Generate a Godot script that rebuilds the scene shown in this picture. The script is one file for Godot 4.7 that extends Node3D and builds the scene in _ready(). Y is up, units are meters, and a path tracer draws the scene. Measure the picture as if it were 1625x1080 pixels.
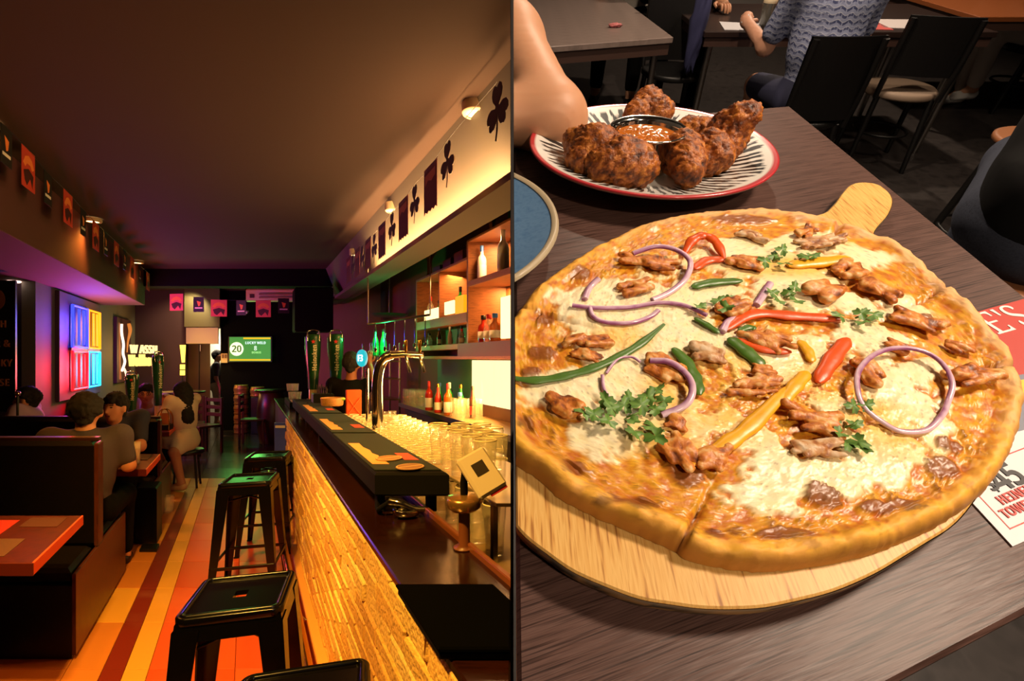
extends Node3D
# Two rooms side by side, parted by one thin added wall: a dim bar (x < 0) and a restaurant table with a pizza (x > 0).
# The bar's long axis runs obliquely; a spot in it is (X across, Y up, D along). The restaurant is built on its own inclined frame.

const F := 811.0
const CX := 812.5
const CY := 568.0
const EYE := 1.55
const SKEW := 0.5185
const EPS := 0.0025
const TABLE_EYE := 0.30          # eye above the restaurant table top
var TURN := atan2(758.0, 811.0)
var RT := Transform3D()          # restaurant frame -> world
var rng := RandomNumberGenerator.new()
var used := {}
var M := {}
var noise_a := FastNoiseLite.new()
var noise_b := FastNoiseLite.new()

class MB:
	var v := PackedVector3Array()
	var c := PackedColorArray()
	var u := PackedVector2Array()
	var t := PackedInt32Array()
	var col := Color.WHITE
	var tinted := false
	var weld := PackedInt32Array()      # pairs of points that share a normal
	func p(a: Vector3, uv := Vector2.ZERO) -> int:
		v.append(a)
		c.append(col)
		u.append(uv)
		return v.size() - 1
	func tri(a: int, b: int, d: int):
		t.append(a)
		t.append(b)
		t.append(d)
	func quad(a: int, b: int, d: int, e: int):
		tri(a, b, d)
		tri(a, d, e)
	func face(pts: Array, out: Vector3):
		var n: Vector3 = (pts[2] - pts[0]).cross(pts[1] - pts[0])
		if pts.size() > 3:
			n += (pts[3] - pts[0]).cross(pts[2] - pts[0])
		if n.dot(out) < 0:
			pts.reverse()
		var b := v.size()
		for q in pts:
			p(q)
		for k in range(1, pts.size() - 1):
			tri(b, b + k, b + k + 1)
	func add(o: MB, x := Transform3D()):
		var b := v.size()
		for k in o.v.size():
			v.append(x * o.v[k])
			c.append(o.c[k])
			u.append(o.u[k])
		for k in o.t:
			t.append(b + k)
		for k in o.weld:
			weld.append(b + k)
		tinted = tinted or o.tinted
	func shift(d: Vector3):
		for k in v.size():
			v[k] += d
	func xform(x: Transform3D):
		for k in v.size():
			v[k] = x * v[k]
	func moved(x: Transform3D) -> MB:
		xform(x)
		return self
	func aabb() -> AABB:
		var a := AABB(v[0], Vector3.ZERO)
		for q in v:
			a = a.expand(q)
		return a
	func clip(n: Vector3, d: float):      # keeps what lies where n.p >= d and closes nothing
		var o := PackedInt32Array()
		for k in range(0, t.size(), 3):
			var ids := [t[k], t[k + 1], t[k + 2]]
			var s := []
			for q in ids:
				s.append(n.dot(v[q]) - d)
			if s[0] >= 0 and s[1] >= 0 and s[2] >= 0:
				o.append_array(PackedInt32Array(ids))
				continue
			if s[0] < 0 and s[1] < 0 and s[2] < 0:
				continue
			var poly := []
			for q in 3:
				var w := (q + 1) % 3
				if s[q] >= 0:
					poly.append(ids[q])
				if (s[q] >= 0) != (s[w] >= 0):
					var f: float = s[q] / (s[q] - s[w])
					v.append(v[ids[q]].lerp(v[ids[w]], f))
					c.append(c[ids[q]].lerp(c[ids[w]], f))
					u.append(u[ids[q]].lerp(u[ids[w]], f))
					poly.append(v.size() - 1)
			for q in range(1, poly.size() - 1):
				o.append(poly[0])
				o.append(poly[q])
				o.append(poly[q + 1])
		t = o
	func mesh() -> ArrayMesh:
		var n := PackedVector3Array()
		n.resize(v.size())
		for k in range(0, t.size(), 3):
			var a := t[k]
			var b := t[k + 1]
			var d := t[k + 2]
			var q := (v[d] - v[a]).cross(v[b] - v[a])
			n[a] += q
			n[b] += q
			n[d] += q
		for k in range(0, weld.size(), 2):
			n[weld[k]] += n[weld[k + 1]]
			n[weld[k + 1]] = n[weld[k]]
		for k in n.size():
			n[k] = n[k].normalized() if n[k].length_squared() > 0 else Vector3.UP
		var arr := []
		arr.resize(Mesh.ARRAY_MAX)
		arr[Mesh.ARRAY_VERTEX] = v
		arr[Mesh.ARRAY_NORMAL] = n
		if tinted:
			arr[Mesh.ARRAY_COLOR] = c
		arr[Mesh.ARRAY_TEX_UV] = u
		arr[Mesh.ARRAY_INDEX] = t
		var m := ArrayMesh.new()
		m.add_surface_from_arrays(Mesh.PRIMITIVE_TRIANGLES, arr)
		return m

# ---------- shapes ----------
func box(s: Vector3, b := 0.004, at := Vector3.ZERO) -> MB:      # chamfered box, centred
	var o := MB.new()
	var h := s / 2
	b = minf(b, minf(h.x, minf(h.y, h.z)) * 0.6)
	var P := func(sx: float, sy: float, sz: float, ax: int) -> Vector3:
		var q := Vector3(sx * (h.x - b), sy * (h.y - b), sz * (h.z - b))
		if ax == 0: q.x = sx * h.x
		if ax == 1: q.y = sy * h.y
		if ax == 2: q.z = sz * h.z
		return q + at
	for g in [-1.0, 1.0]:
		o.face([P.call(g, -1, -1, 0), P.call(g, 1, -1, 0), P.call(g, 1, 1, 0), P.call(g, -1, 1, 0)], Vector3(g, 0, 0))
		o.face([P.call(-1, g, -1, 1), P.call(1, g, -1, 1), P.call(1, g, 1, 1), P.call(-1, g, 1, 1)], Vector3(0, g, 0))
		o.face([P.call(-1, -1, g, 2), P.call(1, -1, g, 2), P.call(1, 1, g, 2), P.call(-1, 1, g, 2)], Vector3(0, 0, g))
		for w in [-1.0, 1.0]:
			o.face([P.call(g, w, -1, 0), P.call(g, w, 1, 0), P.call(g, w, 1, 1), P.call(g, w, -1, 1)], Vector3(g, w, 0))
			o.face([P.call(g, -1, w, 0), P.call(g, 1, w, 0), P.call(g, 1, w, 2), P.call(g, -1, w, 2)], Vector3(g, 0, w))
			o.face([P.call(-1, g, w, 1), P.call(1, g, w, 1), P.call(1, g, w, 2), P.call(-1, g, w, 2)], Vector3(0, g, w))
			for q in [-1.0, 1.0]:
				o.face([P.call(g, w, q, 0), P.call(g, w, q, 1), P.call(g, w, q, 2)], Vector3(g, w, q))
	return o

func inset(poly: PackedVector2Array, b: float) -> PackedVector2Array:
	var n := poly.size()
	var sgn := -1.0 if Geometry2D.is_polygon_clockwise(poly) else 1.0
	var o := PackedVector2Array()
	for k in n:
		var e1 := (poly[k] - poly[(k + n - 1) % n]).normalized()
		var e2 := (poly[(k + 1) % n] - poly[k]).normalized()
		var n1 := Vector2(-e1.y, e1.x) * sgn
		var n2 := Vector2(-e2.y, e2.x) * sgn
		var m := n1 + n2
		m = m / maxf(m.length_squared() / 2.0, 0.4)
		o.append(poly[k] + m * b)
	return o

func prism(poly: PackedVector2Array, y0: float, y1: float, b := 0.004, smooth := false) -> MB:      # plan polygon (x, z) from y0 to y1
	var o := MB.new()
	b = minf(b, (y1 - y0) * 0.4)
	var n := poly.size()
	var ins := inset(poly, b) if b > 0 else poly
	var tris := Geometry2D.triangulate_polygon(ins)
	var cw := Geometry2D.is_polygon_clockwise(poly)
	for k in range(0, tris.size(), 3):
		var a := [ins[tris[k]], ins[tris[k + 1]], ins[tris[k + 2]]]
		o.face([Vector3(a[0].x, y1, a[0].y), Vector3(a[1].x, y1, a[1].y), Vector3(a[2].x, y1, a[2].y)], Vector3.UP)
		o.face([Vector3(a[0].x, y0, a[0].y), Vector3(a[1].x, y0, a[1].y), Vector3(a[2].x, y0, a[2].y)], Vector3.DOWN)
	var lv := [[ins, y0], [poly, y0 + b], [poly, y1 - b], [ins, y1]] if b > 0 else [[poly, y0], [poly, y1]]
	if smooth:
		var base := o.v.size()
		for l in lv:
			for k in n + 1:
				o.p(Vector3(l[0][k % n].x, l[1], l[0][k % n].y))
		for l in lv.size() - 1:
			for k in n:
				var q := base + l * (n + 1) + k
				if cw:
					o.quad(q, q + 1, q + n + 2, q + n + 1)
				else:
					o.quad(q, q + n + 1, q + n + 2, q + 1)
		for l in lv.size():
			o.weld.append(base + l * (n + 1))
			o.weld.append(base + l * (n + 1) + n)
		return o
	for l in lv.size() - 1:
		for k in n:
			var w := (k + 1) % n
			var e := poly[w] - poly[k]
			var out := Vector3(e.y, 0, -e.x) * (-1.0 if cw else 1.0)
			var A: PackedVector2Array = lv[l][0]
			var B: PackedVector2Array = lv[l + 1][0]
			o.face([Vector3(A[k].x, lv[l][1], A[k].y), Vector3(A[w].x, lv[l][1], A[w].y), Vector3(B[w].x, lv[l + 1][1], B[w].y), Vector3(B[k].x, lv[l + 1][1], B[k].y)], out)
	return o

func lathe(pr: Array, seg := 20, at := Vector3.ZERO) -> MB:       # profile of [radius, height], upwards on the outside; a doubled point is a crease
	var o := MB.new()
	for q in pr:
		for k in seg + 1:
			var a := TAU * k / seg
			o.p(Vector3(q[0] * cos(a), q[1], q[0] * sin(a)) + at, Vector2(float(k) / seg, q[1]))
		o.weld.append(o.v.size() - 1)
		o.weld.append(o.v.size() - 1 - seg)
	for r in pr.size() - 1:
		if pr[r][0] == pr[r + 1][0] and pr[r][1] == pr[r + 1][1]:
			continue
		for k in seg:
			var q := r * (seg + 1) + k
			o.quad(q, q + 1, q + seg + 2, q + seg + 1)
	return o

func sm(pts: Array, per := 6, closed := false) -> Array:      # Catmull-Rom through points
	var o := []
	var n := pts.size()
	for k in (n if closed else n - 1):
		var a = pts[(k + n - 1) % n] if closed else pts[maxi(k - 1, 0)]
		var b = pts[k]
		var c = pts[(k + 1) % n]
		var d = pts[(k + 2) % n] if closed else pts[mini(k + 2, n - 1)]
		for j in per:
			var f := float(j) / per
			o.append(0.5 * ((2 * b) + (c - a) * f + (2 * a - 5 * b + 4 * c - d) * f * f + (3 * b - a - 3 * c + d) * f * f * f))
	if not closed:
		o.append(pts[n - 1])
	return o

func tube(pts: Array, ra, seg := 8, flat := 1.0, up := Vector3.ZERO, caps := true, closed := false) -> MB:     # ra: radius or one per point; flat: the second radius over the first
	var o := MB.new()
	var n := pts.size()
	var ref := up if up != Vector3.ZERO else Vector3(0.31, 0.87, 0.38)
	var dir0: Vector3
	for k in n:
		var d: Vector3 = pts[(k + 1) % n if closed else mini(k + 1, n - 1)] - pts[(k + n - 1) % n if closed else maxi(k - 1, 0)]
		d = d.normalized()
		if k == 0:
			dir0 = d
		var side := d.cross(ref)
		if side.length() < 0.01:
			side = d.cross(Vector3(1, 0.2, 0))
		side = side.normalized()
		var hi := side.cross(d).normalized()
		if up == Vector3.ZERO:
			ref = hi
		var r: float = ra[k] if ra is Array else ra
		for j in seg + 1:
			var a := TAU * j / seg
			o.p(pts[k] + side * cos(a) * r + hi * sin(a) * r * flat, Vector2(float(j) / seg, float(k) / n))
		o.weld.append(o.v.size() - 1)
		o.weld.append(o.v.size() - 1 - seg)
	for k in (n if closed else n - 1):
		var w := (k + 1) % n
		for j in seg:
			o.quad(k * (seg + 1) + j, k * (seg + 1) + j + 1, w * (seg + 1) + j + 1, w * (seg + 1) + j)
	if caps and not closed:
		for e in 2:
			var k := 0 if e == 0 else n - 1
			var m := o.p(pts[k])
			var ring := []
			for j in seg + 1:
				ring.append(o.p(o.v[k * (seg + 1) + j]))
			for j in seg:
				if e == 0:
					o.tri(m, ring[j + 1], ring[j])
				else:
					o.tri(m, ring[j], ring[j + 1])
	return o

func blob(r: Vector3, amp := 0.15, freq := 2.0, sd := 1, nu := 22, nv := 14, fine := 0.0) -> MB:      # lumpy ellipsoid
	var o := MB.new()
	noise_a.seed = sd
	noise_a.frequency = 1.0
	for a in nv + 1:
		for b in nu + 1:
			var la := PI * a / nv
			var lo := TAU * (b % nu) / nu
			var d := Vector3(sin(la) * cos(lo), cos(la), sin(la) * sin(lo))
			var q := 1.0 + amp * noise_a.get_noise_3dv(d * freq) * 1.6 + fine * noise_a.get_noise_3dv(d * freq * 4.5 + Vector3(9, 1, 4))
			o.p(d * r * q)
		o.weld.append(o.v.size() - 1)
		o.weld.append(o.v.size() - 1 - nu)
	for a in nv:
		for b in nu:
			var q := a * (nu + 1) + b
			o.quad(q, q + nu + 1, q + nu + 2, q + 1)
	return o

func bar(a: Vector3, b: Vector3, w: float, h: float, bev := 0.003) -> MB:      # a straight bar with a rectangular section
	var z := (b - a).normalized()
	var x := Vector3.UP.cross(z)
	x = x.normalized() if x.length() > 0.01 else Vector3.RIGHT
	var o := box(Vector3(w, h, a.distance_to(b)), bev)
	o.xform(Transform3D(Basis(x, z.cross(x), z), (a + b) / 2))
	return o

func sdf(bones: Array, cell: float, k := 0.02) -> MB:      # bones [a, b, ra, rb]: tapered capsules joined with a smooth minimum, meshed as surface nets
	var lo := Vector3.INF
	var hi := -Vector3.INF
	for q in bones:
		for e in 2:
			var r: float = q[2 + e] + 2.5 * cell + k * 0.5
			lo = lo.min(q[e] - Vector3.ONE * r)
			hi = hi.max(q[e] + Vector3.ONE * r)
	var n := Vector3i(((hi - lo) / cell).ceil()) + Vector3i.ONE * 2
	var sy := n.x
	var sz := n.x * n.y
	var f := PackedFloat32Array()
	f.resize(n.x * n.y * n.z)
	f.fill(1.0)
	for q in bones:
		var a: Vector3 = q[0]
		var ab: Vector3 = q[1] - a
		var ra: float = q[2]
		var rb: float = q[3]
		var l2 := maxf(ab.length_squared(), 1e-9)
		var reach := 2.0 * cell + k
		var l := Vector3i(((a - Vector3.ONE * (ra + reach)).min(q[1] - Vector3.ONE * (rb + reach)) - lo) / cell).max(Vector3i.ZERO)
		var h := Vector3i(((a + Vector3.ONE * (ra + reach)).max(q[1] + Vector3.ONE * (rb + reach)) - lo) / cell).min(n - Vector3i.ONE)
		for z in range(l.z, h.z + 1):
			for y in range(l.y, h.y + 1):
				var row := z * sz + y * sy
				for x in range(l.x, h.x + 1):
					var p := lo + Vector3(x, y, z) * cell - a
					var s := clampf(p.dot(ab) / l2, 0.0, 1.0)
					var d := (p - ab * s).length() - ra - (rb - ra) * s
					var e := f[row + x]
					var w := maxf(k - absf(d - e), 0.0)
					f[row + x] = minf(d, e) - w * w * 0.25 / k
	var o := MB.new()
	var ids := {}
	for z in n.z - 1:
		for y in n.y - 1:
			var row := z * sz + y * sy
			for x in n.x - 1:
				var i := row + x
				if absf(f[i]) > 2.0 * cell:
					continue
				var c := [f[i], f[i + 1], f[i + sy], f[i + sy + 1], f[i + sz], f[i + sz + 1], f[i + sz + sy], f[i + sz + sy + 1]]
				var neg := 0
				for q in c:
					if q < 0: neg += 1
				if neg == 0 or neg == 8:
					continue
				var sum := Vector3.ZERO
				var cnt := 0
				for e in [[0, 1], [2, 3], [4, 5], [6, 7], [0, 2], [1, 3], [4, 6], [5, 7], [0, 4], [1, 5], [2, 6], [3, 7]]:
					var u: float = c[e[0]]
					var w: float = c[e[1]]
					if (u < 0) != (w < 0):
						var t := u / (u - w)
						var A := Vector3(e[0] & 1, (e[0] >> 1) & 1, e[0] >> 2)
						var B := Vector3(e[1] & 1, (e[1] >> 1) & 1, e[1] >> 2)
						sum += A.lerp(B, t)
						cnt += 1
				ids[i] = o.p(lo + (Vector3(x, y, z) + sum / cnt) * cell)
	for i in ids:
		for ax in 3:
			var st: int = [1, sy, sz][ax]
			var s1: int = [sy, sz, 1][ax]
			var s2: int = [sz, 1, sy][ax]
			if (f[i] < 0) == (f[i + st] < 0):
				continue
			if not (ids.has(i - s1) and ids.has(i - s2) and ids.has(i - s1 - s2)):
				continue
			if f[i] < 0:
				o.quad(ids[i], ids[i - s2], ids[i - s1 - s2], ids[i - s1])
			else:
				o.quad(ids[i], ids[i - s1], ids[i - s1 - s2], ids[i - s2])
	return o

# ---------- naming and placing ----------
func numbered(s: String) -> String:
	var k: int = used.get(s, 0)
	used[s] = k + 1
	return s if k == 0 else "%s_%03d" % [s, k]

func metas(o: Node3D, label: String, cat: String, group := "", kind := ""):
	if label: o.set_meta("label", label)
	if cat: o.set_meta("category", cat)
	if group: o.set_meta("group", group)
	if kind: o.set_meta("kind", kind)

func thing(called: String, label: String, cat: String, x := Transform3D(), group := "") -> Node3D:
	var o := Node3D.new()
	o.name = numbered(called)
	o.transform = x
	add_child(o)
	metas(o, label, cat, group)
	return o

func part(parent: Node3D, called: String, m, mt: Material, x := Transform3D(), label := "") -> MeshInstance3D:
	var o := MeshInstance3D.new()
	o.name = called
	o.mesh = m.mesh() if m is MB else m
	o.material_override = mt
	o.transform = x
	parent.add_child(o, true)
	if label: o.set_meta("label", label)
	return o

func partw(parent: Node3D, called: String, m: MB, mt: Material, label := "") -> MeshInstance3D:      # a part whose mesh is given in the parent's outer frame
	m.xform(parent.transform.affine_inverse())
	return part(parent, called, m, mt, Transform3D(), label)

func solo(called: String, label: String, cat: String, m: MB, mt: Material, frame := Transform3D(), group := "", kind := "") -> MeshInstance3D:
	var a := m.aabb()
	var base := Vector3(a.get_center().x, a.position.y, a.get_center().z)
	m.shift(-base)
	var o := MeshInstance3D.new()
	o.name = numbered(called)
	o.mesh = m.mesh()
	o.material_override = mt
	o.transform = frame * Transform3D(Basis(), base)
	add_child(o)
	metas(o, label, cat, group, kind)
	return o

func struct(called: String, m: MB, mt: Material, frame := Transform3D()) -> MeshInstance3D:
	return solo(called, "", "", m, mt, frame, "", "structure")

func dup(src: Node3D, x: Transform3D, label := "", group := "") -> Node3D:
	var o: Node3D = src.duplicate()
	var base := String(src.name)
	var cut := base.rfind("_")
	if cut > 0 and base.substr(cut + 1).is_valid_int():
		base = base.substr(0, cut)
	o.name = numbered(base)
	o.transform = x
	add_child(o)
	if label: o.set_meta("label", label)
	if group: o.set_meta("group", group)
	return o

func at(p: Vector3, yaw := 0.0) -> Transform3D:
	return Transform3D(Basis(Vector3.UP, yaw), p)

func L(X: float, Y: float, D: float) -> Vector3:      # a spot in the bar
	return Vector3(X - SKEW * D, Y, -D)

func R(x: float, h: float, d: float) -> Vector3:      # a spot in the restaurant's frame: table top at 0, the eye over the origin
	return Vector3(x, h, -d)

func onto(px: float, py: float, h: float) -> Vector3:      # where the sight line through a traced outline point meets the level h over the restaurant table
	var x := (px - CX) / F
	var y := (CY - py) / F
	var n := y * cos(TURN) - sin(TURN)
	var d := y * sin(TURN) + cos(TURN)
	var t := (TABLE_EYE - h) / -n
	return Vector3(x * t, h, -d * t)

func plan(X0: float, X1: float, D0: float, D1: float) -> PackedVector2Array:      # a run along the bar's long axis, ending at the parting wall
	var q := PackedVector2Array()
	for e in [[X0, D0], [X1, D0], [X1, D1], [X0, D1]]:
		q.append(Vector2(e[0] - SKEW * e[1], -e[1]))
	return cutplan(q)

func cutplan(q: PackedVector2Array) -> PackedVector2Array:
	var o := PackedVector2Array()
	var n := q.size()
	for k in n:
		var a := q[k]
		var b := q[(k + 1) % n]
		if a.x <= -EPS: o.append(a)
		if (a.x <= -EPS) != (b.x <= -EPS):
			o.append(a.lerp(b, (-EPS - a.x) / (b.x - a.x)))
	return o

func pl(X0: float, X1: float, D0: float, D1: float, Y0: float, Y1: float, b := 0.004) -> MB:
	return prism(plan(X0, X1, D0, D1), Y0, Y1, b)

func along(sec: Array, D0: float, D1: float) -> MB:      # a section of [X, Y] corners drawn along the bar's long axis
	var o := MB.new()
	var n := sec.size()
	var mid := Vector2.ZERO
	for q in sec: mid += Vector2(q[0], q[1]) / n
	for k in n:
		var a = sec[k]
		var b = sec[(k + 1) % n]
		var m := Vector2(a[0] + b[0], a[1] + b[1]) / 2 - mid
		o.face([L(a[0], a[1], D0), L(b[0], b[1], D0), L(b[0], b[1], D1), L(a[0], a[1], D1)], Vector3(m.x, m.y, 0))
	for e in 2:
		var pts := []
		for q in sec: pts.append(L(q[0], q[1], [D0, D1][e]))
		o.face(pts, Vector3(0, 0, [1, -1][e]))
	o.clip(Vector3.LEFT, EPS)
	return o

# ---------- materials ----------
func mat(c: Color, rough := 0.6, metal := 0.0, extra := {}) -> StandardMaterial3D:
	var m := StandardMaterial3D.new()
	m.albedo_color = c
	m.roughness = rough
	m.metallic = metal
	for k in extra:
		m.set(k, extra[k])
	return m

func rgb(r: int, g: int, b: int) -> Color:
	return Color8(r, g, b)

func glow(c: Color, e: float, base := Color(0.02, 0.02, 0.02)) -> StandardMaterial3D:
	return mat(base, 0.5, 0.0, {"emission_enabled": true, "emission": c, "emission_energy_multiplier": e})

func pane(c: Color, a: float, rough := 0.05) -> StandardMaterial3D:
	c.a = a
	return mat(c, rough, 0.0, {"transparency": BaseMaterial3D.TRANSPARENCY_ALPHA})

func vmat(rough := 0.6, extra := {}) -> StandardMaterial3D:
	var m := mat(Color.WHITE, rough, 0.0, extra)
	m.vertex_color_use_as_albedo = true
	return m

func noise_tex(freq: float, sd: int, colors: Array = [], size := 256, normal := 0.0, oct := 4) -> NoiseTexture2D:
	var n := FastNoiseLite.new()
	n.seed = sd
	n.frequency = freq
	n.fractal_octaves = oct
	var t := NoiseTexture2D.new()
	t.width = size
	t.height = size
	t.seamless = true
	t.noise = n
	if normal > 0:
		t.as_normal_map = true
		t.bump_strength = normal
	if colors.size():
		var g := Gradient.new()
		g.offsets = PackedFloat32Array(range(colors.size()).map(func(k): return float(k) / (colors.size() - 1)))
		g.colors = PackedColorArray(colors)
		t.color_ramp = g
	return t

func tri_tex(m: StandardMaterial3D, t: Texture2D, scale: Vector3) -> StandardMaterial3D:
	m.albedo_texture = t
	m.uv1_triplanar = true
	m.uv1_scale = scale
	return m

func bumpy(m: StandardMaterial3D, t: Texture2D, s: float, scale := Vector3.ONE) -> StandardMaterial3D:
	m.normal_enabled = true
	m.normal_texture = t
	m.normal_scale = s
	if not m.uv1_triplanar:
		m.uv1_triplanar = true
		m.uv1_scale = scale
	return m

func text(s: String, size: float, depth: float, bold := true, face := "Droid Sans") -> TextMesh:
	var t := TextMesh.new()
	var f := SystemFont.new()
	f.font_names = PackedStringArray([face])
	f.font_weight = 700 if bold else 400
	t.font = f
	t.text = s
	t.font_size = 64
	t.pixel_size = size / 64.0
	t.depth = depth
	t.curve_step = 4.0
	return t

func _ready():
	rng.seed = 7
	noise_b.seed = 3
	noise_b.frequency = 1.0
	noise_b.fractal_octaves = 4
	var cb := Basis(Vector3.RIGHT, TURN)
	RT = Transform3D(cb, Vector3(0, EYE, 0)) * Transform3D(Basis(), Vector3(0, -TABLE_EYE, 0))
	# camera: level, with the lens shifted a little so that the horizon lies below the middle
	var cam := Camera3D.new()
	cam.name = "camera"
	cam.projection = Camera3D.PROJECTION_FRUSTUM
	cam.near = 0.05
	cam.far = 60.0
	cam.size = 1080.0 / F * 0.05
	cam.frustum_offset = Vector2(0, 28.0 / F * 0.05)
	cam.position = Vector3(0, EYE, 0)
	cam.current = true
	add_child(cam)
	var we := WorldEnvironment.new()
	we.name = "environment"
	var e := Environment.new()
	e.background_mode = Environment.BG_COLOR
	e.background_color = Color(0.002, 0.002, 0.003)
	e.ambient_light_source = Environment.AMBIENT_SOURCE_DISABLED
	e.tonemap_mode = Environment.TONE_MAPPER_LINEAR
	e.tonemap_exposure = 1.0
	e.sdfgi_enabled = true
	e.ssao_enabled = true
	e.ssil_enabled = true
	we.environment = e
	add_child(we)
	lights()
	materials()
	bar_shell()
	restaurant_shell()
	bar_counter()
	back_bar()
	booths()
	stools()
	bunting()
	bar_people()
	far_end()
	dining_table()
	pizza()
	wings_plate()
	background()

func omni(called: String, p: Vector3, c: Color, e: float, size := 0.05):
	var l := OmniLight3D.new()
	l.name = called
	l.position = p
	l.light_color = c
	l.light_energy = e
	l.light_size = size
	l.omni_range = 14.0
	l.omni_attenuation = 2.0
	l.shadow_enabled = true
	add_child(l, true)

func spot(called: String, p: Vector3, towards: Vector3, c: Color, e: float, ang := 55.0, size := 0.04):
	var l := SpotLight3D.new()
	l.name = called
	var z := -(towards - p).normalized()
	var x := (Vector3.UP if absf(z.y) < 0.95 else Vector3.FORWARD).cross(z).normalized()
	l.transform = Transform3D(Basis(x, z.cross(x), z), p)
	l.light_color = c
	l.light_energy = e
	l.light_size = size
	l.spot_angle = ang
	l.spot_angle_attenuation = 0.6
	l.spot_range = 14.0
	l.spot_attenuation = 2.0
	l.shadow_enabled = true
	add_child(l, true)

func area(called: String, p: Vector3, towards: Vector3, size: Vector2, c: Color, e: float):      # the first side of a long strip lies along the bar's axis
	var l := AreaLight3D.new()
	l.name = called
	var z := -(towards - p).normalized()
	var x := (Vector3.UP if absf(z.y) < 0.95 else Vector3.FORWARD).cross(z).normalized()
	if size.x > 4.0 * size.y:
		x = (L(0, 0, 1) - L(0, 0, 0)).normalized()
		z = (z - x * z.dot(x)).normalized()
	l.transform = Transform3D(Basis(x, z.cross(x), z), p)
	l.area_size = size
	l.light_color = c
	l.light_energy = e
	l.area_range = 14.0
	l.shadow_enabled = true
	add_child(l, true)

const BAR_LAMPS := [[1.306, 2.92, 2.94, 2.4], [1.336, 4.65, 2.88, 2.2], [1.361, 6.39, 2.83, 1.2], [-1.6, 3.1, 2.96, 1.6], [-1.6, 5.3, 2.96, 2.6], [-1.63, 7.6, 2.96, 2.2], [-1.67, 10.1, 2.96, 0.8], [-0.6, 1.75, 2.96, 10.0], [-0.75, 0.5, 2.96, 13.0]]  # the last two are added out of view to light bricks and floor
const DRAINER := 2.5  # strength of the strip added behind the glasses
const COVE := 10.0
const TABLE_LAMPS := [[1.22, 0.63, 4.9], [2.5, 4.8, 4.0], [0.75, 2.6, 3.2], [2.7, 2.2, 1.2], [0.8, -0.9, 1.9]]  # the last one is an added fill behind the camera

func lights():
	# the bar: warm ceiling spots, the lit shelves, the neon window
	var warm := rgb(255, 150, 52)
	for q in BAR_LAMPS:
		var p := L(q[0], q[2] - 0.015, q[1])
		var to := L(0.7, 1.0, q[1] - 0.25) if q[0] > 0 else L(-0.1, 0.0, q[1] - 0.4) if q[1] > 2.0 else L(0.4, 0.45, q[1] + 1.6)
		if p.x < -0.1:
			spot("ceiling_spot", p, to, warm if q[1] > 2.0 else rgb(255, 190, 78), q[3], 44.0 if q[0] > 0 else 56.0 if q[1] > 2.5 else 40.0, 0.06)
	area("cove_strip_light", L(1.36, 2.482, 4.2), L(1.2, 3.0, 4.2), Vector2(3.3, 0.05), rgb(255, 192, 124), COVE)
	area("added_drainer_light", L(1.46, 1.0, 3.8), L(1.25, 3.0, 3.8), Vector2(1.7, 0.06), rgb(255, 186, 108), DRAINER)  # added light, brightens glasses and ceiling from behind the drainer
	# the restaurant: neutral ceiling spots
	for q in TABLE_LAMPS:
		var p := RT * R(q[0], 1.53, q[1])
		spot("restaurant_spot", p, RT * R(q[0] * 0.9, -1.1, q[1]), rgb(255, 228, 200), q[2], 66.0, 0.16 if q[0] == 1.22 else 0.06)

func materials():
	M.grain = noise_tex(0.012, 5, [Color(0.72, 0.72, 0.72), Color(1, 1, 1), Color(0.84, 0.84, 0.84)], 512)
	M.fine = noise_tex(0.05, 8, [], 256, 6.0)
	M.soft = noise_tex(0.02, 9, [], 256, 4.0)
	M.ceiling = mat(rgb(56, 37, 27), 0.9)
	M.cream = mat(rgb(98, 92, 82), 0.8)
	M.black = mat(rgb(14, 12, 11), 0.45)
	M.blackmatt = mat(rgb(14, 13, 12), 0.85, 0.0, {"metallic_specular": 0.2})
	M.leather = bumpy(mat(rgb(15, 10, 10), 0.36), M.fine, 0.25, Vector3(9, 9, 9))
	M.darkwood = tri_tex(mat(rgb(62, 30, 18), 0.35), M.grain, Vector3(1, 8, 8))
	M.redwood = tri_tex(mat(rgb(36, 13, 8), 0.2), M.grain, Vector3(1, 8, 8))
	M.chrome = mat(rgb(220, 216, 205), 0.12, 1.0)
	M.steel = mat(rgb(170, 165, 158), 0.3, 1.0)
	M.brass = mat(rgb(214, 160, 60), 0.22, 1.0)
	M.glass = pane(rgb(245, 240, 220), 0.06)
	M.green_wall = mat(rgb(40, 96, 66), 0.7)
	M.stool = mat(rgb(7, 6, 6), 0.2, 0.0, {"metallic_specular": 0.4})
	M.white = mat(rgb(226, 224, 218), 0.6)
	M.skin = mat(rgb(202, 146, 110), 0.55)
	M.hair = mat(rgb(20, 15, 13), 0.85)
	M.red = mat(rgb(190, 32, 28), 0.5)

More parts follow.
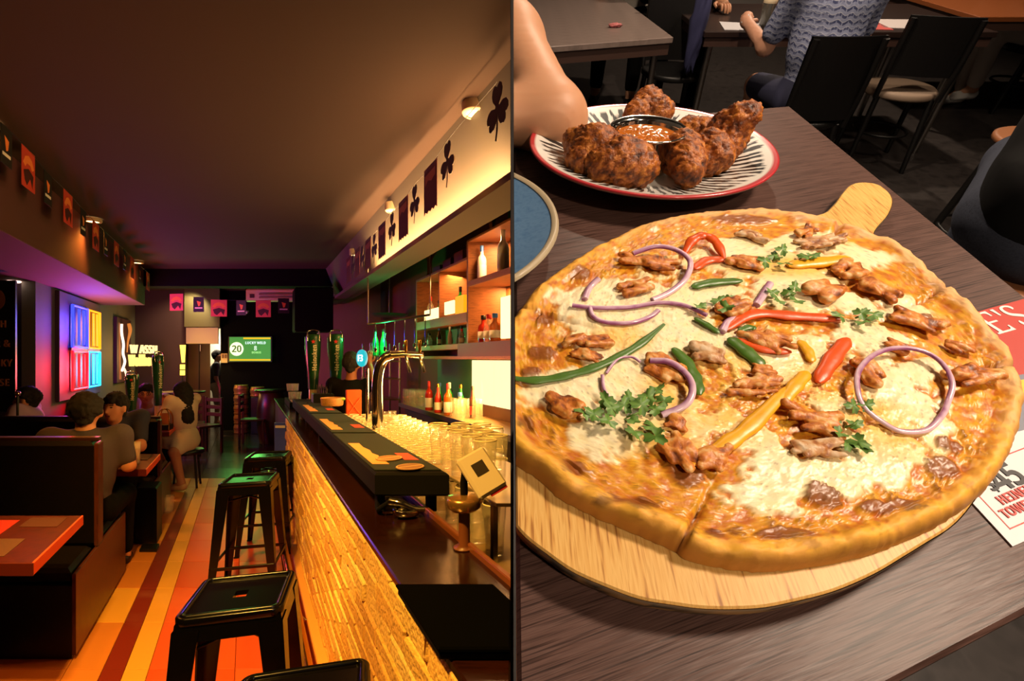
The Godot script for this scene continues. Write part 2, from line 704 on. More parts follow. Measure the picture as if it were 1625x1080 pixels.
# ---------- the bar's room ----------
func bar_shell():
	var fl := struct("floor", pl(-4.5, 7.5, -1.2, 11.6, -0.12, -0.012, 0.0), mat(rgb(36, 22, 14), 0.7))
	# floor tiles: orange field with yellow and dark red bands, dark tiles further back
	var orange := [mat(rgb(208, 84, 38), 0.38), mat(rgb(198, 78, 34), 0.4), mat(rgb(214, 90, 42), 0.36)]
	var yellow := mat(rgb(222, 160, 62), 0.4)
	var dred := mat(rgb(120, 34, 18), 0.4)
	var amber := mat(rgb(204, 124, 52), 0.4)
	var dark := [mat(rgb(38, 34, 26), 0.22), mat(rgb(32, 29, 23), 0.25)]
	var g := 0.0012
	var cols := [[-0.49, -0.06, 0], [-0.06, 0.37, 0], [-0.61, -0.49, 1], [-0.72, -0.61, 2], [-0.9, -0.72, 3], [-1.35, -0.9, 3]]
	for k in 16:
		var d0 := 0.3 + k * 0.45
		for q in cols:
			if k >= 14: continue
			var m: Material = [orange[(k * 5 + int(q[0] * 10)) % 3], yellow, dred, amber][q[2]]
			if q[2] == 3 and k in [3, 6, 9, 12]:
				m = yellow
			partw(fl, "floor_tile", pl(q[0] + g, q[1] - g, d0 + g, d0 + 0.45 - g, -0.012, 0.0, 0.002), m)
	for k in 8:
		for j in 6:
			partw(fl, "floor_tile", pl(-2.4 + j * 0.6 + g, -1.8 + j * 0.6 - g, 6.6 + k * 0.6 + g, 7.2 + k * 0.6 - g, -0.012, 0.0, 0.002), dark[(k + j) % 2])
	struct("floor_side", pl(-4.5, -1.36, -1.2, 6.6, -0.011, -0.004, 0.0), mat(rgb(60, 30, 20), 0.5))
	# ceiling tray between two lowered side bands
	struct("ceiling", pl(-4.6, 7.5, -1.2, 11.6, 3.0, 3.12, 0.0), M.ceiling)
	struct("trim_1", along([[1.28, 3.0], [1.5, 2.46], [1.62, 2.46], [1.62, 3.0]], -1.2, 8.6), M.cream)
	struct("trim_6", along([[1.32, 2.445], [1.5, 2.445], [1.5, 2.465], [1.335, 2.465], [1.335, 2.485], [1.32, 2.485]], -1.2, 8.6), M.cream)
	var cv := thing("cove_strip", "warm light strip lying in the ledge along the foot of the cream bulkhead", "light strip", Transform3D(Basis(), L(1.36, 2.4655, 4.2)))
	partw(cv, "strip_light", pl(1.34, 1.38, 2.7, 5.85, 2.466, 2.476, 0.0), glow(rgb(255, 206, 140), 2.0))
	struct("trim_2", pl(-4.5, -1.68, -1.2, 8.4, 2.42, 3.0, 0.004), mat(rgb(84, 46, 50), 0.75))
	struct("trim_3", pl(-1.68, 1.5, 8.3, 8.6, 2.72, 3.0, 0.004), M.blackmatt)
	# walls
	struct("wall_left", pl(-2.56, -2.4, 5.8, 11.2, 0.0, 3.0, 0.0), mat(rgb(112, 112, 104), 0.7))
	struct("wall_recess", pl(-4.6, -4.45, -1.2, 6.0, 0.0, 3.0, 0.0), mat(rgb(70, 50, 58), 0.8))
	struct("wall_recess_end", pl(-4.45, -2.56, 5.85, 6.0, 0.0, 3.0, 0.0), mat(rgb(66, 48, 60), 0.8))
	struct("wall_right", pl(2.25, 2.4, 3.4, 9.0, 0.0, 3.0, 0.0), mat(rgb(104, 72, 50), 0.8))
	struct("wall_bar_end", pl(1.2, 2.4, 8.6, 8.75, 0.0, 3.0, 0.0), mat(rgb(150, 122, 108), 0.8))
	struct("wall_far", pl(-0.57, 3.0, 11.0, 11.2, 0.0, 3.0, 0.0), mat(rgb(7, 8, 6), 0.9, 0.0, {"metallic_specular": 0.2}))
	struct("wall_end", pl(-5.0, 7.0, 12.4, 12.55, -0.1, 3.1, 0.0), mat(rgb(200, 190, 165), 0.8))
	struct("wall_behind", pl(-4.6, 7.5, -1.35, -1.2, -0.1, 3.1, 0.0), mat(rgb(60, 42, 34), 0.8))
	# the ceiling lamps
	var ring := mat(rgb(200, 180, 150), 0.4)
	var n := 0
	for q in BAR_LAMPS:
		var p := L(q[0], q[2], q[1])
		if p.x > -0.1: continue
		var who: String = ["nearest on the bulkhead side", "middle one on the bulkhead side", "farthest on the bulkhead side", "nearest on the booth side", "second on the booth side, above the neon window", "third on the booth side", "farthest on the booth side", "added out of view over the aisle, near the camera", "added out of view over the aisle behind the camera"][n]
		var t := thing("downlight", "round recessed warm ceiling spotlight, " + who, "lamp", at(p), "ceiling downlights")
		part(t, "ring", lathe([[0.055, 0.0], [0.075, 0.002], [0.08, 0.012], [0.08, 0.034 if q[0] < 0 else 0.075]], 24), ring)
		part(t, "lamp_face", lathe([[0.0, 0.008], [0.056, 0.006], [0.056, 0.012]], 24), glow(rgb(255, 205, 130), 7.0))
		n += 1
	# added parting wall, keeps the light of the rooms apart; left open round the near edge of the dining table
	var pw := MB.new()
	for q in [[-2.5, 7.5, -12.6, -0.34], [-2.5, 7.5, 0.3, 3.4], [-2.5, 1.1, -0.34, 0.3], [2.05, 7.5, -0.34, 0.3]]:
		pw.add(box(Vector3(0.002, q[1] - q[0], q[3] - q[2]), 0.0002, Vector3(0, (q[0] + q[1]) / 2, (q[2] + q[3]) / 2)))
	struct("added_parting_wall", pw, mat(rgb(40, 34, 32), 0.8))

# ---------- the restaurant's room ----------
func restaurant_shell():
	var fm := tri_tex(mat(rgb(58, 53, 51), 0.4), M.grain, Vector3(1.2, 1.2, 1.2))
	struct("floor", box(Vector3(7.0, 0.1, 10.0), 0.0, R(3.503, -1.151, 3.0)), fm, RT)
	struct("ceiling", box(Vector3(7.0, 0.1, 10.0), 0.0, R(3.503, 1.65, 3.0)), mat(rgb(132, 128, 124), 0.85), RT)
	struct("wall_far", box(Vector3(7.0, 2.7, 0.1), 0.0, R(3.503, 0.25, 7.95)), mat(rgb(168, 160, 154), 0.85), RT)
	struct("wall_right", box(Vector3(0.1, 2.7, 9.9), 0.0, R(6.95, 0.25, 3.0)), mat(rgb(60, 46, 40), 0.8), RT)
	struct("wall_behind", box(Vector3(7.0, 2.7, 0.1), 0.0, R(3.503, 0.25, -1.95)), mat(rgb(60, 50, 46), 0.8), RT)
	var who := ["above the pizza table", "above the far tables", "above the patterned shirt", "above the man in black", "added as fill behind the camera"]
	var k := 0
	for q in TABLE_LAMPS:
		var t := thing("ceiling_lamp", "round warm white ceiling spotlight " + who[k], "lamp", RT * at(R(q[0], 1.545, q[1])), "restaurant ceiling lamps")
		part(t, "housing", lathe([[0.07, 0.0], [0.085, 0.004], [0.085, 0.055]], 24), M.blackmatt)
		part(t, "lamp_face", lathe([[0.0, 0.006], [0.072, 0.004], [0.072, 0.01]], 24), glow(rgb(255, 236, 210), 12.0))
		k += 1

# ---------- the bar counter ----------
var YD := atan(SKEW)      # the bar's long axis

func rough_brick(sd: int, s: Vector3) -> ArrayMesh:
	var o := box(s, 0.007)
	noise_a.seed = sd
	noise_a.frequency = 1.0
	for k in o.v.size():
		var q := o.v[k]
		o.v[k] += Vector3(noise_a.get_noise_3dv(q.snapped(Vector3.ONE * 0.02) * 30), noise_a.get_noise_3dv(q.snapped(Vector3.ONE * 0.02) * 30 + Vector3.ONE * 7), noise_a.get_noise_3dv(q * 20 + Vector3.ONE * 3)) * Vector3(0.009, 0.016, 0.016)
	return o.mesh()

func bar_counter():
	var t := thing("bar_counter", "long bar counter with a front of rough tan bricks and a dark red wood top", "bar counter", Transform3D(Basis(), L(0.5, 0.0, 3.2)))
	var wall := partw(t, "brick_front", pl(0.424, 0.55, 0.9, 5.3, 0.0, 0.93, 0.002), mat(rgb(48, 24, 12), 0.95))
	var bt := noise_tex(0.03, 21, [Color(0.78, 0.74, 0.7), Color(1, 1, 1), Color(0.92, 0.88, 0.82)], 256)
	var bm := []
	for c in [rgb(246, 206, 120), rgb(238, 192, 106), rgb(250, 214, 132), rgb(230, 180, 96)]:
		bm.append(bumpy(tri_tex(mat(c, 0.75), bt, Vector3(4, 4, 4)), M.fine, 0.6))
	var meshes := []
	for k in 5:
		meshes.append(rough_brick(30 + k, Vector3(0.058, 0.0655, [0.325, 0.332, 0.312, 0.328, 0.318][k])))
	rng.seed = 11
	for r in 13:
		var d := 1.0 + (0.15 if r % 2 else 0.0)
		while d < 5.18:
			var k := rng.randi() % 5
			var x := Transform3D(Basis(Vector3.UP, YD + rng.randf_range(-0.012, 0.012)) * Basis(Vector3.RIGHT, rng.randf_range(-0.03, 0.03)), L(0.43 + rng.randf_range(-0.0035, 0.0035), 0.037 + r * 0.0715, d))
			part(wall, "brick", meshes[k], bm[rng.randi() % 4], wall.transform.affine_inverse() * t.transform.affine_inverse() * x)
			d += 0.298
	partw(t, "counter_top", pl(0.402, 0.70, 0.9, 7.6, 0.932, 0.955, 0.004), M.redwood)
	partw(t, "top_rim", pl(0.685, 0.705, 0.9, 7.6, 0.94, 0.975, 0.004), mat(rgb(120, 66, 38), 0.3), "bright rounded inner rim")
	partw(t, "front_panel", pl(0.42, 0.55, 5.3, 7.6, 0.0, 0.93, 0.004), M.black, "plain black panel of the far end")
	partw(t, "rear_panel", pl(0.64, 0.68, 0.9, 7.6, 0.0, 0.93, 0.002), M.blackmatt)
	partw(t, "plinth", pl(0.345, 0.42, 0.9, 5.3, 0.0, 0.05, 0.006), mat(rgb(222, 160, 84), 0.5))
	# foot rail
	var rail := thing("foot_rail", "polished brass foot rail along the foot of the brick front", "foot rail", Transform3D(Basis(), L(0.27, 0.0, 3.5)))
	partw(rail, "rail", tube([L(0.27, 0.17, 1.3), L(0.27, 0.17, 3.4), L(0.27, 0.17, 6.2)], 0.024, 12), M.brass)
	for d in [1.75, 2.95, 4.15, 5.2]:
		partw(rail, "bracket", tube(sm([L(0.27, 0.15, d), L(0.29, 0.09, d), L(0.33, 0.045, d), L(0.352, 0.04, d)], 5), 0.007, 6), M.steel)
	# blue panel at the end of the bricks
	var bp := thing("blue_sign", "narrow upright blue panel with a white line at the end of the brick front", "sign", Transform3D(Basis(), L(0.34, 0.1, 5.4)))
	partw(bp, "panel", pl(0.29, 0.405, 5.36, 5.42, 0.1, 0.87, 0.003), mat(rgb(66, 84, 200), 0.4))
	partw(bp, "print", pl(0.295, 0.40, 5.35, 5.36, 0.82, 0.845, 0.0), M.white)
	# raised service shelf with rubber mats
	var sh := thing("service_shelf", "black raised service shelf standing on the inner half of the bar counter", "shelf", Transform3D(Basis(), L(0.62, 0.955, 3.6)))
	partw(sh, "shelf_top", pl(0.48, 0.76, 1.92, 5.4, 1.03, 1.118, 0.008), mat(rgb(9, 8, 8), 0.8, 0.0, {"metallic_specular": 0.25}))
	for d in [2.0, 3.6, 5.3]:
		for x in [0.52, 0.72]:
			partw(sh, "leg", pl(x - 0.015, x + 0.015, d - 0.02, d + 0.02, 0.956, 1.032, 0.002), M.blackmatt)
	var mm := mat(rgb(12, 24, 16), 0.85)
	var cr := mat(rgb(214, 150, 92), 0.6)
	var n := 0
	for d in [1.96, 2.95, 4.0]:
		var w: float = [0.96, 1.0, 1.05][n]
		var m := thing("bar_mat", "dark green rubber bar mat with a cream emblem and red lettering, " + ["nearest of the row", "middle of the row", "farthest of the row"][n], "bar mat", Transform3D(Basis(), L(0.62, 1.118, d + w / 2)), "rubber bar mats")
		partw(m, "rubber", pl(0.49, 0.745, d, d + w - 0.02, 1.118, 1.124, 0.002), mm)
		var q := PackedVector2Array()
		for e in [[0.505, 0.1], [0.572, 0.1], [0.572, 0.2], [0.562, 0.24], [0.575, 0.28], [0.56, 0.34], [0.568, 0.42], [0.555, 0.5], [0.56, 0.62], [0.505, 0.62]]:
			var p := L(e[0], 0, d + e[1] * w)
			q.append(Vector2(p.x, p.z))
		partw(m, "emblem", prism(q, 1.124, 1.1255, 0.0), cr)
		partw(m, "print", pl(0.66, 0.72, d + 0.18, d + 0.33, 1.124, 1.1255, 0.0), mat(rgb(196, 62, 30), 0.6))
		n += 1
	for k in 2:
		var c := thing("coaster", ["round brown paper coaster at the near end of the mats, with a pale cross", "round paper coaster lying half over the cream emblem"][k], "coaster", at(L([0.635, 0.6][k], 1.1255, [1.99, 2.16][k])), "coasters on the bar mats")
		part(c, "board", lathe([[0.0, 0.0], [0.054, 0.0], [0.0555, 0.001], [0.0555, 0.003], [0.054, 0.004], [0.0, 0.004]], 28), mat(rgb(150, 104, 62), 0.7))
		part(c, "rim_print", lathe([[0.049, 0.0041], [0.053, 0.0041], [0.053, 0.0046], [0.049, 0.0046]], 28), mat(rgb(220, 178, 120), 0.7))
		part(c, "cross_print", box(Vector3(0.09, 0.0006, 0.006), 0.0, Vector3(0, 0.0044, 0)), mat(rgb(220, 178, 120), 0.7), Transform3D(Basis(Vector3.UP, 0.6), Vector3.ZERO))
	# fittings hanging from the near end of the shelf
	var gun := thing("drinks_gun", "chrome drinks gun and holster hanging under the near end of the service shelf", "drinks gun", at(L(0.6, 0.956, 1.92), 0.0))
	part(gun, "holster", lathe([[0.0, 0.0], [0.03, 0.0], [0.05, 0.012], [0.052, 0.03], [0.044, 0.034], [0.04, 0.014]], 18), M.chrome)
	part(gun, "nozzle", tube(sm([Vector3(-0.06, 0.06, 0.01), Vector3(-0.02, 0.055, 0.02), Vector3(0.03, 0.035, 0.02), Vector3(0.07, 0.03, 0.01)], 5), [0.016, 0.016, 0.015, 0.014, 0.014, 0.013, 0.013, 0.012, 0.012, 0.012, 0.012, 0.012, 0.011, 0.011, 0.011, 0.01], 10), M.chrome)
	part(gun, "hose", tube(sm([Vector3(-0.06, 0.06, 0.01), Vector3(-0.1, 0.03, 0.0), Vector3(-0.12, 0.01, -0.05), Vector3(-0.13, 0.012, -0.12)], 5), 0.009, 8), M.blackmatt)
	# things in the dark near part
	var bx := thing("dark_slab", "flat black slab for the dark near end of the bar counter, under the till", "box", Transform3D(Basis(), L(0.46, 0.955, 1.15)))  # added black slab that gives the dark region at this end
	partw(bx, "body", pl(0.378, 0.62, 1.005, 1.28, 0.9555, 0.972, 0.004), M.blackmatt)
	partw(bx, "lid", pl(0.374, 0.62, 1.0, 1.285, 0.972, 0.984, 0.004), mat(rgb(4, 4, 4), 1.0, 0.0, {"metallic_specular": 0.1}))
	till()
	taps()
	bar_top_things()
	glass_racks()

func till():
	var b := Basis(Vector3.UP, 0.3) * Basis(Vector3.RIGHT, 1.0) * Basis(Vector3.UP, 0.45)
	var t := thing("payment_terminal", "pale grey tilted payment terminal with a dark square screen beside the tall glasses", "terminal", Transform3D(b, L(0.715, 1.20, 1.56)))
	part(t, "body", box(Vector3(0.1, 0.024, 0.14), 0.008), mat(rgb(196, 182, 166), 0.5))
	part(t, "screen", box(Vector3(0.042, 0.002, 0.042), 0.0005, Vector3(0.0, 0.0128, -0.012)), mat(rgb(46, 38, 34), 0.25))
	part(t, "stripe", box(Vector3(0.06, 0.004, 0.012), 0.001, Vector3(0.018, -0.002, 0.072)), M.red)
	var s := thing("terminal_stand", "dark stand with a round metal cap under the payment terminal", "stand", at(L(0.68, 0.955, 1.6)))
	part(s, "post", lathe([[0.0, 0.0], [0.034, 0.0], [0.034, 0.006], [0.018, 0.012], [0.018, 0.12]], 16), mat(rgb(110, 62, 38), 0.4))
	part(s, "cap", lathe([[0.0, 0.12], [0.04, 0.12], [0.052, 0.13], [0.055, 0.15], [0.05, 0.165], [0.0, 0.17]], 20), mat(rgb(196, 150, 96), 0.25, 0.8))
	part(s, "arm", tube([Vector3(0, 0.165, 0), Vector3(0.0, 0.21, 0.01), Vector3(0.005, 0.245, 0.02)], 0.012, 8), M.blackmatt)

func beer_tower(p: Vector3, label: String, yaw: float, group: String, s := Vector3.ONE):
	var t := thing("beer_tower", label, "beer tower", Transform3D(Basis(Vector3.UP, yaw) * Basis().scaled(s), p), group)
	part(t, "base", lathe([[0.0, 0.0], [0.072, 0.0], [0.074, 0.006], [0.07, 0.016], [0.052, 0.022], [0.048, 0.03]], 24), M.steel)
	part(t, "clear_column", lathe([[0.05, 0.03], [0.05, 0.03], [0.048, 0.25], [0.0, 0.25]], 24), mat(rgb(226, 196, 140), 0.15, 0.3))
	part(t, "green_sleeve", lathe([[0.05, 0.25], [0.05, 0.25], [0.056, 0.42], [0.068, 0.52], [0.076, 0.66], [0.08, 0.8], [0.076, 0.845], [0.06, 0.86], [0.0, 0.865]], 28), mat(rgb(10, 74, 32), 0.2, 0.0, {"clearcoat_enabled": true, "clearcoat": 0.6}))
	var cap := part(t, "handle", tube(sm([Vector3(-0.06, 0.78, 0.055), Vector3(-0.062, 0.86, 0.04), Vector3(-0.05, 0.895, 0.02), Vector3(0.0, 0.905, 0.015), Vector3(0.05, 0.895, 0.02), Vector3(0.062, 0.86, 0.04), Vector3(0.06, 0.78, 0.055)], 5), 0.008, 8), M.chrome)
	part(t, "painted_edge_light", tube(sm([Vector3(-0.052, 0.26, 0.0), Vector3(-0.06, 0.45, 0.0), Vector3(-0.079, 0.66, 0.0), Vector3(-0.083, 0.83, 0.0)], 4), 0.007, 6), mat(rgb(150, 168, 210), 0.2, 0.6))  # the blue edge light is put into the colour of this strip
	var lt := text("Heineken", 0.062, 0.004)
	part(t, "lettering", lt, mat(rgb(226, 222, 170), 0.5), Transform3D(Basis(Vector3.BACK, PI / 2) , Vector3(0.012, 0.60, 0.078)))
	var st := MB.new()
	var q := PackedVector2Array()
	for k in 10:
		var a := TAU * k / 10.0 - PI / 2
		q.append(Vector2(cos(a), sin(a)) * (0.026 if k % 2 == 0 else 0.011))
	st = prism(q, 0.0, 0.005, 0.0)
	part(t, "star", st, mat(rgb(214, 50, 34), 0.5), Transform3D(Basis(Vector3.RIGHT, PI / 2), Vector3(0, 0.775, 0.079)))
	part(t, "tap", tube([Vector3(0, 0.1, 0.045), Vector3(0, 0.1, 0.085), Vector3(0, 0.07, 0.095)], 0.009, 8), M.chrome)

func taps():
	beer_tower(L(0.735, 0.955, 5.65), "tall green beer tower on the bar, the left of the two behind the straw caddy", 0.35, "beer towers on the bar")
	beer_tower(L(0.985, 0.955, 5.65), "tall green beer tower on the bar, the right of the two behind the straw caddy", 0.3, "beer towers on the bar")
	# chrome tap column with a cross arm
	var t := thing("tap_column", "bent chrome draught tap column with a broad cross arm, between the bar mats and the glasses", "tap column", at(L(0.94, 0.9, 3.66), 0.0))
	part(t, "column", tube(sm([Vector3(0.0, 0.0, 0), Vector3(-0.005, 0.25, 0), Vector3(-0.008, 0.45, 0), Vector3(0.01, 0.58, 0), Vector3(0.05, 0.65, 0), Vector3(0.1, 0.675, 0)], 5), [0.045, 0.044, 0.043, 0.042, 0.042, 0.041, 0.041, 0.04, 0.04, 0.04, 0.039, 0.039, 0.038, 0.038, 0.038, 0.038, 0.037, 0.037, 0.036, 0.036, 0.035, 0.035, 0.034, 0.034, 0.034, 0.034], 16), M.chrome)
	part(t, "cross_arm", tube([Vector3(0.06, 0.672, 0), Vector3(0.18, 0.68, 0.0), Vector3(0.32, 0.672, 0)], [0.036, 0.03, 0.026], 14, 0.8), M.chrome)
	part(t, "base_plate", lathe([[0.0, 0.0], [0.07, 0.0], [0.07, 0.008], [0.05, 0.014]], 20), M.chrome)
	for x in [0.2, 0.3]:
		var f := part(t, "faucet", tube(sm([Vector3(x, 0.665, 0.0), Vector3(x + 0.01, 0.655, 0.05), Vector3(x + 0.03, 0.6, 0.075), Vector3(x + 0.045, 0.55, 0.08)], 4), 0.011, 8), M.chrome)
		part(f, "lever", lathe([[0.0, 0.0], [0.008, 0.0], [0.012, 0.05], [0.014, 0.09], [0.0, 0.095]], 10, Vector3(x, 0.685, 0.02)), M.brass)
	# round blue-green lit badge of the tap further back
	var bd := thing("lit_tap_badge", "round glowing turquoise tap badge with white lettering behind the chrome column", "tap badge", at(L(0.93, 0.95, 3.95)))
	part(bd, "stem", tube([Vector3(0, 0, 0), Vector3(0, 0.52, 0)], 0.012, 10), M.chrome)
	part(bd, "badge_light", lathe([[0.0, 0.0], [0.062, 0.0], [0.066, 0.008], [0.066, 0.02], [0.062, 0.026], [0.0, 0.026]], 28), glow(rgb(0, 190, 200), 1.1), Transform3D(Basis(Vector3.UP, -0.75) * Basis(Vector3.RIGHT, PI / 2), Vector3(-0.03, 0.6, 0)))
	part(bd, "lettering_light", text("F3", 0.07, 0.004), glow(rgb(230, 245, 255), 2.0), Transform3D(Basis(Vector3.UP, -0.75), Vector3(-0.05, 0.6, 0.02)))

func tumbler(t: Node3D, r0: float, r1: float, h: float, m: Material, seg := 18):
	part(t, "cup", lathe([[0.0, 0.0], [r0, 0.0], [r0, 0.0], [r0 + (r1 - r0) * 0.5, h * 0.5], [r1, h], [r1 - 0.003, h], [r0 + (r1 - r0) * 0.5 - 0.004, h * 0.5], [r0 - 0.005, 0.012], [0.0, 0.012]], seg), m)

func bar_top_things():
	# caddy of straws, basket, orange box, small glasses
	var c := thing("straw_caddy", "black bar caddy full of dark straws in front of the beer towers", "caddy", Transform3D(Basis(), L(0.72, 1.118, 4.95)))
	partw(c, "holder", pl(0.63, 0.83, 4.86, 5.02, 1.1185, 1.21, 0.006), M.black)
	rng.seed = 5
	for k in 22:
		var a := L(rng.randf_range(0.65, 0.81), 1.15, rng.randf_range(4.88, 5.0))
		partw(c, "straw", tube([a, a + Vector3(rng.randf_range(-0.02, 0.02), rng.randf_range(0.1, 0.15), rng.randf_range(-0.01, 0.01))], 0.0035, 5), [M.blackmatt, mat(rgb(60, 40, 30), 0.5)][k % 2])
	var b := thing("wooden_bowl", "round pale wooden bowl in front of the straw caddy", "bowl", at(L(0.77, 1.118, 4.62)))
	part(b, "bowl", lathe([[0.0, 0.0], [0.085, 0.0], [0.095, 0.01], [0.1, 0.06], [0.103, 0.075], [0.096, 0.076], [0.09, 0.02], [0.0, 0.015]], 28), M.redwood if false else tri_tex(mat(rgb(196, 138, 78), 0.5), M.grain, Vector3(6, 6, 6)))
	var lime := thing("lime_wedge", "bright green lime wedge on the rim of the wooden bowl", "lime", at(L(0.855, 1.185, 4.6), 0.5))
	part(lime, "flesh", blob(Vector3(0.03, 0.012, 0.014), 0.1, 2.0, 4, 14, 8), mat(rgb(150, 190, 60), 0.4))
	part(lime, "rind", tube(sm([Vector3(-0.03, 0.0, 0.0), Vector3(-0.015, -0.012, 0.0), Vector3(0.015, -0.012, 0.0), Vector3(0.03, 0.0, 0.0)], 4), 0.005, 6), mat(rgb(70, 130, 40), 0.4))
	var ob := thing("orange_carton", "orange carton with a pale cross band standing behind the wooden bowl", "carton", at(L(0.99, 0.956, 4.75), 0.4))
	part(ob, "carton", box(Vector3(0.135, 0.3, 0.09), 0.006, Vector3(0, 0.15, 0)), mat(rgb(226, 84, 22), 0.5))
	for s in [-1.0, 1.0]:
		part(ob, "band", bar(Vector3(-0.058, 0.15 - s * 0.08, 0.0463), Vector3(0.058, 0.15 + s * 0.08, 0.0463), 0.02, 0.002, 0.0), mat(rgb(240, 150, 90), 0.5))
	var cg := lathe([[0.0, 0.0], [0.027, 0.0], [0.03, 0.05], [0.026, 0.11], [0.033, 0.165], [0.031, 0.165], [0.024, 0.11], [0.027, 0.05], [0.024, 0.01], [0.0, 0.008]], 16).mesh()
	for k in 4:
		var g := thing("cocktail_glass", "slim waisted cocktail glass beside the orange carton", "glass", at(L(1.02 + 0.055 * k, 0.956, 4.1 + 0.06 * (k % 2))), "slim glasses by the carton")
		part(g, "cup", cg, M.glass)
	var tub := thing("plastic_tub", "cloudy white plastic tub right of the chrome tap column", "tub", at(L(1.16, 0.956, 4.15)))
	tumbler(tub, 0.06, 0.072, 0.13, pane(rgb(230, 222, 200), 0.55, 0.2), 22)
	# a group of tumblers at the far left end, and a black pump handle
	for k in 5:
		var g := thing("tumbler", ["cut glass tumbler, front left of the group at the far end of the bar", "cut glass tumbler, front right of the group at the far end of the bar", "cut glass tumbler stacked behind the others at the far end of the bar", "cut glass tumbler stacked at the far left of the group on the bar", "taller glass beside the black pump handle on the bar"][k], "glass", at(L([0.56, 0.64, 0.62, 0.55, 0.66][k], [1.035, 1.035, 1.13, 1.13, 0.956][k], [6.4, 6.4, 6.55, 6.55, 5.4][k])), "tumblers at the far end of the bar")
		tumbler(g, 0.034, 0.042, 0.094 if k < 4 else 0.16, pane(rgb(250, 240, 220), 0.22))
	var tr := thing("napkin_tray", "dark tray of pale beer mats under the far tumblers", "tray", Transform3D(Basis(), L(0.59, 0.955, 6.5)))
	partw(tr, "tray", pl(0.5, 0.70, 6.0, 6.8, 0.9555, 1.03, 0.006), M.blackmatt)
	for k in 3:
		partw(tr, "beer_mat", pl(0.53, 0.63, 6.02 + k * 0.12, 6.1 + k * 0.12, 1.03, 1.034, 0.0), mat(rgb(206, 180, 140), 0.7))
	var ph := thing("pump_handle", "short black rounded pump handle in front of the far tumblers", "pump handle", at(L(0.575, 0.956, 4.85)))
	part(ph, "handle", lathe([[0.0, 0.0], [0.02, 0.0], [0.016, 0.04], [0.026, 0.09], [0.034, 0.13], [0.03, 0.165], [0.0, 0.175]], 16), M.black)

func glass_racks():
	# the counter that holds the washed glasses, and a raised rack at its near end
	var c := thing("glass_counter", "low drainer counter behind the bar, full of upturned glasses", "counter", Transform3D(Basis(), L(1.1, 0.0, 2.9)))
	partw(c, "counter_body", pl(0.80, 1.5, 1.3, 4.6, 0.0, 0.86, 0.004), mat(rgb(30, 22, 18), 0.6))
	partw(c, "drainer_top", pl(0.79, 1.5, 1.3, 4.6, 0.86, 0.885, 0.004), mat(rgb(170, 140, 96), 0.35, 0.6))
	var rk := thing("glass_rack", "raised wire rack of tall glasses at the near end of the drainer", "rack", Transform3D(Basis(), L(0.9, 0.885, 2.0)))
	partw(rk, "rack_shelf", pl(0.79, 1.16, 1.62, 2.3, 1.078, 1.09, 0.002), mat(rgb(190, 170, 130), 0.3, 0.7))
	for d in [1.66, 2.26]:
		partw(rk, "rack_leg", pl(0.8, 0.815, d, d + 0.02, 0.886, 1.08, 0.0), M.steel)
	var gm := pane(rgb(250, 240, 210), 0.11)
	var tall := lathe([[0.0, 0.0], [0.03, 0.0], [0.032, 0.004], [0.033, 0.06], [0.038, 0.12], [0.041, 0.172], [0.0395, 0.174], [0.036, 0.12], [0.03, 0.06], [0.028, 0.016], [0.0, 0.014]], 18).mesh()
	var ring := lathe([[0.0402, 0.170], [0.042, 0.172], [0.0402, 0.1755], [0.0388, 0.172], [0.0402, 0.170]], 18).mesh()
	var first: Node3D = null
	rng.seed = 3
	var rim := mat(rgb(240, 225, 190), 0.15, 0.2)
	var dl := thing("added_drainer_strip", "added warm light strip along the rear edge of the glass drainer", "light strip", Transform3D(Basis(), L(1.46, 0.886, 3.8)))  # added strip that carries the extra light behind the glasses
	partw(dl, "housing", pl(1.43, 1.49, 2.95, 4.6, 0.8865, 0.985, 0.003), M.steel)
	partw(dl, "strip_light", pl(1.435, 1.485, 2.95, 4.6, 0.985, 0.99, 0.0), glow(rgb(255, 200, 120), 3.0))
	var put := func(p: Vector3, label: String, group: String):
		if p.x > -0.055: return
		var x := at(p, rng.randf() * 6.0)
		if first == null:
			first = thing("beer_glass", label, "glass", x, group)
			part(first, "cup", tall, gm)
			part(first, "rim", ring, rim)
		else:
			dup(first, x, label, group)
	for i in 17:
		for j in 6:
			put.call(L(0.835 + j * 0.1, 0.8855, 2.42 + i * 0.128 - j * 0.012), "clear beer glass standing in the rows on the drainer counter", "glasses on the drainer")
	for i in 6:
		for j in 4:
			put.call(L(0.835 + j * 0.095, 1.0905, 1.68 + i * 0.11), "clear beer glass on the raised rack, above the payment terminal", "glasses on the raised rack")
	for i in 6:
		for j in 3:
			put.call(L(0.84 + j * 0.1, 0.8855, 1.62 + i * 0.115), "clear beer glass on the drainer under the raised rack", "glasses under the raised rack")

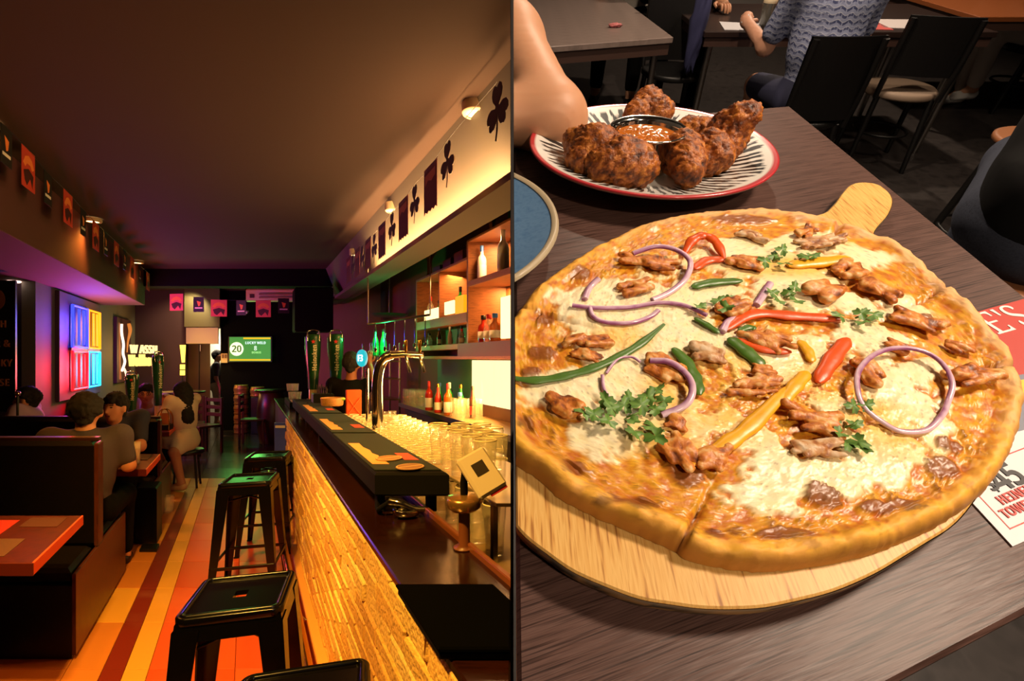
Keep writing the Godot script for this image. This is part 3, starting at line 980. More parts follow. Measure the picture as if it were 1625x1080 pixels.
# ---------- the shelves behind the bar ----------
func bottle_mesh(kind: int) -> Array:      # body profile, cap profile, label profile
	match kind:
		0: return [[[0.0, 0.0], [0.038, 0.0], [0.041, 0.005], [0.041, 0.17], [0.034, 0.2], [0.016, 0.225], [0.014, 0.265], [0.0, 0.265]], [[0.0155, 0.25], [0.0165, 0.25], [0.0165, 0.305], [0.0, 0.308]], [[0.0415, 0.03], [0.042, 0.03], [0.042, 0.13], [0.0415, 0.13]]]
		1: return [[[0.0, 0.0], [0.034, 0.0], [0.037, 0.006], [0.037, 0.13], [0.03, 0.17], [0.015, 0.21], [0.014, 0.27], [0.0, 0.27]], [[0.015, 0.255], [0.017, 0.255], [0.017, 0.29], [0.0, 0.292]], [[0.0375, 0.03], [0.038, 0.03], [0.038, 0.105], [0.0375, 0.105]]]
	return [[[0.0, 0.0], [0.044, 0.0], [0.046, 0.006], [0.046, 0.11], [0.04, 0.14], [0.018, 0.16], [0.016, 0.2], [0.0, 0.2]], [[0.017, 0.19], [0.022, 0.19], [0.022, 0.225], [0.0, 0.228]], [[0.0465, 0.03], [0.047, 0.03], [0.047, 0.09], [0.0465, 0.09]]]

func bottle(p: Vector3, kind: int, body: Material, cap: Material, lab: Material, label: String, group: String, s := 1.0):
	var q := bottle_mesh(kind)
	var t := thing("bottle", label, "bottle", Transform3D(Basis().scaled(Vector3.ONE * s), p), group)
	part(t, "body", lathe(q[0], 18), body)
	part(t, "cap", lathe(q[1], 14), cap)
	part(t, "bottle_label", lathe(q[2], 18), lab)

func back_bar():
	var wood := tri_tex(mat(rgb(150, 92, 54), 0.5), M.grain, Vector3(1, 7, 7))
	var t := thing("back_shelf", "tall brown open shelf unit with lit compartments behind the bar", "shelf unit", Transform3D(Basis(), L(2.05, 1.54, 4.7)))
	partw(t, "back_panel", pl(2.225, 2.25, 3.5, 5.75, 1.54, 2.56, 0.0), mat(rgb(140, 84, 48), 0.6))
	for q in [[3.5, 5.75, 1.54, 1.57], [3.5, 5.75, 1.63, 1.68], [4.4, 5.75, 1.86, 1.95], [4.4, 5.75, 2.40, 2.425], [3.5, 4.42, 2.16, 2.21], [3.5, 4.42, 2.545, 2.565]]:
		partw(t, "shelf_board", pl(1.9, 2.225, q[0], q[1], q[2], q[3], 0.003), wood)
	for q in [[4.39, 4.42, 1.68, 2.55], [5.72, 5.75, 1.54, 2.40], [5.05, 5.065, 1.95, 2.4]]:
		partw(t, "upright", pl(1.9, 2.225, q[0], q[1], q[2], q[3], 0.003), wood)
	partw(t, "front_band", pl(1.895, 1.9, 3.5, 4.6, 1.565, 1.68, 0.0), mat(rgb(92, 50, 30), 0.5))
	# backlit boxes in the compartments, their backlight put in as emission
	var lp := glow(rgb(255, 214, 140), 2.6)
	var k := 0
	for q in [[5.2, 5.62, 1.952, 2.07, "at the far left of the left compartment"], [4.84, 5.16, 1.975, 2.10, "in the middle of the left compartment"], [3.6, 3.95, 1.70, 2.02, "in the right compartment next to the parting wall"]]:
		var o := solo("glow_box", "warm white box with added glow " + q[4], "light panel", pl(1.95 if k < 2 else 1.96, 1.97 if k < 2 else 1.99, q[0], q[1], q[2], q[3], 0.003), lp, Transform3D(), "glowing shelf boxes")
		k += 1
	var yb := solo("amber_glow_box", "amber box with added glow beside the two pale boxes of the left compartment", "glowing box", pl(1.94, 2.02, 4.58, 4.76, 1.952, 2.12, 0.004), glow(rgb(255, 160, 20), 1.3))  # yellow box, its backlight put in as emission
	area("shelf_light", L(2.08, 2.36, 5.1), L(2.0, 1.9, 5.1), Vector2(0.15, 0.8), rgb(255, 176, 96), 1.6)
	area("shelf_light", L(2.02, 2.53, 4.15), L(2.02, 2.2, 4.15), Vector2(0.1, 0.2), rgb(255, 190, 120), 1.0)
	area("shelf_light", L(2.14, 2.14, 4.22), L(2.1, 1.7, 4.25), Vector2(0.12, 0.12), rgb(255, 184, 104), 0.9)
	# back counter with the bright niche over it
	var c := thing("back_counter", "dark back counter with a steel edge below the lit shelves", "counter", Transform3D(Basis(), L(2.05, 0.0, 5.2)))
	partw(c, "counter_top", pl(1.88, 2.25, 3.4, 6.3, 0.95, 1.0, 0.004), mat(rgb(150, 116, 78), 0.3))
	partw(c, "edge", pl(1.865, 1.88, 3.4, 6.3, 0.955, 1.003, 0.002), M.steel)
	partw(c, "body", pl(1.95, 2.25, 3.4, 6.3, 0.0, 0.95, 0.0), mat(rgb(40, 26, 18), 0.6))
	for q in 3:
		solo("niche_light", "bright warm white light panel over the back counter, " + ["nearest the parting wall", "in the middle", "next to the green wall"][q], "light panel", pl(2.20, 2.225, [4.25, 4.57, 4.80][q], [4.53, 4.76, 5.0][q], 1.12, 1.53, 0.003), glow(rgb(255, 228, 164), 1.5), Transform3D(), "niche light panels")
	area("niche_area_light", L(2.17, 1.36, 4.66), L(1.2, 1.2, 4.4), Vector2(0.6, 0.38), rgb(255, 190, 100), 5.5)
	struct("wall_green", pl(2.2, 2.25, 5.0, 5.9, 1.0, 1.54, 0.0), M.green_wall)
	# bottles
	var frost := mat(rgb(226, 226, 214), 0.25, 0.0, {"emission_enabled": false})
	var blue := mat(rgb(60, 110, 190), 0.4)
	var white: Material = M.white
	var cols := [["clear", pane(rgb(236, 230, 210), 0.25)], ["amber", pane(rgb(190, 92, 20), 0.7, 0.08)], ["green", mat(rgb(30, 130, 50), 0.1)], ["brown", mat(rgb(70, 34, 16), 0.12)], ["red", mat(rgb(170, 40, 24), 0.15)]]
	var caps := [["black", M.black], ["red", M.red], ["blue", blue], ["gold", M.brass], ["white", white]]
	var d := [4.33, 4.2, 4.1, 3.97]
	for n in 4:
		bottle(L([1.99, 2.1, 2.06, 1.99][n], 2.212, d[n]), 0, frost, [blue, blue, blue, mat(rgb(230, 228, 220), 0.4)][n], mat(rgb(214, 220, 228), 0.4), "frosted white bottle with a " + ["blue cap, leftmost of the row on the top right shelf", "blue cap, second of the row on the top right shelf", "blue cap, third of the row on the top right shelf", "white cap, tallest and rightmost on the top right shelf"][n], "frosted bottles on the top right shelf", 0.95 if n < 3 else 1.12)
	var names := ["first", "second", "third", "fourth", "fifth", "sixth", "seventh", "eighth", "ninth", "tenth", "eleventh", "twelfth", "thirteenth", "fourteenth"]
	rng.seed = 21
	for n in 9:
		var a := rng.randi() % 5
		var b := rng.randi() % 5
		bottle(L(2.02 + 0.07 * (n % 2), 1.952, 5.62 - n * 0.13), rng.randi() % 3, cols[a][1], caps[b][1], [white, M.red, mat(rgb(210, 170, 90), 0.5)][n % 3], "%s bottle with %s cap, %s from the left in the lit left compartment" % [cols[a][0], caps[b][0], names[n]], "bottles in the left compartment", 0.9)
	for n in 8:
		bottle(L(2.0 + 0.06 * (n % 2), 1.682, 5.6 - n * 0.14), 2 if n % 3 == 0 else 1, [cols[0][1], frost, cols[3][1]][n % 3], caps[n % 5][1], white, "dim bottle with a %s cap, %s from the left on the shaded middle shelf" % [caps[n % 5][0], names[n]], "bottles on the shaded middle shelf", 0.62)
	for n in 3:
		bottle(L(1.98, 1.682, 4.28 - n * 0.1), 2, [cols[4][1], cols[0][1], cols[1][1]][n], caps[n][1], white, "%s squat bottle with a %s cap, %s from the left in the lower right compartment" % [["red", "clear", "amber"][n], caps[n][0], names[n]], "bottles in the lower right compartment", 1.0)
	for n in 9:
		var a: int = [4, 2, 1, 4, 2, 2, 1, 0, 3][n]
		var b: int = [1, 2, 0, 3, 4, 3, 1, 2, 0][n]
		bottle(L(1.93 + 0.08 * (n % 3), 1.001, 5.42 - n * 0.085), [0, 1, 2, 1, 0, 1, 0, 2, 1][n], cols[a][1], caps[b][1], [white, mat(rgb(220, 190, 90), 0.5), M.red][n % 3], "%s bottle with a %s cap, %s from the left on the back counter" % [cols[a][0], caps[b][0], names[n]], "bottles on the back counter", 1.0)
	# glasses on the back counter
	var gm := pane(rgb(250, 238, 205), 0.08)
	var first: Node3D = null
	for i in 22:
		var p := L(1.92 + 0.085 * (i % 3), 1.001, 6.2 - 0.085 * int(i / 3.0) if i < 14 else 4.75 - 0.075 * int((i - 14) / 3.0))
		if p.x > -0.06: continue
		var lb := "upturned clear glass in the dense rows at the left of the back counter" if i < 14 else "clear glass in front of the bright niche panels"
		var gr := "glasses left on the back counter" if i < 14 else "glasses before the niche"
		if first == null:
			first = thing("bar_glass", lb, "glass", at(p), gr)
			part(first, "cup", lathe([[0.0, 0.18], [0.026, 0.18], [0.029, 0.176], [0.037, 0.0], [0.0355, 0.0], [0.027, 0.165], [0.0, 0.168]], 16), gm)
		else:
			dup(first, at(p), lb, gr)
	# gold cup on the top, figurine at the left end, shapes on top of the left unit
	var gc := thing("gold_trophy", "tall flared gold cup standing on top of the right shelf", "trophy", at(L(2.05, 2.567, 4.28)))
	part(gc, "cup", lathe([[0.0, 0.02], [0.012, 0.03], [0.03, 0.12], [0.05, 0.21], [0.052, 0.25], [0.046, 0.25], [0.044, 0.21], [0.0, 0.06]], 20), M.brass)
	part(gc, "foot", lathe([[0.0, 0.0], [0.04, 0.0], [0.04, 0.012], [0.01, 0.024], [0.0, 0.024]], 18), M.brass)
	var fg := thing("gold_figurine", "small gold statuette with raised arms on the far end of the shelf top", "statuette", at(L(2.0, 2.427, 5.6)))
	part(fg, "statue_body", sdf([[Vector3(0, 0.03, 0), Vector3(0, 0.14, 0), 0.03, 0.022], [Vector3(0, 0.14, 0), Vector3(0, 0.24, 0), 0.022, 0.036], [Vector3(0, 0.3, 0), Vector3(0, 0.31, 0), 0.026, 0.026], [Vector3(-0.03, 0.235, 0), Vector3(-0.08, 0.3, 0), 0.014, 0.01], [Vector3(0.03, 0.235, 0), Vector3(0.08, 0.3, 0), 0.014, 0.01]], 0.008), M.brass)
	part(fg, "pedestal", lathe([[0.0, 0.0], [0.045, 0.0], [0.045, 0.03], [0.0, 0.035]], 16), M.black)
	for n in 3:
		solo("storage_box", ["green", "brown", "tan"][n] + " box lying on top of the left shelf unit", "box", pl(2.0, 2.15, 5.3 - n * 0.28, 5.5 - n * 0.28, 2.426, 2.52 + 0.02 * n, 0.004), mat([rgb(40, 110, 50), rgb(90, 54, 34), rgb(140, 96, 60)][n], 0.6), Transform3D(), "boxes on the shelf top")
	solo("green_banner", "bright green strip of wall cloth above the shelf next to the parting wall", "banner", pl(2.21, 2.225, 4.2, 4.33, 2.6, 2.98, 0.0), mat(rgb(50, 150, 60), 0.7))
	# metal rack at the far end with cups, hanging utensils, green bottles
	var rk := thing("wire_rack", "tall steel shelf rack left of the back counter", "rack", Transform3D(Basis(), L(1.75, 0.0, 6.9)))
	for x in [1.62, 2.0]:
		for dd in [6.7, 7.15]:
			partw(rk, "post", tube([L(x, 0, dd), L(x, 1.75, dd)], 0.014, 8), M.steel)
	for y in [1.0, 1.27, 1.5]:
		partw(rk, "rack_shelf", pl(1.6, 2.02, 6.68, 7.17, y, y + 0.015, 0.002), mat(rgb(150, 120, 90), 0.4, 0.6))
	for n in 8:
		var g := thing("steel_cup", "purple tinged steel cup on the middle shelf of the steel rack", "cup", at(L(1.64 + 0.09 * (n % 4), 1.516, 6.78 + 0.14 * int(n / 4.0))), "cups on the steel rack")
		part(g, "cup", lathe([[0.0, 0.0], [0.032, 0.0], [0.036, 0.13], [0.033, 0.13], [0.029, 0.006], [0.0, 0.006]], 16), mat(rgb(186, 150, 200), 0.25, 0.5))
	var pb := thing("pink_bowl", "small pink bowl beside the glasses at the far end of the back counter", "bowl", at(L(1.98, 1.001, 6.25)))
	part(pb, "bowl", lathe([[0.0, 0.0], [0.04, 0.0], [0.075, 0.075], [0.071, 0.075], [0.036, 0.008], [0.0, 0.008]], 20), mat(rgb(206, 96, 80), 0.4))
	var hr := thing("hanging_rail", "ceiling hung rail with steel bar tools above the tap column", "rail", Transform3D(Basis(), L(1.5, 1.7, 5.6)))
	partw(hr, "rail", tube([L(1.35, 1.93, 5.7), L(1.9, 2.0, 5.3)], 0.012, 8), M.steel)
	for n in 2:
		var e := L([1.35, 1.9][n], [1.93, 2.0][n], [5.7, 5.3][n])
		partw(hr, "hanger", tube([e, Vector3(e.x, 3.0, e.z)], 0.008, 6), M.steel)
	for n in 6:
		var f := n / 5.0
		var tp := L(lerpf(1.42, 1.86, f), lerpf(1.93, 1.985, f), lerpf(5.65, 5.33, f))
		var u := thing("bar_tool", "slim steel bar spoon, %s from the left on the hung rail" % names[n], "bar tool", at(tp - Vector3(0, 0.31, 0)), "tools on the hung rail")
		part(u, "shaft", tube([Vector3(0, 0.02, 0), Vector3(0, 0.3, 0)], 0.006, 6), M.chrome)
		part(u, "spoon", blob(Vector3(0.018, 0.03, 0.006), 0.0, 1.0, 1, 10, 8), M.chrome, at(Vector3(0, 0.02, 0)))
	for n in 2:
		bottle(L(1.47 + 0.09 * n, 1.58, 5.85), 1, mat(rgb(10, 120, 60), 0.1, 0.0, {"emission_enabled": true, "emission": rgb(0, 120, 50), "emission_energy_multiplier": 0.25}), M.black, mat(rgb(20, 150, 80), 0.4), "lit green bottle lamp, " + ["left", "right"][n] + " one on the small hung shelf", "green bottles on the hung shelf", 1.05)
	solo("hung_shelf", "small glass shelf with two green bottles above the tap column", "shelf", pl(1.38, 1.64, 5.75, 5.95, 1.56, 1.578, 0.002), M.steel)
	omni("green_lamp_light", L(1.52, 1.8, 5.7), rgb(40, 255, 130), 0.25, 0.05)
	solo("black_speaker", "large black loudspeaker hung from the ceiling before the far wall", "loudspeaker", pl(0.72, 1.3, 7.7, 8.1, 1.95, 2.62, 0.02), M.blackmatt)
	var fan := thing("wall_lamp", "green tinted hanging glass tray above the far end of the back bar", "lamp", at(L(1.95, 2.12, 7.0)))
	part(fan, "tray", lathe([[0.0, 0.0], [0.2, 0.0], [0.24, 0.03], [0.235, 0.034], [0.19, 0.008], [0.0, 0.008]], 24), mat(rgb(60, 110, 80), 0.3))
	part(fan, "rod", tube([Vector3(0, 0.005, 0), Vector3(0, 0.9, 0)], 0.01, 8), M.steel)

# ---------- booths, tables, signs on the left ----------
func booth(D0: float, backD: float, D1: float, X1: float, label: String, both := true, X0 := -2.38, top := 1.0):
	var t := thing("booth_bench", label, "bench", Transform3D(Basis(), L(X1 - 0.5, 0.0, backD)))
	var pm := tri_tex(mat(rgb(84, 40, 24), 0.35), M.grain, Vector3(6, 1, 6))
	partw(t, "seat_base", pl(X0, X1 - 0.02, D0, D1, 0.0, 0.38, 0.004), M.black)
	partw(t, "end_panel", pl(X1 - 0.02, X1, D0, D1, 0.02, 0.44, 0.004), pm, "dark red-brown wooden end panel")
	partw(t, "seat_cushion", pl(X0, X1 - 0.03, D0 + 0.01, backD - 0.07, 0.38, 0.46, 0.02), M.leather)
	if both:
		partw(t, "seat_cushion", pl(X0, X1 - 0.03, backD + 0.08, D1 - 0.01, 0.38, 0.46, 0.02), M.leather)
	partw(t, "backrest", pl(X0, X1 - 0.02, backD - 0.06, backD + 0.06, 0.44, top - 0.02, 0.025), M.leather)
	partw(t, "backrest_end", pl(X1 - 0.02, X1 + 0.004, backD - 0.05, backD + 0.05, 0.44, top - 0.03, 0.006), pm)
	partw(t, "cap_rail", pl(X0, X1, backD - 0.03, backD + 0.03, top - 0.024, top, 0.004), mat(rgb(58, 30, 26), 0.35))

func booth_table(D0: float, D1: float, X1: float, label: String) -> Node3D:
	var t := thing("booth_table", label, "table", Transform3D(Basis(), L(X1 - 0.6, 0.0, (D0 + D1) / 2)))
	partw(t, "table_top", pl(-2.3, X1, D0, D1, 0.715, 0.75, 0.003), tri_tex(mat(rgb(88, 28, 22), 0.3), M.grain, Vector3(2, 2, 2)))
	partw(t, "table_edge", pl(X1 - 0.004, X1 + 0.006, D0 - 0.004, D1 + 0.004, 0.70, 0.751, 0.003), mat(rgb(226, 82, 30), 0.4), "orange-red edge strip")
	partw(t, "table_edge", pl(-2.3, X1 + 0.006, D0 - 0.008, D0, 0.70, 0.751, 0.002), mat(rgb(90, 30, 22), 0.4))
	partw(t, "column", pl(-1.5, -1.4, (D0 + D1) / 2 - 0.05, (D0 + D1) / 2 + 0.05, 0.02, 0.715, 0.01), M.black)
	partw(t, "foot", pl(-1.7, -1.2, (D0 + D1) / 2 - 0.18, (D0 + D1) / 2 + 0.18, 0.0, 0.02, 0.006), M.black)
	return t

func booths():
	booth(2.63, 3.06, 3.7, -0.88, "double sided dark leather booth bench nearest the camera, behind the near red table", true, -2.38, 1.08)
	booth(4.45, 4.85, 5.5, -0.82, "second dark leather booth bench, behind the man in the navy shirt", true, -2.9)
	booth(6.4, 6.85, 7.4, -0.95, "third dark leather booth bench, below the lit wall sign", true)
	booth_table(2.0, 2.6, -0.84, "near red booth table with a printed top and an orange-red edge")
	booth_table(3.68, 4.27, -0.73, "second red booth table carrying a tall glass of beer")
	booth_table(5.55, 6.15, -0.85, "third booth table with the menu caddy, beside the woman in white")
	# print on the near table
	for k in 4:
		solo("paper_place_mat", "dim printed paper mat on the near red table, " + ["at its back corner", "large red one in the middle", "at its front edge", "half hidden at the wall side"][k], "place mat", pl([-1.08, -1.45, -1.25, -1.5][k], [-0.9, -1.12, -0.98, -1.3][k], [2.42, 2.3, 2.06, 2.08][k], [2.56, 2.52, 2.26, 2.24][k], 0.7505, 0.7525, 0.0), mat([rgb(84, 40, 34), rgb(200, 40, 30), rgb(96, 60, 46), rgb(60, 40, 34)][k], 0.5), Transform3D(), "mats on the near table")
	# beer on the second table
	var bg := thing("beer_glass", "tall glass of reddish beer on the second booth table, beside the man's elbow", "glass", at(L(-0.85, 0.7515, 3.86)))
	part(bg, "cup", lathe([[0.0, 0.0], [0.032, 0.0], [0.036, 0.07], [0.042, 0.165], [0.0405, 0.165], [0.034, 0.07], [0.029, 0.012], [0.0, 0.012]], 18), pane(rgb(250, 230, 200), 0.25))
	part(bg, "beer", lathe([[0.0, 0.012], [0.0285, 0.012], [0.0335, 0.07], [0.0365, 0.11], [0.0, 0.11]], 18), mat(rgb(150, 56, 22), 0.2))
	solo("menu_card", "dark menu lying on the second booth table", "menu", pl(-1.0, -0.78, 4.0, 4.22, 0.7512, 0.757, 0.001), mat(rgb(50, 30, 26), 0.5))
	# caddy, dark box, dark thing on the floor
	var c := thing("menu_caddy", "small arched wire caddy with cards on the third booth table", "caddy", at(L(-0.92, 0.7515, 5.72), 0.2))
	for s in [-1.0, 1.0]:
		part(c, "frame", tube(sm([Vector3(-0.06, 0, 0.05 * s), Vector3(-0.06, 0.14, 0.045 * s), Vector3(-0.03, 0.22, 0.02 * s), Vector3(0.03, 0.22, 0.02 * s), Vector3(0.06, 0.14, 0.045 * s), Vector3(0.06, 0, 0.05 * s)], 4), 0.006, 6), M.brass)
	part(c, "base", box(Vector3(0.13, 0.06, 0.11), 0.004, Vector3(0, 0.03, 0)), M.black)
	part(c, "card", box(Vector3(0.09, 0.13, 0.004), 0.001, Vector3(0, 0.12, 0.01)), mat(rgb(210, 120, 60), 0.5))
	solo("black_block", "upright black box on the floor at the end of the second booth table", "block", pl(-0.93, -0.75, 4.25, 4.5, 0.0, 0.47, 0.012), M.black)  # plain black upright block
	solo("floor_box", "flat black object lying on the yellow floor band beside the booths", "box", pl(-0.86, -0.72, 4.08, 4.2, 0.0, 0.03, 0.006), M.black)
	solo("clear_jar", "small clear plastic cup standing on the floor by the second bench", "cup", lathe([[0.0, 0.0], [0.05, 0.0], [0.06, 0.16], [0.057, 0.16], [0.047, 0.005], [0.0, 0.005]], 18, L(-0.8, 0.0, 5.15)), pane(rgb(255, 230, 190), 0.18))
	# two beer towers standing on the tables
	beer_tower(L(-1.28, 0.751, 5.7), "short dark green beer tower on a booth table, seen over the man in navy", 0.5, "beer towers on the booth tables", Vector3(0.75, 0.72, 0.75))
	beer_tower(L(-1.045, 0.751, 6.0), "tall green beer tower with a blue lit edge beside the woman in white", 0.9, "beer towers on the booth tables", Vector3(0.72, 0.97, 0.72))
	neon()
	wall_sign()
	# poster on the far left
	var ps := thing("chalk_poster", "tall black chalkboard poster with orange-white lettering at the left edge", "poster", Transform3D(Basis(), L(-2.55, 1.15, 5.0)))
	partw(ps, "board", pl(-2.95, -2.38, 5.25, 5.29, 1.0, 2.35, 0.004), M.black)
	for k in 4:
		var tx := part(ps, "lettering", text(["IRISH", "BEER &", "WHISKY", "HOUSE"][k], 0.1, 0.004), mat(rgb(190, 120, 80), 0.6), ps.transform.affine_inverse() * at(L(-2.6, 1.9 - 0.2 * k, 5.245)))
	partw(ps, "emblem", lathe([[0.0, 0.0], [0.12, 0.0], [0.12, 0.004], [0.0, 0.004]], 24).moved(Transform3D(Basis(Vector3.RIGHT, PI / 2), L(-2.6, 2.15, 5.245))), mat(rgb(150, 90, 60), 0.6))
	# tall standing lamp-like fittings in the recess
	var dl := thing("recess_downlight", "small ceiling spotlight in the recess at the far left", "lamp", at(L(-2.62, 2.42, 5.75)))
	part(dl, "lamp_face", lathe([[0.0, -0.02], [0.05, -0.02], [0.06, -0.012], [0.06, -0.002], [0.0, -0.002]], 20), glow(rgb(255, 210, 190), 4.0))
	var pk := thing("recess_post", "slim black post with clear glass balls in front of the recess", "post", at(L(-2.2, 1.0, 4.9)))
	part(pk, "post", tube([Vector3(0, 0, 0), Vector3(0, 0.2, 0)], 0.01, 8), M.black)
	part(pk, "ball", blob(Vector3(0.025, 0.025, 0.025), 0.0, 1.0, 1, 14, 10), M.chrome, at(Vector3(0, 0.21, 0)))

func neon():
	# window of four neon panes on the left wall
	var t := thing("neon_window", "neon sign in the shape of a four pane window: blue, orange, red and cyan", "neon sign", Transform3D(Basis(), L(-2.38, 1.05, 7.3)))
	partw(t, "backing_board", pl(-2.40, -2.34, 6.38, 8.15, 1.0, 2.4, 0.01), mat(rgb(92, 72, 96), 0.6))
	var cols := [rgb(50, 60, 255), rgb(255, 140, 10), rgb(255, 24, 30), rgb(30, 190, 255)]
	var deep := [rgb(20, 26, 190), rgb(190, 70, 0), rgb(150, 0, 8), rgb(0, 70, 190)]
	for k in 4:
		var d0: float = [6.74, 7.42, 6.74, 7.42][k]
		var d1: float = [7.36, 7.98, 7.36, 7.98][k]
		var y0: float = [1.70, 1.70, 1.13, 1.13][k]
		var y1: float = [2.25, 2.25, 1.64, 1.64][k]
		partw(t, "neon_pane", pl(-2.335, -2.325, d0, d1, y0, y1, 0.002), glow(deep[k], 0.45))
		partw(t, "neon_frame_tube", tube([L(-2.30, y0, d0), L(-2.30, y0, d1), L(-2.30, y1, d1), L(-2.30, y1, d0)], 0.018, 8, 1.0, Vector3.ZERO, false, true), glow(cols[k], 2.6))
		for f in [0.4, 0.72]:
			var dd := lerpf(d0, d1, f)
			partw(t, "neon_tube", tube([L(-2.295, y0 + 0.03, dd), L(-2.295, y1 - 0.03, dd)], 0.016, 8), glow(cols[k], 2.6))
		omni("neon_light", L(-2.1, (y0 + y1) / 2, (d0 + d1) / 2), cols[k], [1.3, 0.5, 3.0, 0.7][k], 0.2)
	partw(t, "muntin", pl(-2.335, -2.30, 7.365, 7.415, 1.1, 2.28, 0.003), mat(rgb(120, 100, 120), 0.5))
	partw(t, "muntin", pl(-2.335, -2.30, 6.7, 8.0, 1.65, 1.69, 0.003), mat(rgb(120, 100, 120), 0.5))

func wall_sign():
	# gold lit wall sign further back: a tall ornament and two lines of letters
	var a := L(-2.33, 1.36, 9.4)
	var b := L(-1.86, 1.36, 10.2)
	var zx := (b - a).normalized()
	var bas := Basis(zx, Vector3.UP, zx.cross(Vector3.UP))
	var t := thing("lit_wall_sign", "gold glowing wall sign with a tall ornament and two lines of letters", "sign", Transform3D(bas, a))
	part(t, "ornament", tube(sm([Vector3(0.03, 0.82, 0), Vector3(0.03, 0.65, 0), Vector3(0.07, 0.45, 0), Vector3(0.06, 0.28, 0), Vector3(0.1, 0.12, 0), Vector3(0.03, -0.05, 0)], 5), 0.02, 8), glow(rgb(255, 220, 190), 2.2))
	part(t, "ornament_frame", tube(sm([Vector3(-0.06, 0.84, 0), Vector3(-0.05, 0.4, 0.01), Vector3(-0.04, 0.1, 0), Vector3(-0.02, -0.2, 0)], 5), 0.03, 8), glow(rgb(220, 120, 60), 0.6))
	part(t, "ornament_leaf", tube(sm([Vector3(0.19, 0.84, 0), Vector3(0.21, 0.7, 0.01), Vector3(0.17, 0.5, 0), Vector3(0.15, 0.3, 0)], 5), [0.05, 0.055, 0.06, 0.06, 0.06, 0.055, 0.05, 0.045, 0.04, 0.035, 0.03, 0.03, 0.025, 0.02, 0.02, 0.02], 8, 0.5), glow(rgb(230, 130, 50), 0.9))
	part(t, "ornament_leg", tube(sm([Vector3(0.08, 0.0, 0), Vector3(0.13, -0.1, 0), Vector3(0.15, -0.22, 0)], 5), 0.02, 8), glow(rgb(255, 200, 170), 1.8))
	part(t, "lettering", text("W ASSH", 0.22, 0.03), glow(rgb(255, 214, 140), 1.8), Transform3D(Basis().scaled(Vector3(0.85, 1.0, 1.0)), Vector3(0.56, 0.36, 0.0)))
	part(t, "lettering", text("Wolfhound", 0.3, 0.03), glow(rgb(250, 214, 110), 1.6), Transform3D(Basis().scaled(Vector3(0.52, 1.0, 1.0)), Vector3(0.6, 0.14, 0.0)))
	omni("sign_light", t.transform * Vector3(0.5, 0.3, 0.35), rgb(255, 180, 100), 0.5, 0.15)
	partw(t, "back_plate", pl(-2.4, -2.34, 9.2, 10.3, 1.1, 2.3, 0.004), mat(rgb(70, 46, 60), 0.6))

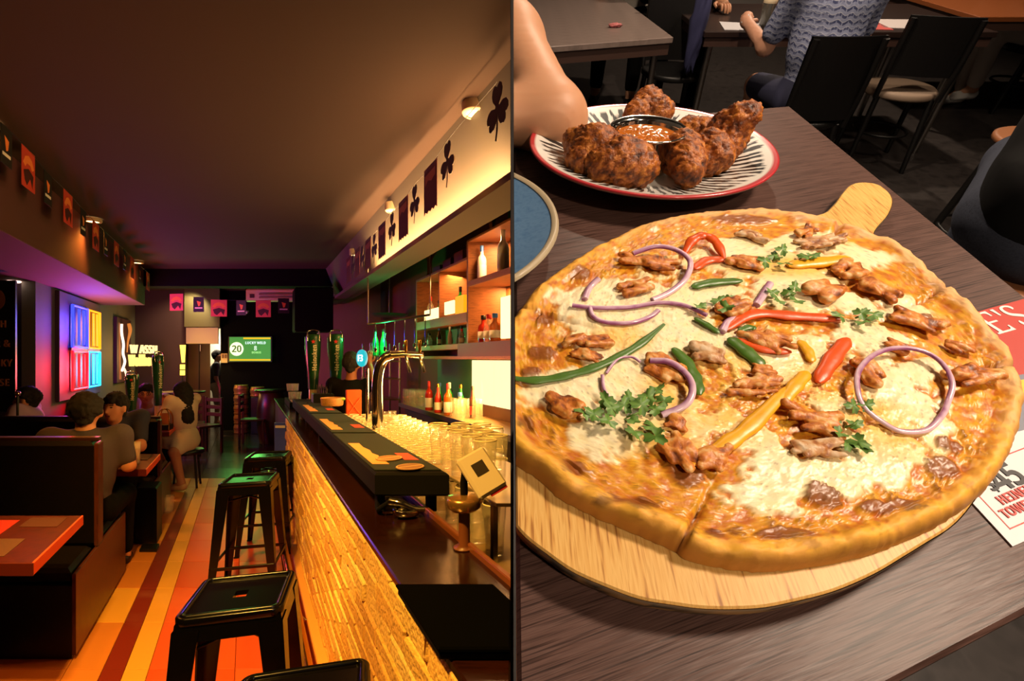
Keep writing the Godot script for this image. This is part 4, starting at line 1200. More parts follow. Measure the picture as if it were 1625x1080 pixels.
# ---------- stools ----------
func stool(p: Vector3, yaw: float, label: String):
	var t := thing("metal_stool", label, "stool", at(p, yaw), "metal bar stools")
	var s := 0.155
	var q := PackedVector2Array()
	for k in 4:
		var cx: float = [1, -1, -1, 1][k]
		var cz: float = [1, 1, -1, -1][k]
		for j in 6:
			var a := PI / 2 * k + PI / 2 * j / 5.0
			q.append(Vector2(cx * (s - 0.035) + cos(a) * 0.035, cz * (s - 0.035) + sin(a) * 0.035))
	# the seat is pressed from one sheet: rounded edge, dished top, a hand hole
	var m := MB.new()
	var n := q.size()
	var hole := PackedVector2Array()
	for e in q:
		var d := e.normalized()
		var lim := minf(0.02 / maxf(absf(d.x), 1e-4), 0.032 / maxf(absf(d.y), 1e-4))
		hole.append(d * lim)
	var i1 := inset(q, 0.006)
	var i2 := inset(q, 0.03)
	var lv := [[hole, 0.738], [hole, 0.754], [hole, 0.754], [i2, 0.754], [i2, 0.754], [i1, 0.76], [q, 0.754], [q, 0.735], [i1, 0.735], [hole, 0.738]]
	for l in lv:
		for k in n + 1:
			m.p(Vector3(l[0][k % n].x, l[1], l[0][k % n].y))
	for l in lv.size() - 1:
		for k in n:
			var w := l * (n + 1) + k
			m.quad(w, w + 1, w + n + 2, w + n + 1)
	var probe := Vector3.ZERO
	for k in range(0, m.t.size(), 3):
		var w := (m.v[m.t[k + 2]] - m.v[m.t[k]]).cross(m.v[m.t[k + 1]] - m.v[m.t[k]])
		if m.v[m.t[k]].y > 0.7535 and m.v[m.t[k + 1]].y > 0.7535 and m.v[m.t[k + 2]].y > 0.7535: probe += w
	if probe.y < 0:
		for k in range(0, m.t.size(), 3):
			var w := m.t[k]
			m.t[k] = m.t[k + 1]
			m.t[k + 1] = w
	part(t, "seat", m, M.stool)
	part(t, "seat_rim", tube(q_to3(inset(q, 0.018), 0.757), 0.007, 8, 1.0, Vector3.ZERO, false, true), M.stool)
	# apron: four pressed sides
	for k in 4:
		var r := Basis(Vector3.UP, PI / 2 * k)
		var ap := MB.new()
		var pts := [[-0.15, 0.74, 0.15], [0.15, 0.74, 0.15], [0.156, 0.655, 0.16], [0.115, 0.655, 0.16], [0.085, 0.685, 0.157], [-0.085, 0.685, 0.157], [-0.115, 0.655, 0.16], [-0.156, 0.655, 0.16]]
		var ids := []
		for e in pts:
			ids.append(Vector3(e[0], e[1], e[2]))
		for f in [[0, 1, 4, 5], [1, 2, 3, 4], [0, 5, 6, 7]]:
			ap.face([ids[f[0]], ids[f[1]], ids[f[2]], ids[f[3]]], Vector3(0, 0, 1))
			ap.face([ids[f[0]] - Vector3(0, 0, 0.004), ids[f[1]] - Vector3(0, 0, 0.004), ids[f[2]] - Vector3(0, 0, 0.004), ids[f[3]] - Vector3(0, 0, 0.004)], Vector3(0, 0, -1))
		part(t, "apron", ap, M.stool, Transform3D(r, Vector3.ZERO))
		# leg: folded angle, tapering towards the foot
		var lg := MB.new()
		var a := Vector3(0.156, 0.72, 0.156)
		var b := Vector3(0.205, 0.0, 0.205)
		var w0 := 0.075
		var w1 := 0.032
		for e in 2:
			var dx := Vector3(-1, 0, 0) if e == 0 else Vector3(0, 0, -1)
			var out := Vector3(0, 0, 1) if e == 0 else Vector3(1, 0, 0)
			var th := -out * 0.006
			var A := [a, a + dx * w0, b + dx * w1, b]
			lg.face([A[0], A[1], A[2], A[3]], out)
			lg.face([A[0] + th, A[1] + th, A[2] + th, A[3] + th], -out)
			lg.face([A[1], A[2], A[2] + th, A[1] + th], dx)
		part(t, "leg", lg, M.stool, Transform3D(r, Vector3.ZERO))
		part(t, "rubber_foot", box(Vector3(0.036, 0.012, 0.036), 0.004, Vector3(0.192, 0.006, 0.192)), M.blackmatt, Transform3D(r, Vector3.ZERO))
		part(t, "stretcher", bar(Vector3(-0.185, 0.24, 0.185), Vector3(0.185, 0.24, 0.185), 0.012, 0.02), M.stool, Transform3D(r, Vector3.ZERO))
	for k in 2:
		part(t, "brace", tube([Vector3(-0.15, 0.64, 0.15 * (1 - 2 * k)), Vector3(0.15, 0.64, -0.15 * (1 - 2 * k))], 0.006, 6), M.stool)

func q_to3(q: PackedVector2Array, y: float) -> Array:
	var o := []
	for e in q:
		o.append(Vector3(e.x, y, e.y))
	return o

func stools():
	stool(L(0.12, 0.0, 1.17), 0.27, "black metal bar stool nearest the camera, only its back edge in view")
	stool(L(-0.02, 0.0, 1.73), 0.26, "glossy black metal bar stool with a hand hole, second from the camera")
	stool(L(0.02, 0.0, 3.38), 0.24, "metal bar stool with a green lit seat, third from the camera")
	stool(L(0.18, 0.0, 4.2), 0.24, "metal bar stool farthest down the bar, with a bright seat edge")

# ---------- bunting and flags ----------
func shamrock_mesh() -> ArrayMesh:
	var q := PackedVector2Array()
	# three heart leaves and a stem, drawn as one outline
	var pts := []
	for leaf in 3:
		var a := PI / 2 + leaf * TAU / 3
		var d := Vector2(cos(a), sin(a))
		var n := Vector2(-d.y, d.x)
		for e in [[0.02, -0.02], [0.06, -0.06], [0.1, -0.072], [0.135, -0.06], [0.15, -0.035], [0.14, -0.012], [0.125, 0.0], [0.14, 0.012], [0.15, 0.035], [0.135, 0.06], [0.1, 0.072], [0.06, 0.06], [0.02, 0.02]]:
			pts.append(d * e[0] + n * -e[1] * -1.0)
		if leaf == 1:
			pts.append(Vector2(-0.008, -0.04))
			pts.append(Vector2(-0.012, -0.13))
			pts.append(Vector2(-0.03, -0.19))
			pts.append(Vector2(-0.014, -0.195))
			pts.append(Vector2(0.006, -0.13))
			pts.append(Vector2(0.008, -0.04))
	for e in pts:
		q.append(e)
	return prism(q, -0.002, 0.002, 0.0).moved(Transform3D(Basis(Vector3.RIGHT, -PI / 2), Vector3.ZERO)).mesh()

func flag_mesh(w: float, h: float, notch := true) -> MB:
	var q := PackedVector2Array([Vector2(-w / 2, 0), Vector2(w / 2, 0)])
	for k in 9:
		var x := w / 2 - w * k / 8.0
		q.append(Vector2(x, -h + (0.015 if notch and k % 2 else 0.0)))
	return prism(q, -0.001, 0.001, 0.0).moved(Transform3D(Basis(Vector3.RIGHT, -PI / 2), Vector3.ZERO)).moved(Transform3D(Basis(Vector3.BACK, 0.0), Vector3.ZERO))

func bunting():
	var ord := ["first", "second", "third", "fourth", "fifth", "sixth", "seventh", "eighth", "ninth", "tenth", "eleventh", "twelfth", "thirteenth", "fourteenth"]
	var dark := mat(rgb(52, 30, 24), 0.7)
	var cloth := mat(rgb(96, 38, 28), 0.75, 0.0, {"backlight_enabled": true, "backlight": Color(0.12, 0.05, 0.03)})
	var pale := mat(rgb(176, 104, 66), 0.7)
	var sh := shamrock_mesh()
	var fx := flag_mesh(0.27, 0.31)
	var yaw := YD - PI / 2
	var line := []
	# where each hangs: (across the view, down the view) as traced, 1.25 m right of the room's axis
	var spots := [[789, 172, 0], [710, 256, 0], [683, 297, 1], [658, 320, 0], [640, 346, 1], [622, 360, 0], [606, 381, 1], [594, 391, 0], [584, 402, 1], [575, 408, 0], [567, 416, 1], [560, 420, 0], [553, 428, 1]]
	var ds := []
	var ys := []
	for e in spots:
		var d: float = 1.22 * F / (e[0] - 392.0)
		ds.append(d)
		ys.append(EYE + (CY - e[1]) * d / F)
		line.append(L(1.22, ys[-1] + 0.13, d))
	solo("bunting_string", "thin string carrying the shamrocks and pennants along the cream bulkhead", "string", tube(sm(line, 3), 0.002, 5), M.black)
	for k in ds.size():
		if spots[k][2] == 0:
			var t := thing("shamrock", "dark paper shamrock before the cream bulkhead, %s item from the near end" % ord[k], "decoration", Transform3D(Basis(Vector3.UP, yaw).scaled(Vector3.ONE * 0.8), L(1.22, ys[k], ds[k])), "items hung along the bulkhead")
			part(t, "leaf", sh, dark)
		else:
			var t := thing("pennant", "brown toothed pennant before the cream bulkhead, %s item from the near end" % ord[k], "flag", at(L(1.22, ys[k] + 0.15, ds[k]), yaw), "items hung along the bulkhead")
			part(t, "cloth", fx, cloth)
			part(t, "print", prism(PackedVector2Array([Vector2(-0.11, -0.05), Vector2(0.1, -0.04), Vector2(0.1, -0.09), Vector2(0.02, -0.11), Vector2(-0.05, -0.09), Vector2(-0.11, -0.12)]), -0.002, -0.001, 0.0).moved(Transform3D(Basis(Vector3.RIGHT, -PI / 2), Vector3.ZERO)), pale)
	# left string: printed pennants and small black tags in turn
	var red := mat(rgb(186, 60, 40), 0.6)
	var tagm := mat(rgb(20, 14, 14), 0.6)
	var amb := mat(rgb(226, 130, 60), 0.6)
	var lx := [[10, 235], [45, 268], [76, 302], [108, 330], [132, 355], [152, 374], [168, 388], [185, 402], [198, 414], [210, 424], [222, 436], [235, 446]]
	var line2 := []
	var pts := []
	for k in lx.size():
		var d: float = 1.5 * F / (392.0 - lx[k][0])
		var y: float = EYE + (CY - lx[k][1]) * d / F
		pts.append(L(-1.5, y, d))
		line2.append(L(-1.5, y + 0.13, d))
	solo("bunting_string", "thin string carrying the printed pennants and tags along the booth side", "string", tube(sm(line2, 3), 0.002, 5), M.black)
	for k in pts.size():
		printed(pts[k] + Vector3(0, 0.13, 0), PI / 2 + YD, k % 2 == 1, ["pennant", "tag"][0 if k % 2 else 1], "on the booth side string, %s item from the near end" % ord[k], "items hung along the booth side", red, tagm, amb)
	# far string across the room
	var line3 := []
	var fp := []
	for k in 8:
		var px: float = [284, 318, 349, 383, 417, 448, 481, 512][k]
		var py: float = [480, 485, 489, 490, 490, 487, 480, 472][k]
		var p := L((px - 392) * 8.5 / F, EYE + (CY - py) * 8.5 / F + 0.11, 8.5 - 0.3)
		fp.append(p)
		line3.append(p)
	solo("bunting_string", "thin string of pennants and tags hung across the far end of the bar", "string", tube(sm(line3, 3), 0.002, 5), M.black)
	for k in 8:
		printed(fp[k], 0.15 * (k % 3 - 1) , k % 2 == 0, "", "on the far end string, %s item from the left" % ord[k], "items hung across the far end", mat(rgb(206, 92, 84), 0.6), tagm, amb)

func printed(p: Vector3, yaw: float, big: bool, _n: String, where: String, group: String, red: Material, tagm: Material, amb: Material):
	if big:
		var t := thing("pennant", "red printed pennant " + where, "flag", at(p, yaw), group)
		part(t, "cloth", flag_mesh(0.24, 0.27, false), red)
		var up := Transform3D(Basis(Vector3.RIGHT, -PI / 2), Vector3.ZERO)
		part(t, "print", prism(PackedVector2Array([Vector2(-0.1, -0.11), Vector2(-0.06, -0.06), Vector2(0.0, -0.04), Vector2(0.06, -0.06), Vector2(0.1, -0.11), Vector2(0.06, -0.13), Vector2(0.03, -0.1), Vector2(-0.03, -0.1), Vector2(-0.06, -0.13)]), -0.002, -0.001, 0.0).moved(up), amb)
		part(t, "print", prism(PackedVector2Array([Vector2(-0.09, -0.16), Vector2(0.0, -0.13), Vector2(0.09, -0.16), Vector2(0.07, -0.25), Vector2(0.03, -0.19), Vector2(-0.03, -0.25), Vector2(-0.07, -0.22)]), -0.002, -0.001, 0.0).moved(up), mat(rgb(60, 16, 20), 0.6))
	else:
		var t := thing("tag", "small black harp tag " + where, "tag", at(p, yaw), group)
		part(t, "card", flag_mesh(0.17, 0.24, false), tagm)
		var up := Transform3D(Basis(Vector3.RIGHT, -PI / 2), Vector3.ZERO)
		part(t, "harp_mark", prism(PackedVector2Array([Vector2(-0.03, -0.06), Vector2(0.035, -0.08), Vector2(0.02, -0.14), Vector2(-0.005, -0.15)]), -0.0022, -0.001, 0.0).moved(up), amb)
		part(t, "white_bar", prism(PackedVector2Array([Vector2(-0.06, -0.165), Vector2(0.06, -0.165), Vector2(0.06, -0.185), Vector2(-0.06, -0.185)]), -0.0022, -0.001, 0.0).moved(up), M.white)

# ---------- people ----------
func seated(p: Vector3, f: Vector3, lean := 0.0, spread := 0.16) -> Dictionary:      # p: middle of the seat at hip height; f: unit facing
	var r := f.cross(Vector3.UP).normalized()      # the person's right
	var j := {"f": f, "r": r, "face": f}
	var u := (Vector3.UP + f * lean).normalized()
	j.pelvis = p + Vector3(0, 0.09, 0)
	j.waist = j.pelvis + u * 0.2
	j.chest = j.pelvis + u * 0.38
	j.neck = j.pelvis + u * 0.53 + f * 0.01
	j.head = j.pelvis + u * 0.66 + f * (0.03 + 0.05 * lean) + Vector3(0, 0.0, 0)
	for s in [-1.0, 1.0]:
		var k := "R" if s > 0 else "L"
		j["sh" + k] = j.pelvis + u * 0.47 + r * 0.185 * s
		j["el" + k] = j["sh" + k] - u * 0.24 + r * 0.06 * s + f * 0.12
		j["wr" + k] = j["el" + k] + f * 0.23 + Vector3(0, 0.03, 0) - r * 0.05 * s
		j["hp" + k] = j.pelvis + r * 0.09 * s - Vector3(0, 0.03, 0)
		j["kn" + k] = j.pelvis + r * spread * s + f * 0.42 + Vector3(0, -0.02, 0)
		j["an" + k] = Vector3(j["kn" + k].x, p.y - 0.4, j["kn" + k].z) + f * 0.03
		j["hd" + k] = f
	return j

func standing(p: Vector3, f: Vector3) -> Dictionary:      # p: on the floor between the feet
	var r := f.cross(Vector3.UP).normalized()
	var j := {"f": f, "r": r, "face": f}
	j.pelvis = p + Vector3(0, 0.93, 0)
	j.waist = p + Vector3(0, 1.1, 0)
	j.chest = p + Vector3(0, 1.28, 0)
	j.neck = p + Vector3(0, 1.45, 0)
	j.head = p + Vector3(0, 1.6, 0) + f * 0.02
	for s in [-1.0, 1.0]:
		var k := "R" if s > 0 else "L"
		j["sh" + k] = p + Vector3(0, 1.39, 0) + r * 0.19 * s
		j["el" + k] = p + Vector3(0, 1.1, 0) + r * 0.25 * s
		j["wr" + k] = p + Vector3(0, 0.86, 0) + r * 0.26 * s + f * 0.08
		j["hp" + k] = p + Vector3(0, 0.9, 0) + r * 0.09 * s
		j["kn" + k] = p + Vector3(0, 0.48, 0) + r * 0.1 * s + f * 0.02
		j["an" + k] = p + Vector3(0, 0.08, 0) + r * 0.11 * s
		j["hd" + k] = Vector3.DOWN
	return j

func person(label: String, j: Dictionary, w: Dictionary, frame := Transform3D(), cell := 0.016) -> Node3D:
	# w: skin, hair, shirt, pants, shoes materials; sleeve (share of the forearm covered), long (hair), shorts, extra
	var o: Vector3 = j.pelvis
	var foot: float = minf(j.anL.y, j.anR.y) - 0.08
	var base := Vector3(o.x, foot, o.z)
	var t := thing("person", label, "person", frame * at(base))
	for k in j:
		if k in ["f", "r", "face", "hdL", "hdR"]: continue
		j[k] = j[k] - base
	var f: Vector3 = j.face.normalized()
	var r: Vector3 = f.cross(Vector3.UP).normalized()
	var h: Vector3 = j.head
	var u := Vector3.UP
	var skin := []
	# trunk under the clothes, neck, head
	skin.append([j.pelvis, j.waist, 0.12, 0.11])
	skin.append([j.waist, j.chest, 0.11, 0.13])
	skin.append([j.chest, j.neck - u * 0.03, 0.11, 0.06])
	skin.append([j.neck - u * 0.04, h - u * 0.05, 0.055, 0.052])
	skin.append([h + u * 0.03 - f * 0.015, h - u * 0.0 + f * 0.005, 0.083, 0.076])
	skin.append([h + f * 0.03 - u * 0.02, h + f * 0.045 - u * 0.075, 0.05, 0.034])
	skin.append([h + f * 0.08 + u * 0.005, h + f * 0.098 - u * 0.025, 0.01, 0.014])
	for s in [-1.0, 1.0]:
		skin.append([h + r * 0.08 * s + u * 0.005, h + r * 0.084 * s - u * 0.025, 0.016, 0.012])
		var k := "R" if s > 0 else "L"
		skin.append([j["sh" + k], j["el" + k], 0.05, 0.042])
		skin.append([j["el" + k], j["wr" + k], 0.041, 0.029])
		skin.append([j["wr" + k], j["wr" + k] + j["hd" + k] * 0.07, 0.027, 0.034])
		skin.append([j["hp" + k], j["kn" + k], 0.085, 0.058])
		skin.append([j["kn" + k], j["an" + k], 0.056, 0.038])
		skin.append([j["an" + k], j["an" + k] + j.f * 0.1 - u * 0.04, 0.036, 0.03])
	var m := sdf(skin, cell, 0.03)
	for s in [-1.0, 1.0]:      # fingers, rooted in the palm
		var k := "R" if s > 0 else "L"
		var d: Vector3 = j["hd" + k].normalized()
		var sd := d.cross(Vector3.UP)
		sd = (sd if sd.length() > 0.2 else d.cross(j.f)).normalized()
		var dn := sd.cross(d).normalized()
		if dn.y > 0: dn = -dn
		var p0: Vector3 = j["wr" + k] + d * 0.06
		for q in 4:
			var a := p0 + sd * (q - 1.5) * 0.018
			var ln: float = [0.066, 0.078, 0.074, 0.056][q]
			m.add(tube(sm([a, a + d * ln * 0.55, a + d * ln * 0.85 + dn * ln * 0.3, a + d * ln * 0.9 + dn * ln * 0.55], 2), [0.0095, 0.0095, 0.009, 0.009, 0.0085, 0.008, 0.006], 7))
		var th: Vector3 = p0 - d * 0.045 - sd * 0.022 * s
		m.add(tube(sm([th, th - sd * 0.03 * s + d * 0.02, th - sd * 0.03 * s + d * 0.055 + dn * 0.015], 3), [0.012, 0.012, 0.011, 0.011, 0.01, 0.009, 0.007], 7))
	part(t, "body", m, w.get("skin", M.skin))
	# clothes
	var sl: float = w.get("slim", 1.0)
	var cloth := []
	cloth.append([j.pelvis + u * 0.02, j.waist, 0.148 * sl, 0.138 * sl])
	if w.get("untucked", false):
		cloth.append([j.pelvis + u * 0.10, j.waist, 0.172, 0.16])
	cloth.append([j.waist, j.chest, 0.138 * sl, 0.145 * sl])
	cloth.append([j.waist + r * 0.05, j.chest + r * 0.07, 0.11 * sl, 0.11 * sl])
	cloth.append([j.waist - r * 0.05, j.chest - r * 0.07, 0.11 * sl, 0.11 * sl])
	cloth.append([j.chest, j.neck - u * 0.055, 0.13, 0.07])
	var legs := [[j.pelvis - u * 0.02, j.pelvis + u * 0.03, 0.15, 0.146]]
	var shoes := []
	for s in [-1.0, 1.0]:
		var k := "R" if s > 0 else "L"
		cloth.append([j["sh" + k], j.chest, 0.068 * sl, 0.11 * sl])
		cloth.append([j["sh" + k], j["sh" + k].lerp(j["el" + k], 0.75 if w.get("sleeve", 0.0) == 0.0 else 1.0), 0.066 * sl, 0.058 * sl])
		if w.get("sleeve", 0.0) > 0.0:
			cloth.append([j["el" + k], j["el" + k].lerp(j["wr" + k], w.sleeve), 0.056, 0.044])
		legs.append([j["hp" + k], j["kn" + k].lerp(j["hp" + k], 0.12 if w.get("shorts", false) else 0.0), 0.1, 0.075])
		if not w.get("shorts", false):
			legs.append([j["kn" + k], j["an" + k].lerp(j["kn" + k], 0.12), 0.073, 0.055])
		shoes.append([j["an" + k] - u * 0.035 - j.f * 0.02, j["an" + k] + j.f * 0.13 - u * 0.05, 0.044, 0.036])
	part(t, "shirt", sdf(cloth, cell, 0.05), w.shirt)
	part(t, "trousers", sdf(legs, cell, 0.04), w.pants)
	part(t, "shoes", sdf(shoes, cell, 0.01), w.get("shoes", M.black))
	# hair, eyes, mouth
	var hair := [[h + u * 0.05 - f * 0.02, h + u * 0.04 - f * 0.045, 0.086, 0.08], [h + u * 0.0 - f * 0.05, h - u * 0.04 - f * 0.05, 0.066, 0.05], [h + u * 0.085 + f * 0.035, h + u * 0.08 - f * 0.02, 0.045, 0.06]]
	for s in [-1.0, 1.0]:
		hair.append([h + u * 0.05 + r * 0.06 * s, h + u * 0.0 + r * 0.07 * s - f * 0.03, 0.035, 0.025])
	if w.get("long", false):
		hair.append([h - u * 0.0 - f * 0.05, h - u * 0.3 - f * 0.1, 0.088, 0.075])
		hair.append([h - u * 0.0 - f * 0.04 + r * 0.04, h - u * 0.24 - f * 0.07 + r * 0.05, 0.06, 0.04])
	var hm := sdf(hair, minf(cell, 0.012), 0.03)
	mottled(hm, [Color.BLACK, Color.BLACK, Color.BLACK], 26.0, label.length(), 0.010, 0.007)
	part(t, "hair", hm, w.get("hair", M.hair))
	for s in [-1.0, 1.0]:
		part(t, "eye", blob(Vector3(0.009, 0.006, 0.009), 0.0, 1.0, 1, 10, 6), M.black, at(h + f * 0.077 + r * 0.031 * s + u * 0.012))
		part(t, "eyebrow", tube([h + f * 0.08 + r * 0.017 * s + u * 0.03, h + f * 0.074 + r * 0.045 * s + u * 0.031], 0.004, 6), w.get("hair", M.hair))
	part(t, "mouth", tube([h + f * 0.079 - r * 0.022 - u * 0.062, h + f * 0.083 - u * 0.061, h + f * 0.079 + r * 0.022 - u * 0.062], 0.005, 6), mat(rgb(140, 70, 60), 0.5))
	if w.has("glasses"):
		for s in [-1.0, 1.0]:
			var ring := []
			for k in 12:
				var a := TAU * k / 12
				ring.append(h + f * 0.092 + r * (0.031 * s + cos(a) * 0.023) + u * (0.012 + sin(a) * 0.018))
			part(t, "spectacles", tube(ring, 0.0025, 5, 1.0, Vector3.ZERO, false, true), M.black)
	return t

func bar_people():
	var fd := (L(0, 0, 1) - L(0, 0, 0)).normalized()
	var rt := fd.cross(Vector3.UP)
	var skin := mat(rgb(196, 132, 96), 0.55)
	# man with his back to us in the nearest booth
	var j := seated(L(-1.09, 0.46, 3.42), fd, 0.1, 0.14)
	j.head = L(-1.09, 1.185, 3.46)
	j.neck = L(-1.09, 1.06, 3.44)
	j.elR = L(-0.83, 0.80, 3.58)
	j.wrR = L(-0.86, 0.79, 3.82)
	j.anL += fd * 0.02
	person("man in a grey T-shirt with short dark hair, seen from behind in the nearest booth", j, {"skin": skin, "shirt": mat(rgb(66, 56, 64), 0.85), "pants": M.blackmatt})
	j = seated(L(-1.17, 0.46, 4.56), -fd, 0.12, 0.14)
	j.head = L(-1.14, 1.12, 4.40)
	j.neck = L(-1.16, 0.99, 4.47)
	j.face = (-fd - rt * 0.5).normalized()
	j.elL = L(-0.92, 0.79, 4.4)
	j.wrL = L(-0.97, 0.785, 4.12)
	person("man in a navy shirt facing the camera across the second booth table", j, {"skin": skin, "shirt": mat(rgb(36, 38, 58), 0.8), "pants": M.blackmatt})
	j = seated(L(-1.28, 0.46, 6.58), -fd, 0.05, 0.14)
	j.head = L(-1.24, 1.10, 6.3)
	j.neck = L(-1.25, 0.97, 6.38)
	j.wrL = L(-1.02, 0.98, 6.2)
	j.elL = L(-1.0, 0.80, 6.35)
	j.hdL = Vector3.UP
	person("man with glasses in a pale shirt, facing the camera from the third booth", j, {"skin": skin, "shirt": mat(rgb(200, 186, 190), 0.8), "pants": M.blackmatt, "sleeve": 0.7, "glasses": true})
	j = seated(L(-2.3, 0.46, 5.3), -rt, 0.0, 0.14)
	j.head = L(-2.28, 1.12, 5.28)
	person("man in a pale shirt in profile at the far left, before the recess", j, {"skin": skin, "shirt": mat(rgb(196, 170, 200), 0.8), "pants": M.blackmatt})
	# woman in white on a stool beside the third table
	j = seated(L(-0.74, 0.5, 6.1), (-rt * 0.8 + fd * 0.6).normalized(), 0.05, 0.06)
	j.head = L(-0.78, 1.13, 6.1)
	j.neck = L(-0.77, 1.0, 6.1)
	j.knR = L(-0.84, 0.47, 5.9)
	j.anR = L(-0.76, 0.09, 5.95)
	j.anL = L(-0.9, 0.1, 6.1)
	j.face = (fd * 0.8 - rt * 0.6).normalized()
	var wm := person("woman with long dark hair in a white dress sitting sideways at the third table", j, {"skin": skin, "shirt": mat(rgb(222, 196, 170), 0.8), "pants": mat(rgb(226, 204, 170), 0.8), "shorts": true, "long": true, "slim": 0.78, "shoes": mat(rgb(210, 170, 120), 0.6)})
	var st := thing("round_stool", "low dark round stool under the woman in white", "stool", at(L(-0.72, 0.0, 6.16)))
	part(st, "seat", lathe([[0.0, 0.40], [0.17, 0.40], [0.18, 0.41], [0.18, 0.44], [0.165, 0.455], [0.0, 0.46]], 24), M.leather)
	for k in 4:
		var a := TAU * k / 4 + 0.4
		part(st, "leg", tube([Vector3(cos(a) * 0.13, 0.4, sin(a) * 0.13), Vector3(cos(a) * 0.17, 0.0, sin(a) * 0.17)], 0.012, 8), M.black)
	# bartender
	j = standing(L(1.12, 0.0, 5.5), (fd + rt * 0.5).normalized())
	for k in ["head", "neck", "chest", "waist", "shL", "shR", "elL", "elR"]:
		j[k] = j[k] - Vector3(0, 0.12, 0)
	j.wrR = L(1.34, 1.5, 5.6)
	j.elR = L(1.36, 1.25, 5.4)
	j.hdR = Vector3.UP
	j.wrL = L(1.05, 1.15, 5.75)
	person("bartender in a black T-shirt with back turned, reaching up beside the tap column", j, {"skin": mat(rgb(150, 92, 66), 0.55), "shirt": M.blackmatt, "pants": M.blackmatt})
	# someone in the lit doorway
	j = standing(L(-0.70, 0.0, 11.75), rt)
	person("person in grey shirt and pale shorts standing in the lit far doorway", j, {"skin": skin, "shirt": mat(rgb(70, 72, 76), 0.8), "pants": mat(rgb(190, 170, 140), 0.8), "shorts": true}, Transform3D(), 0.025)

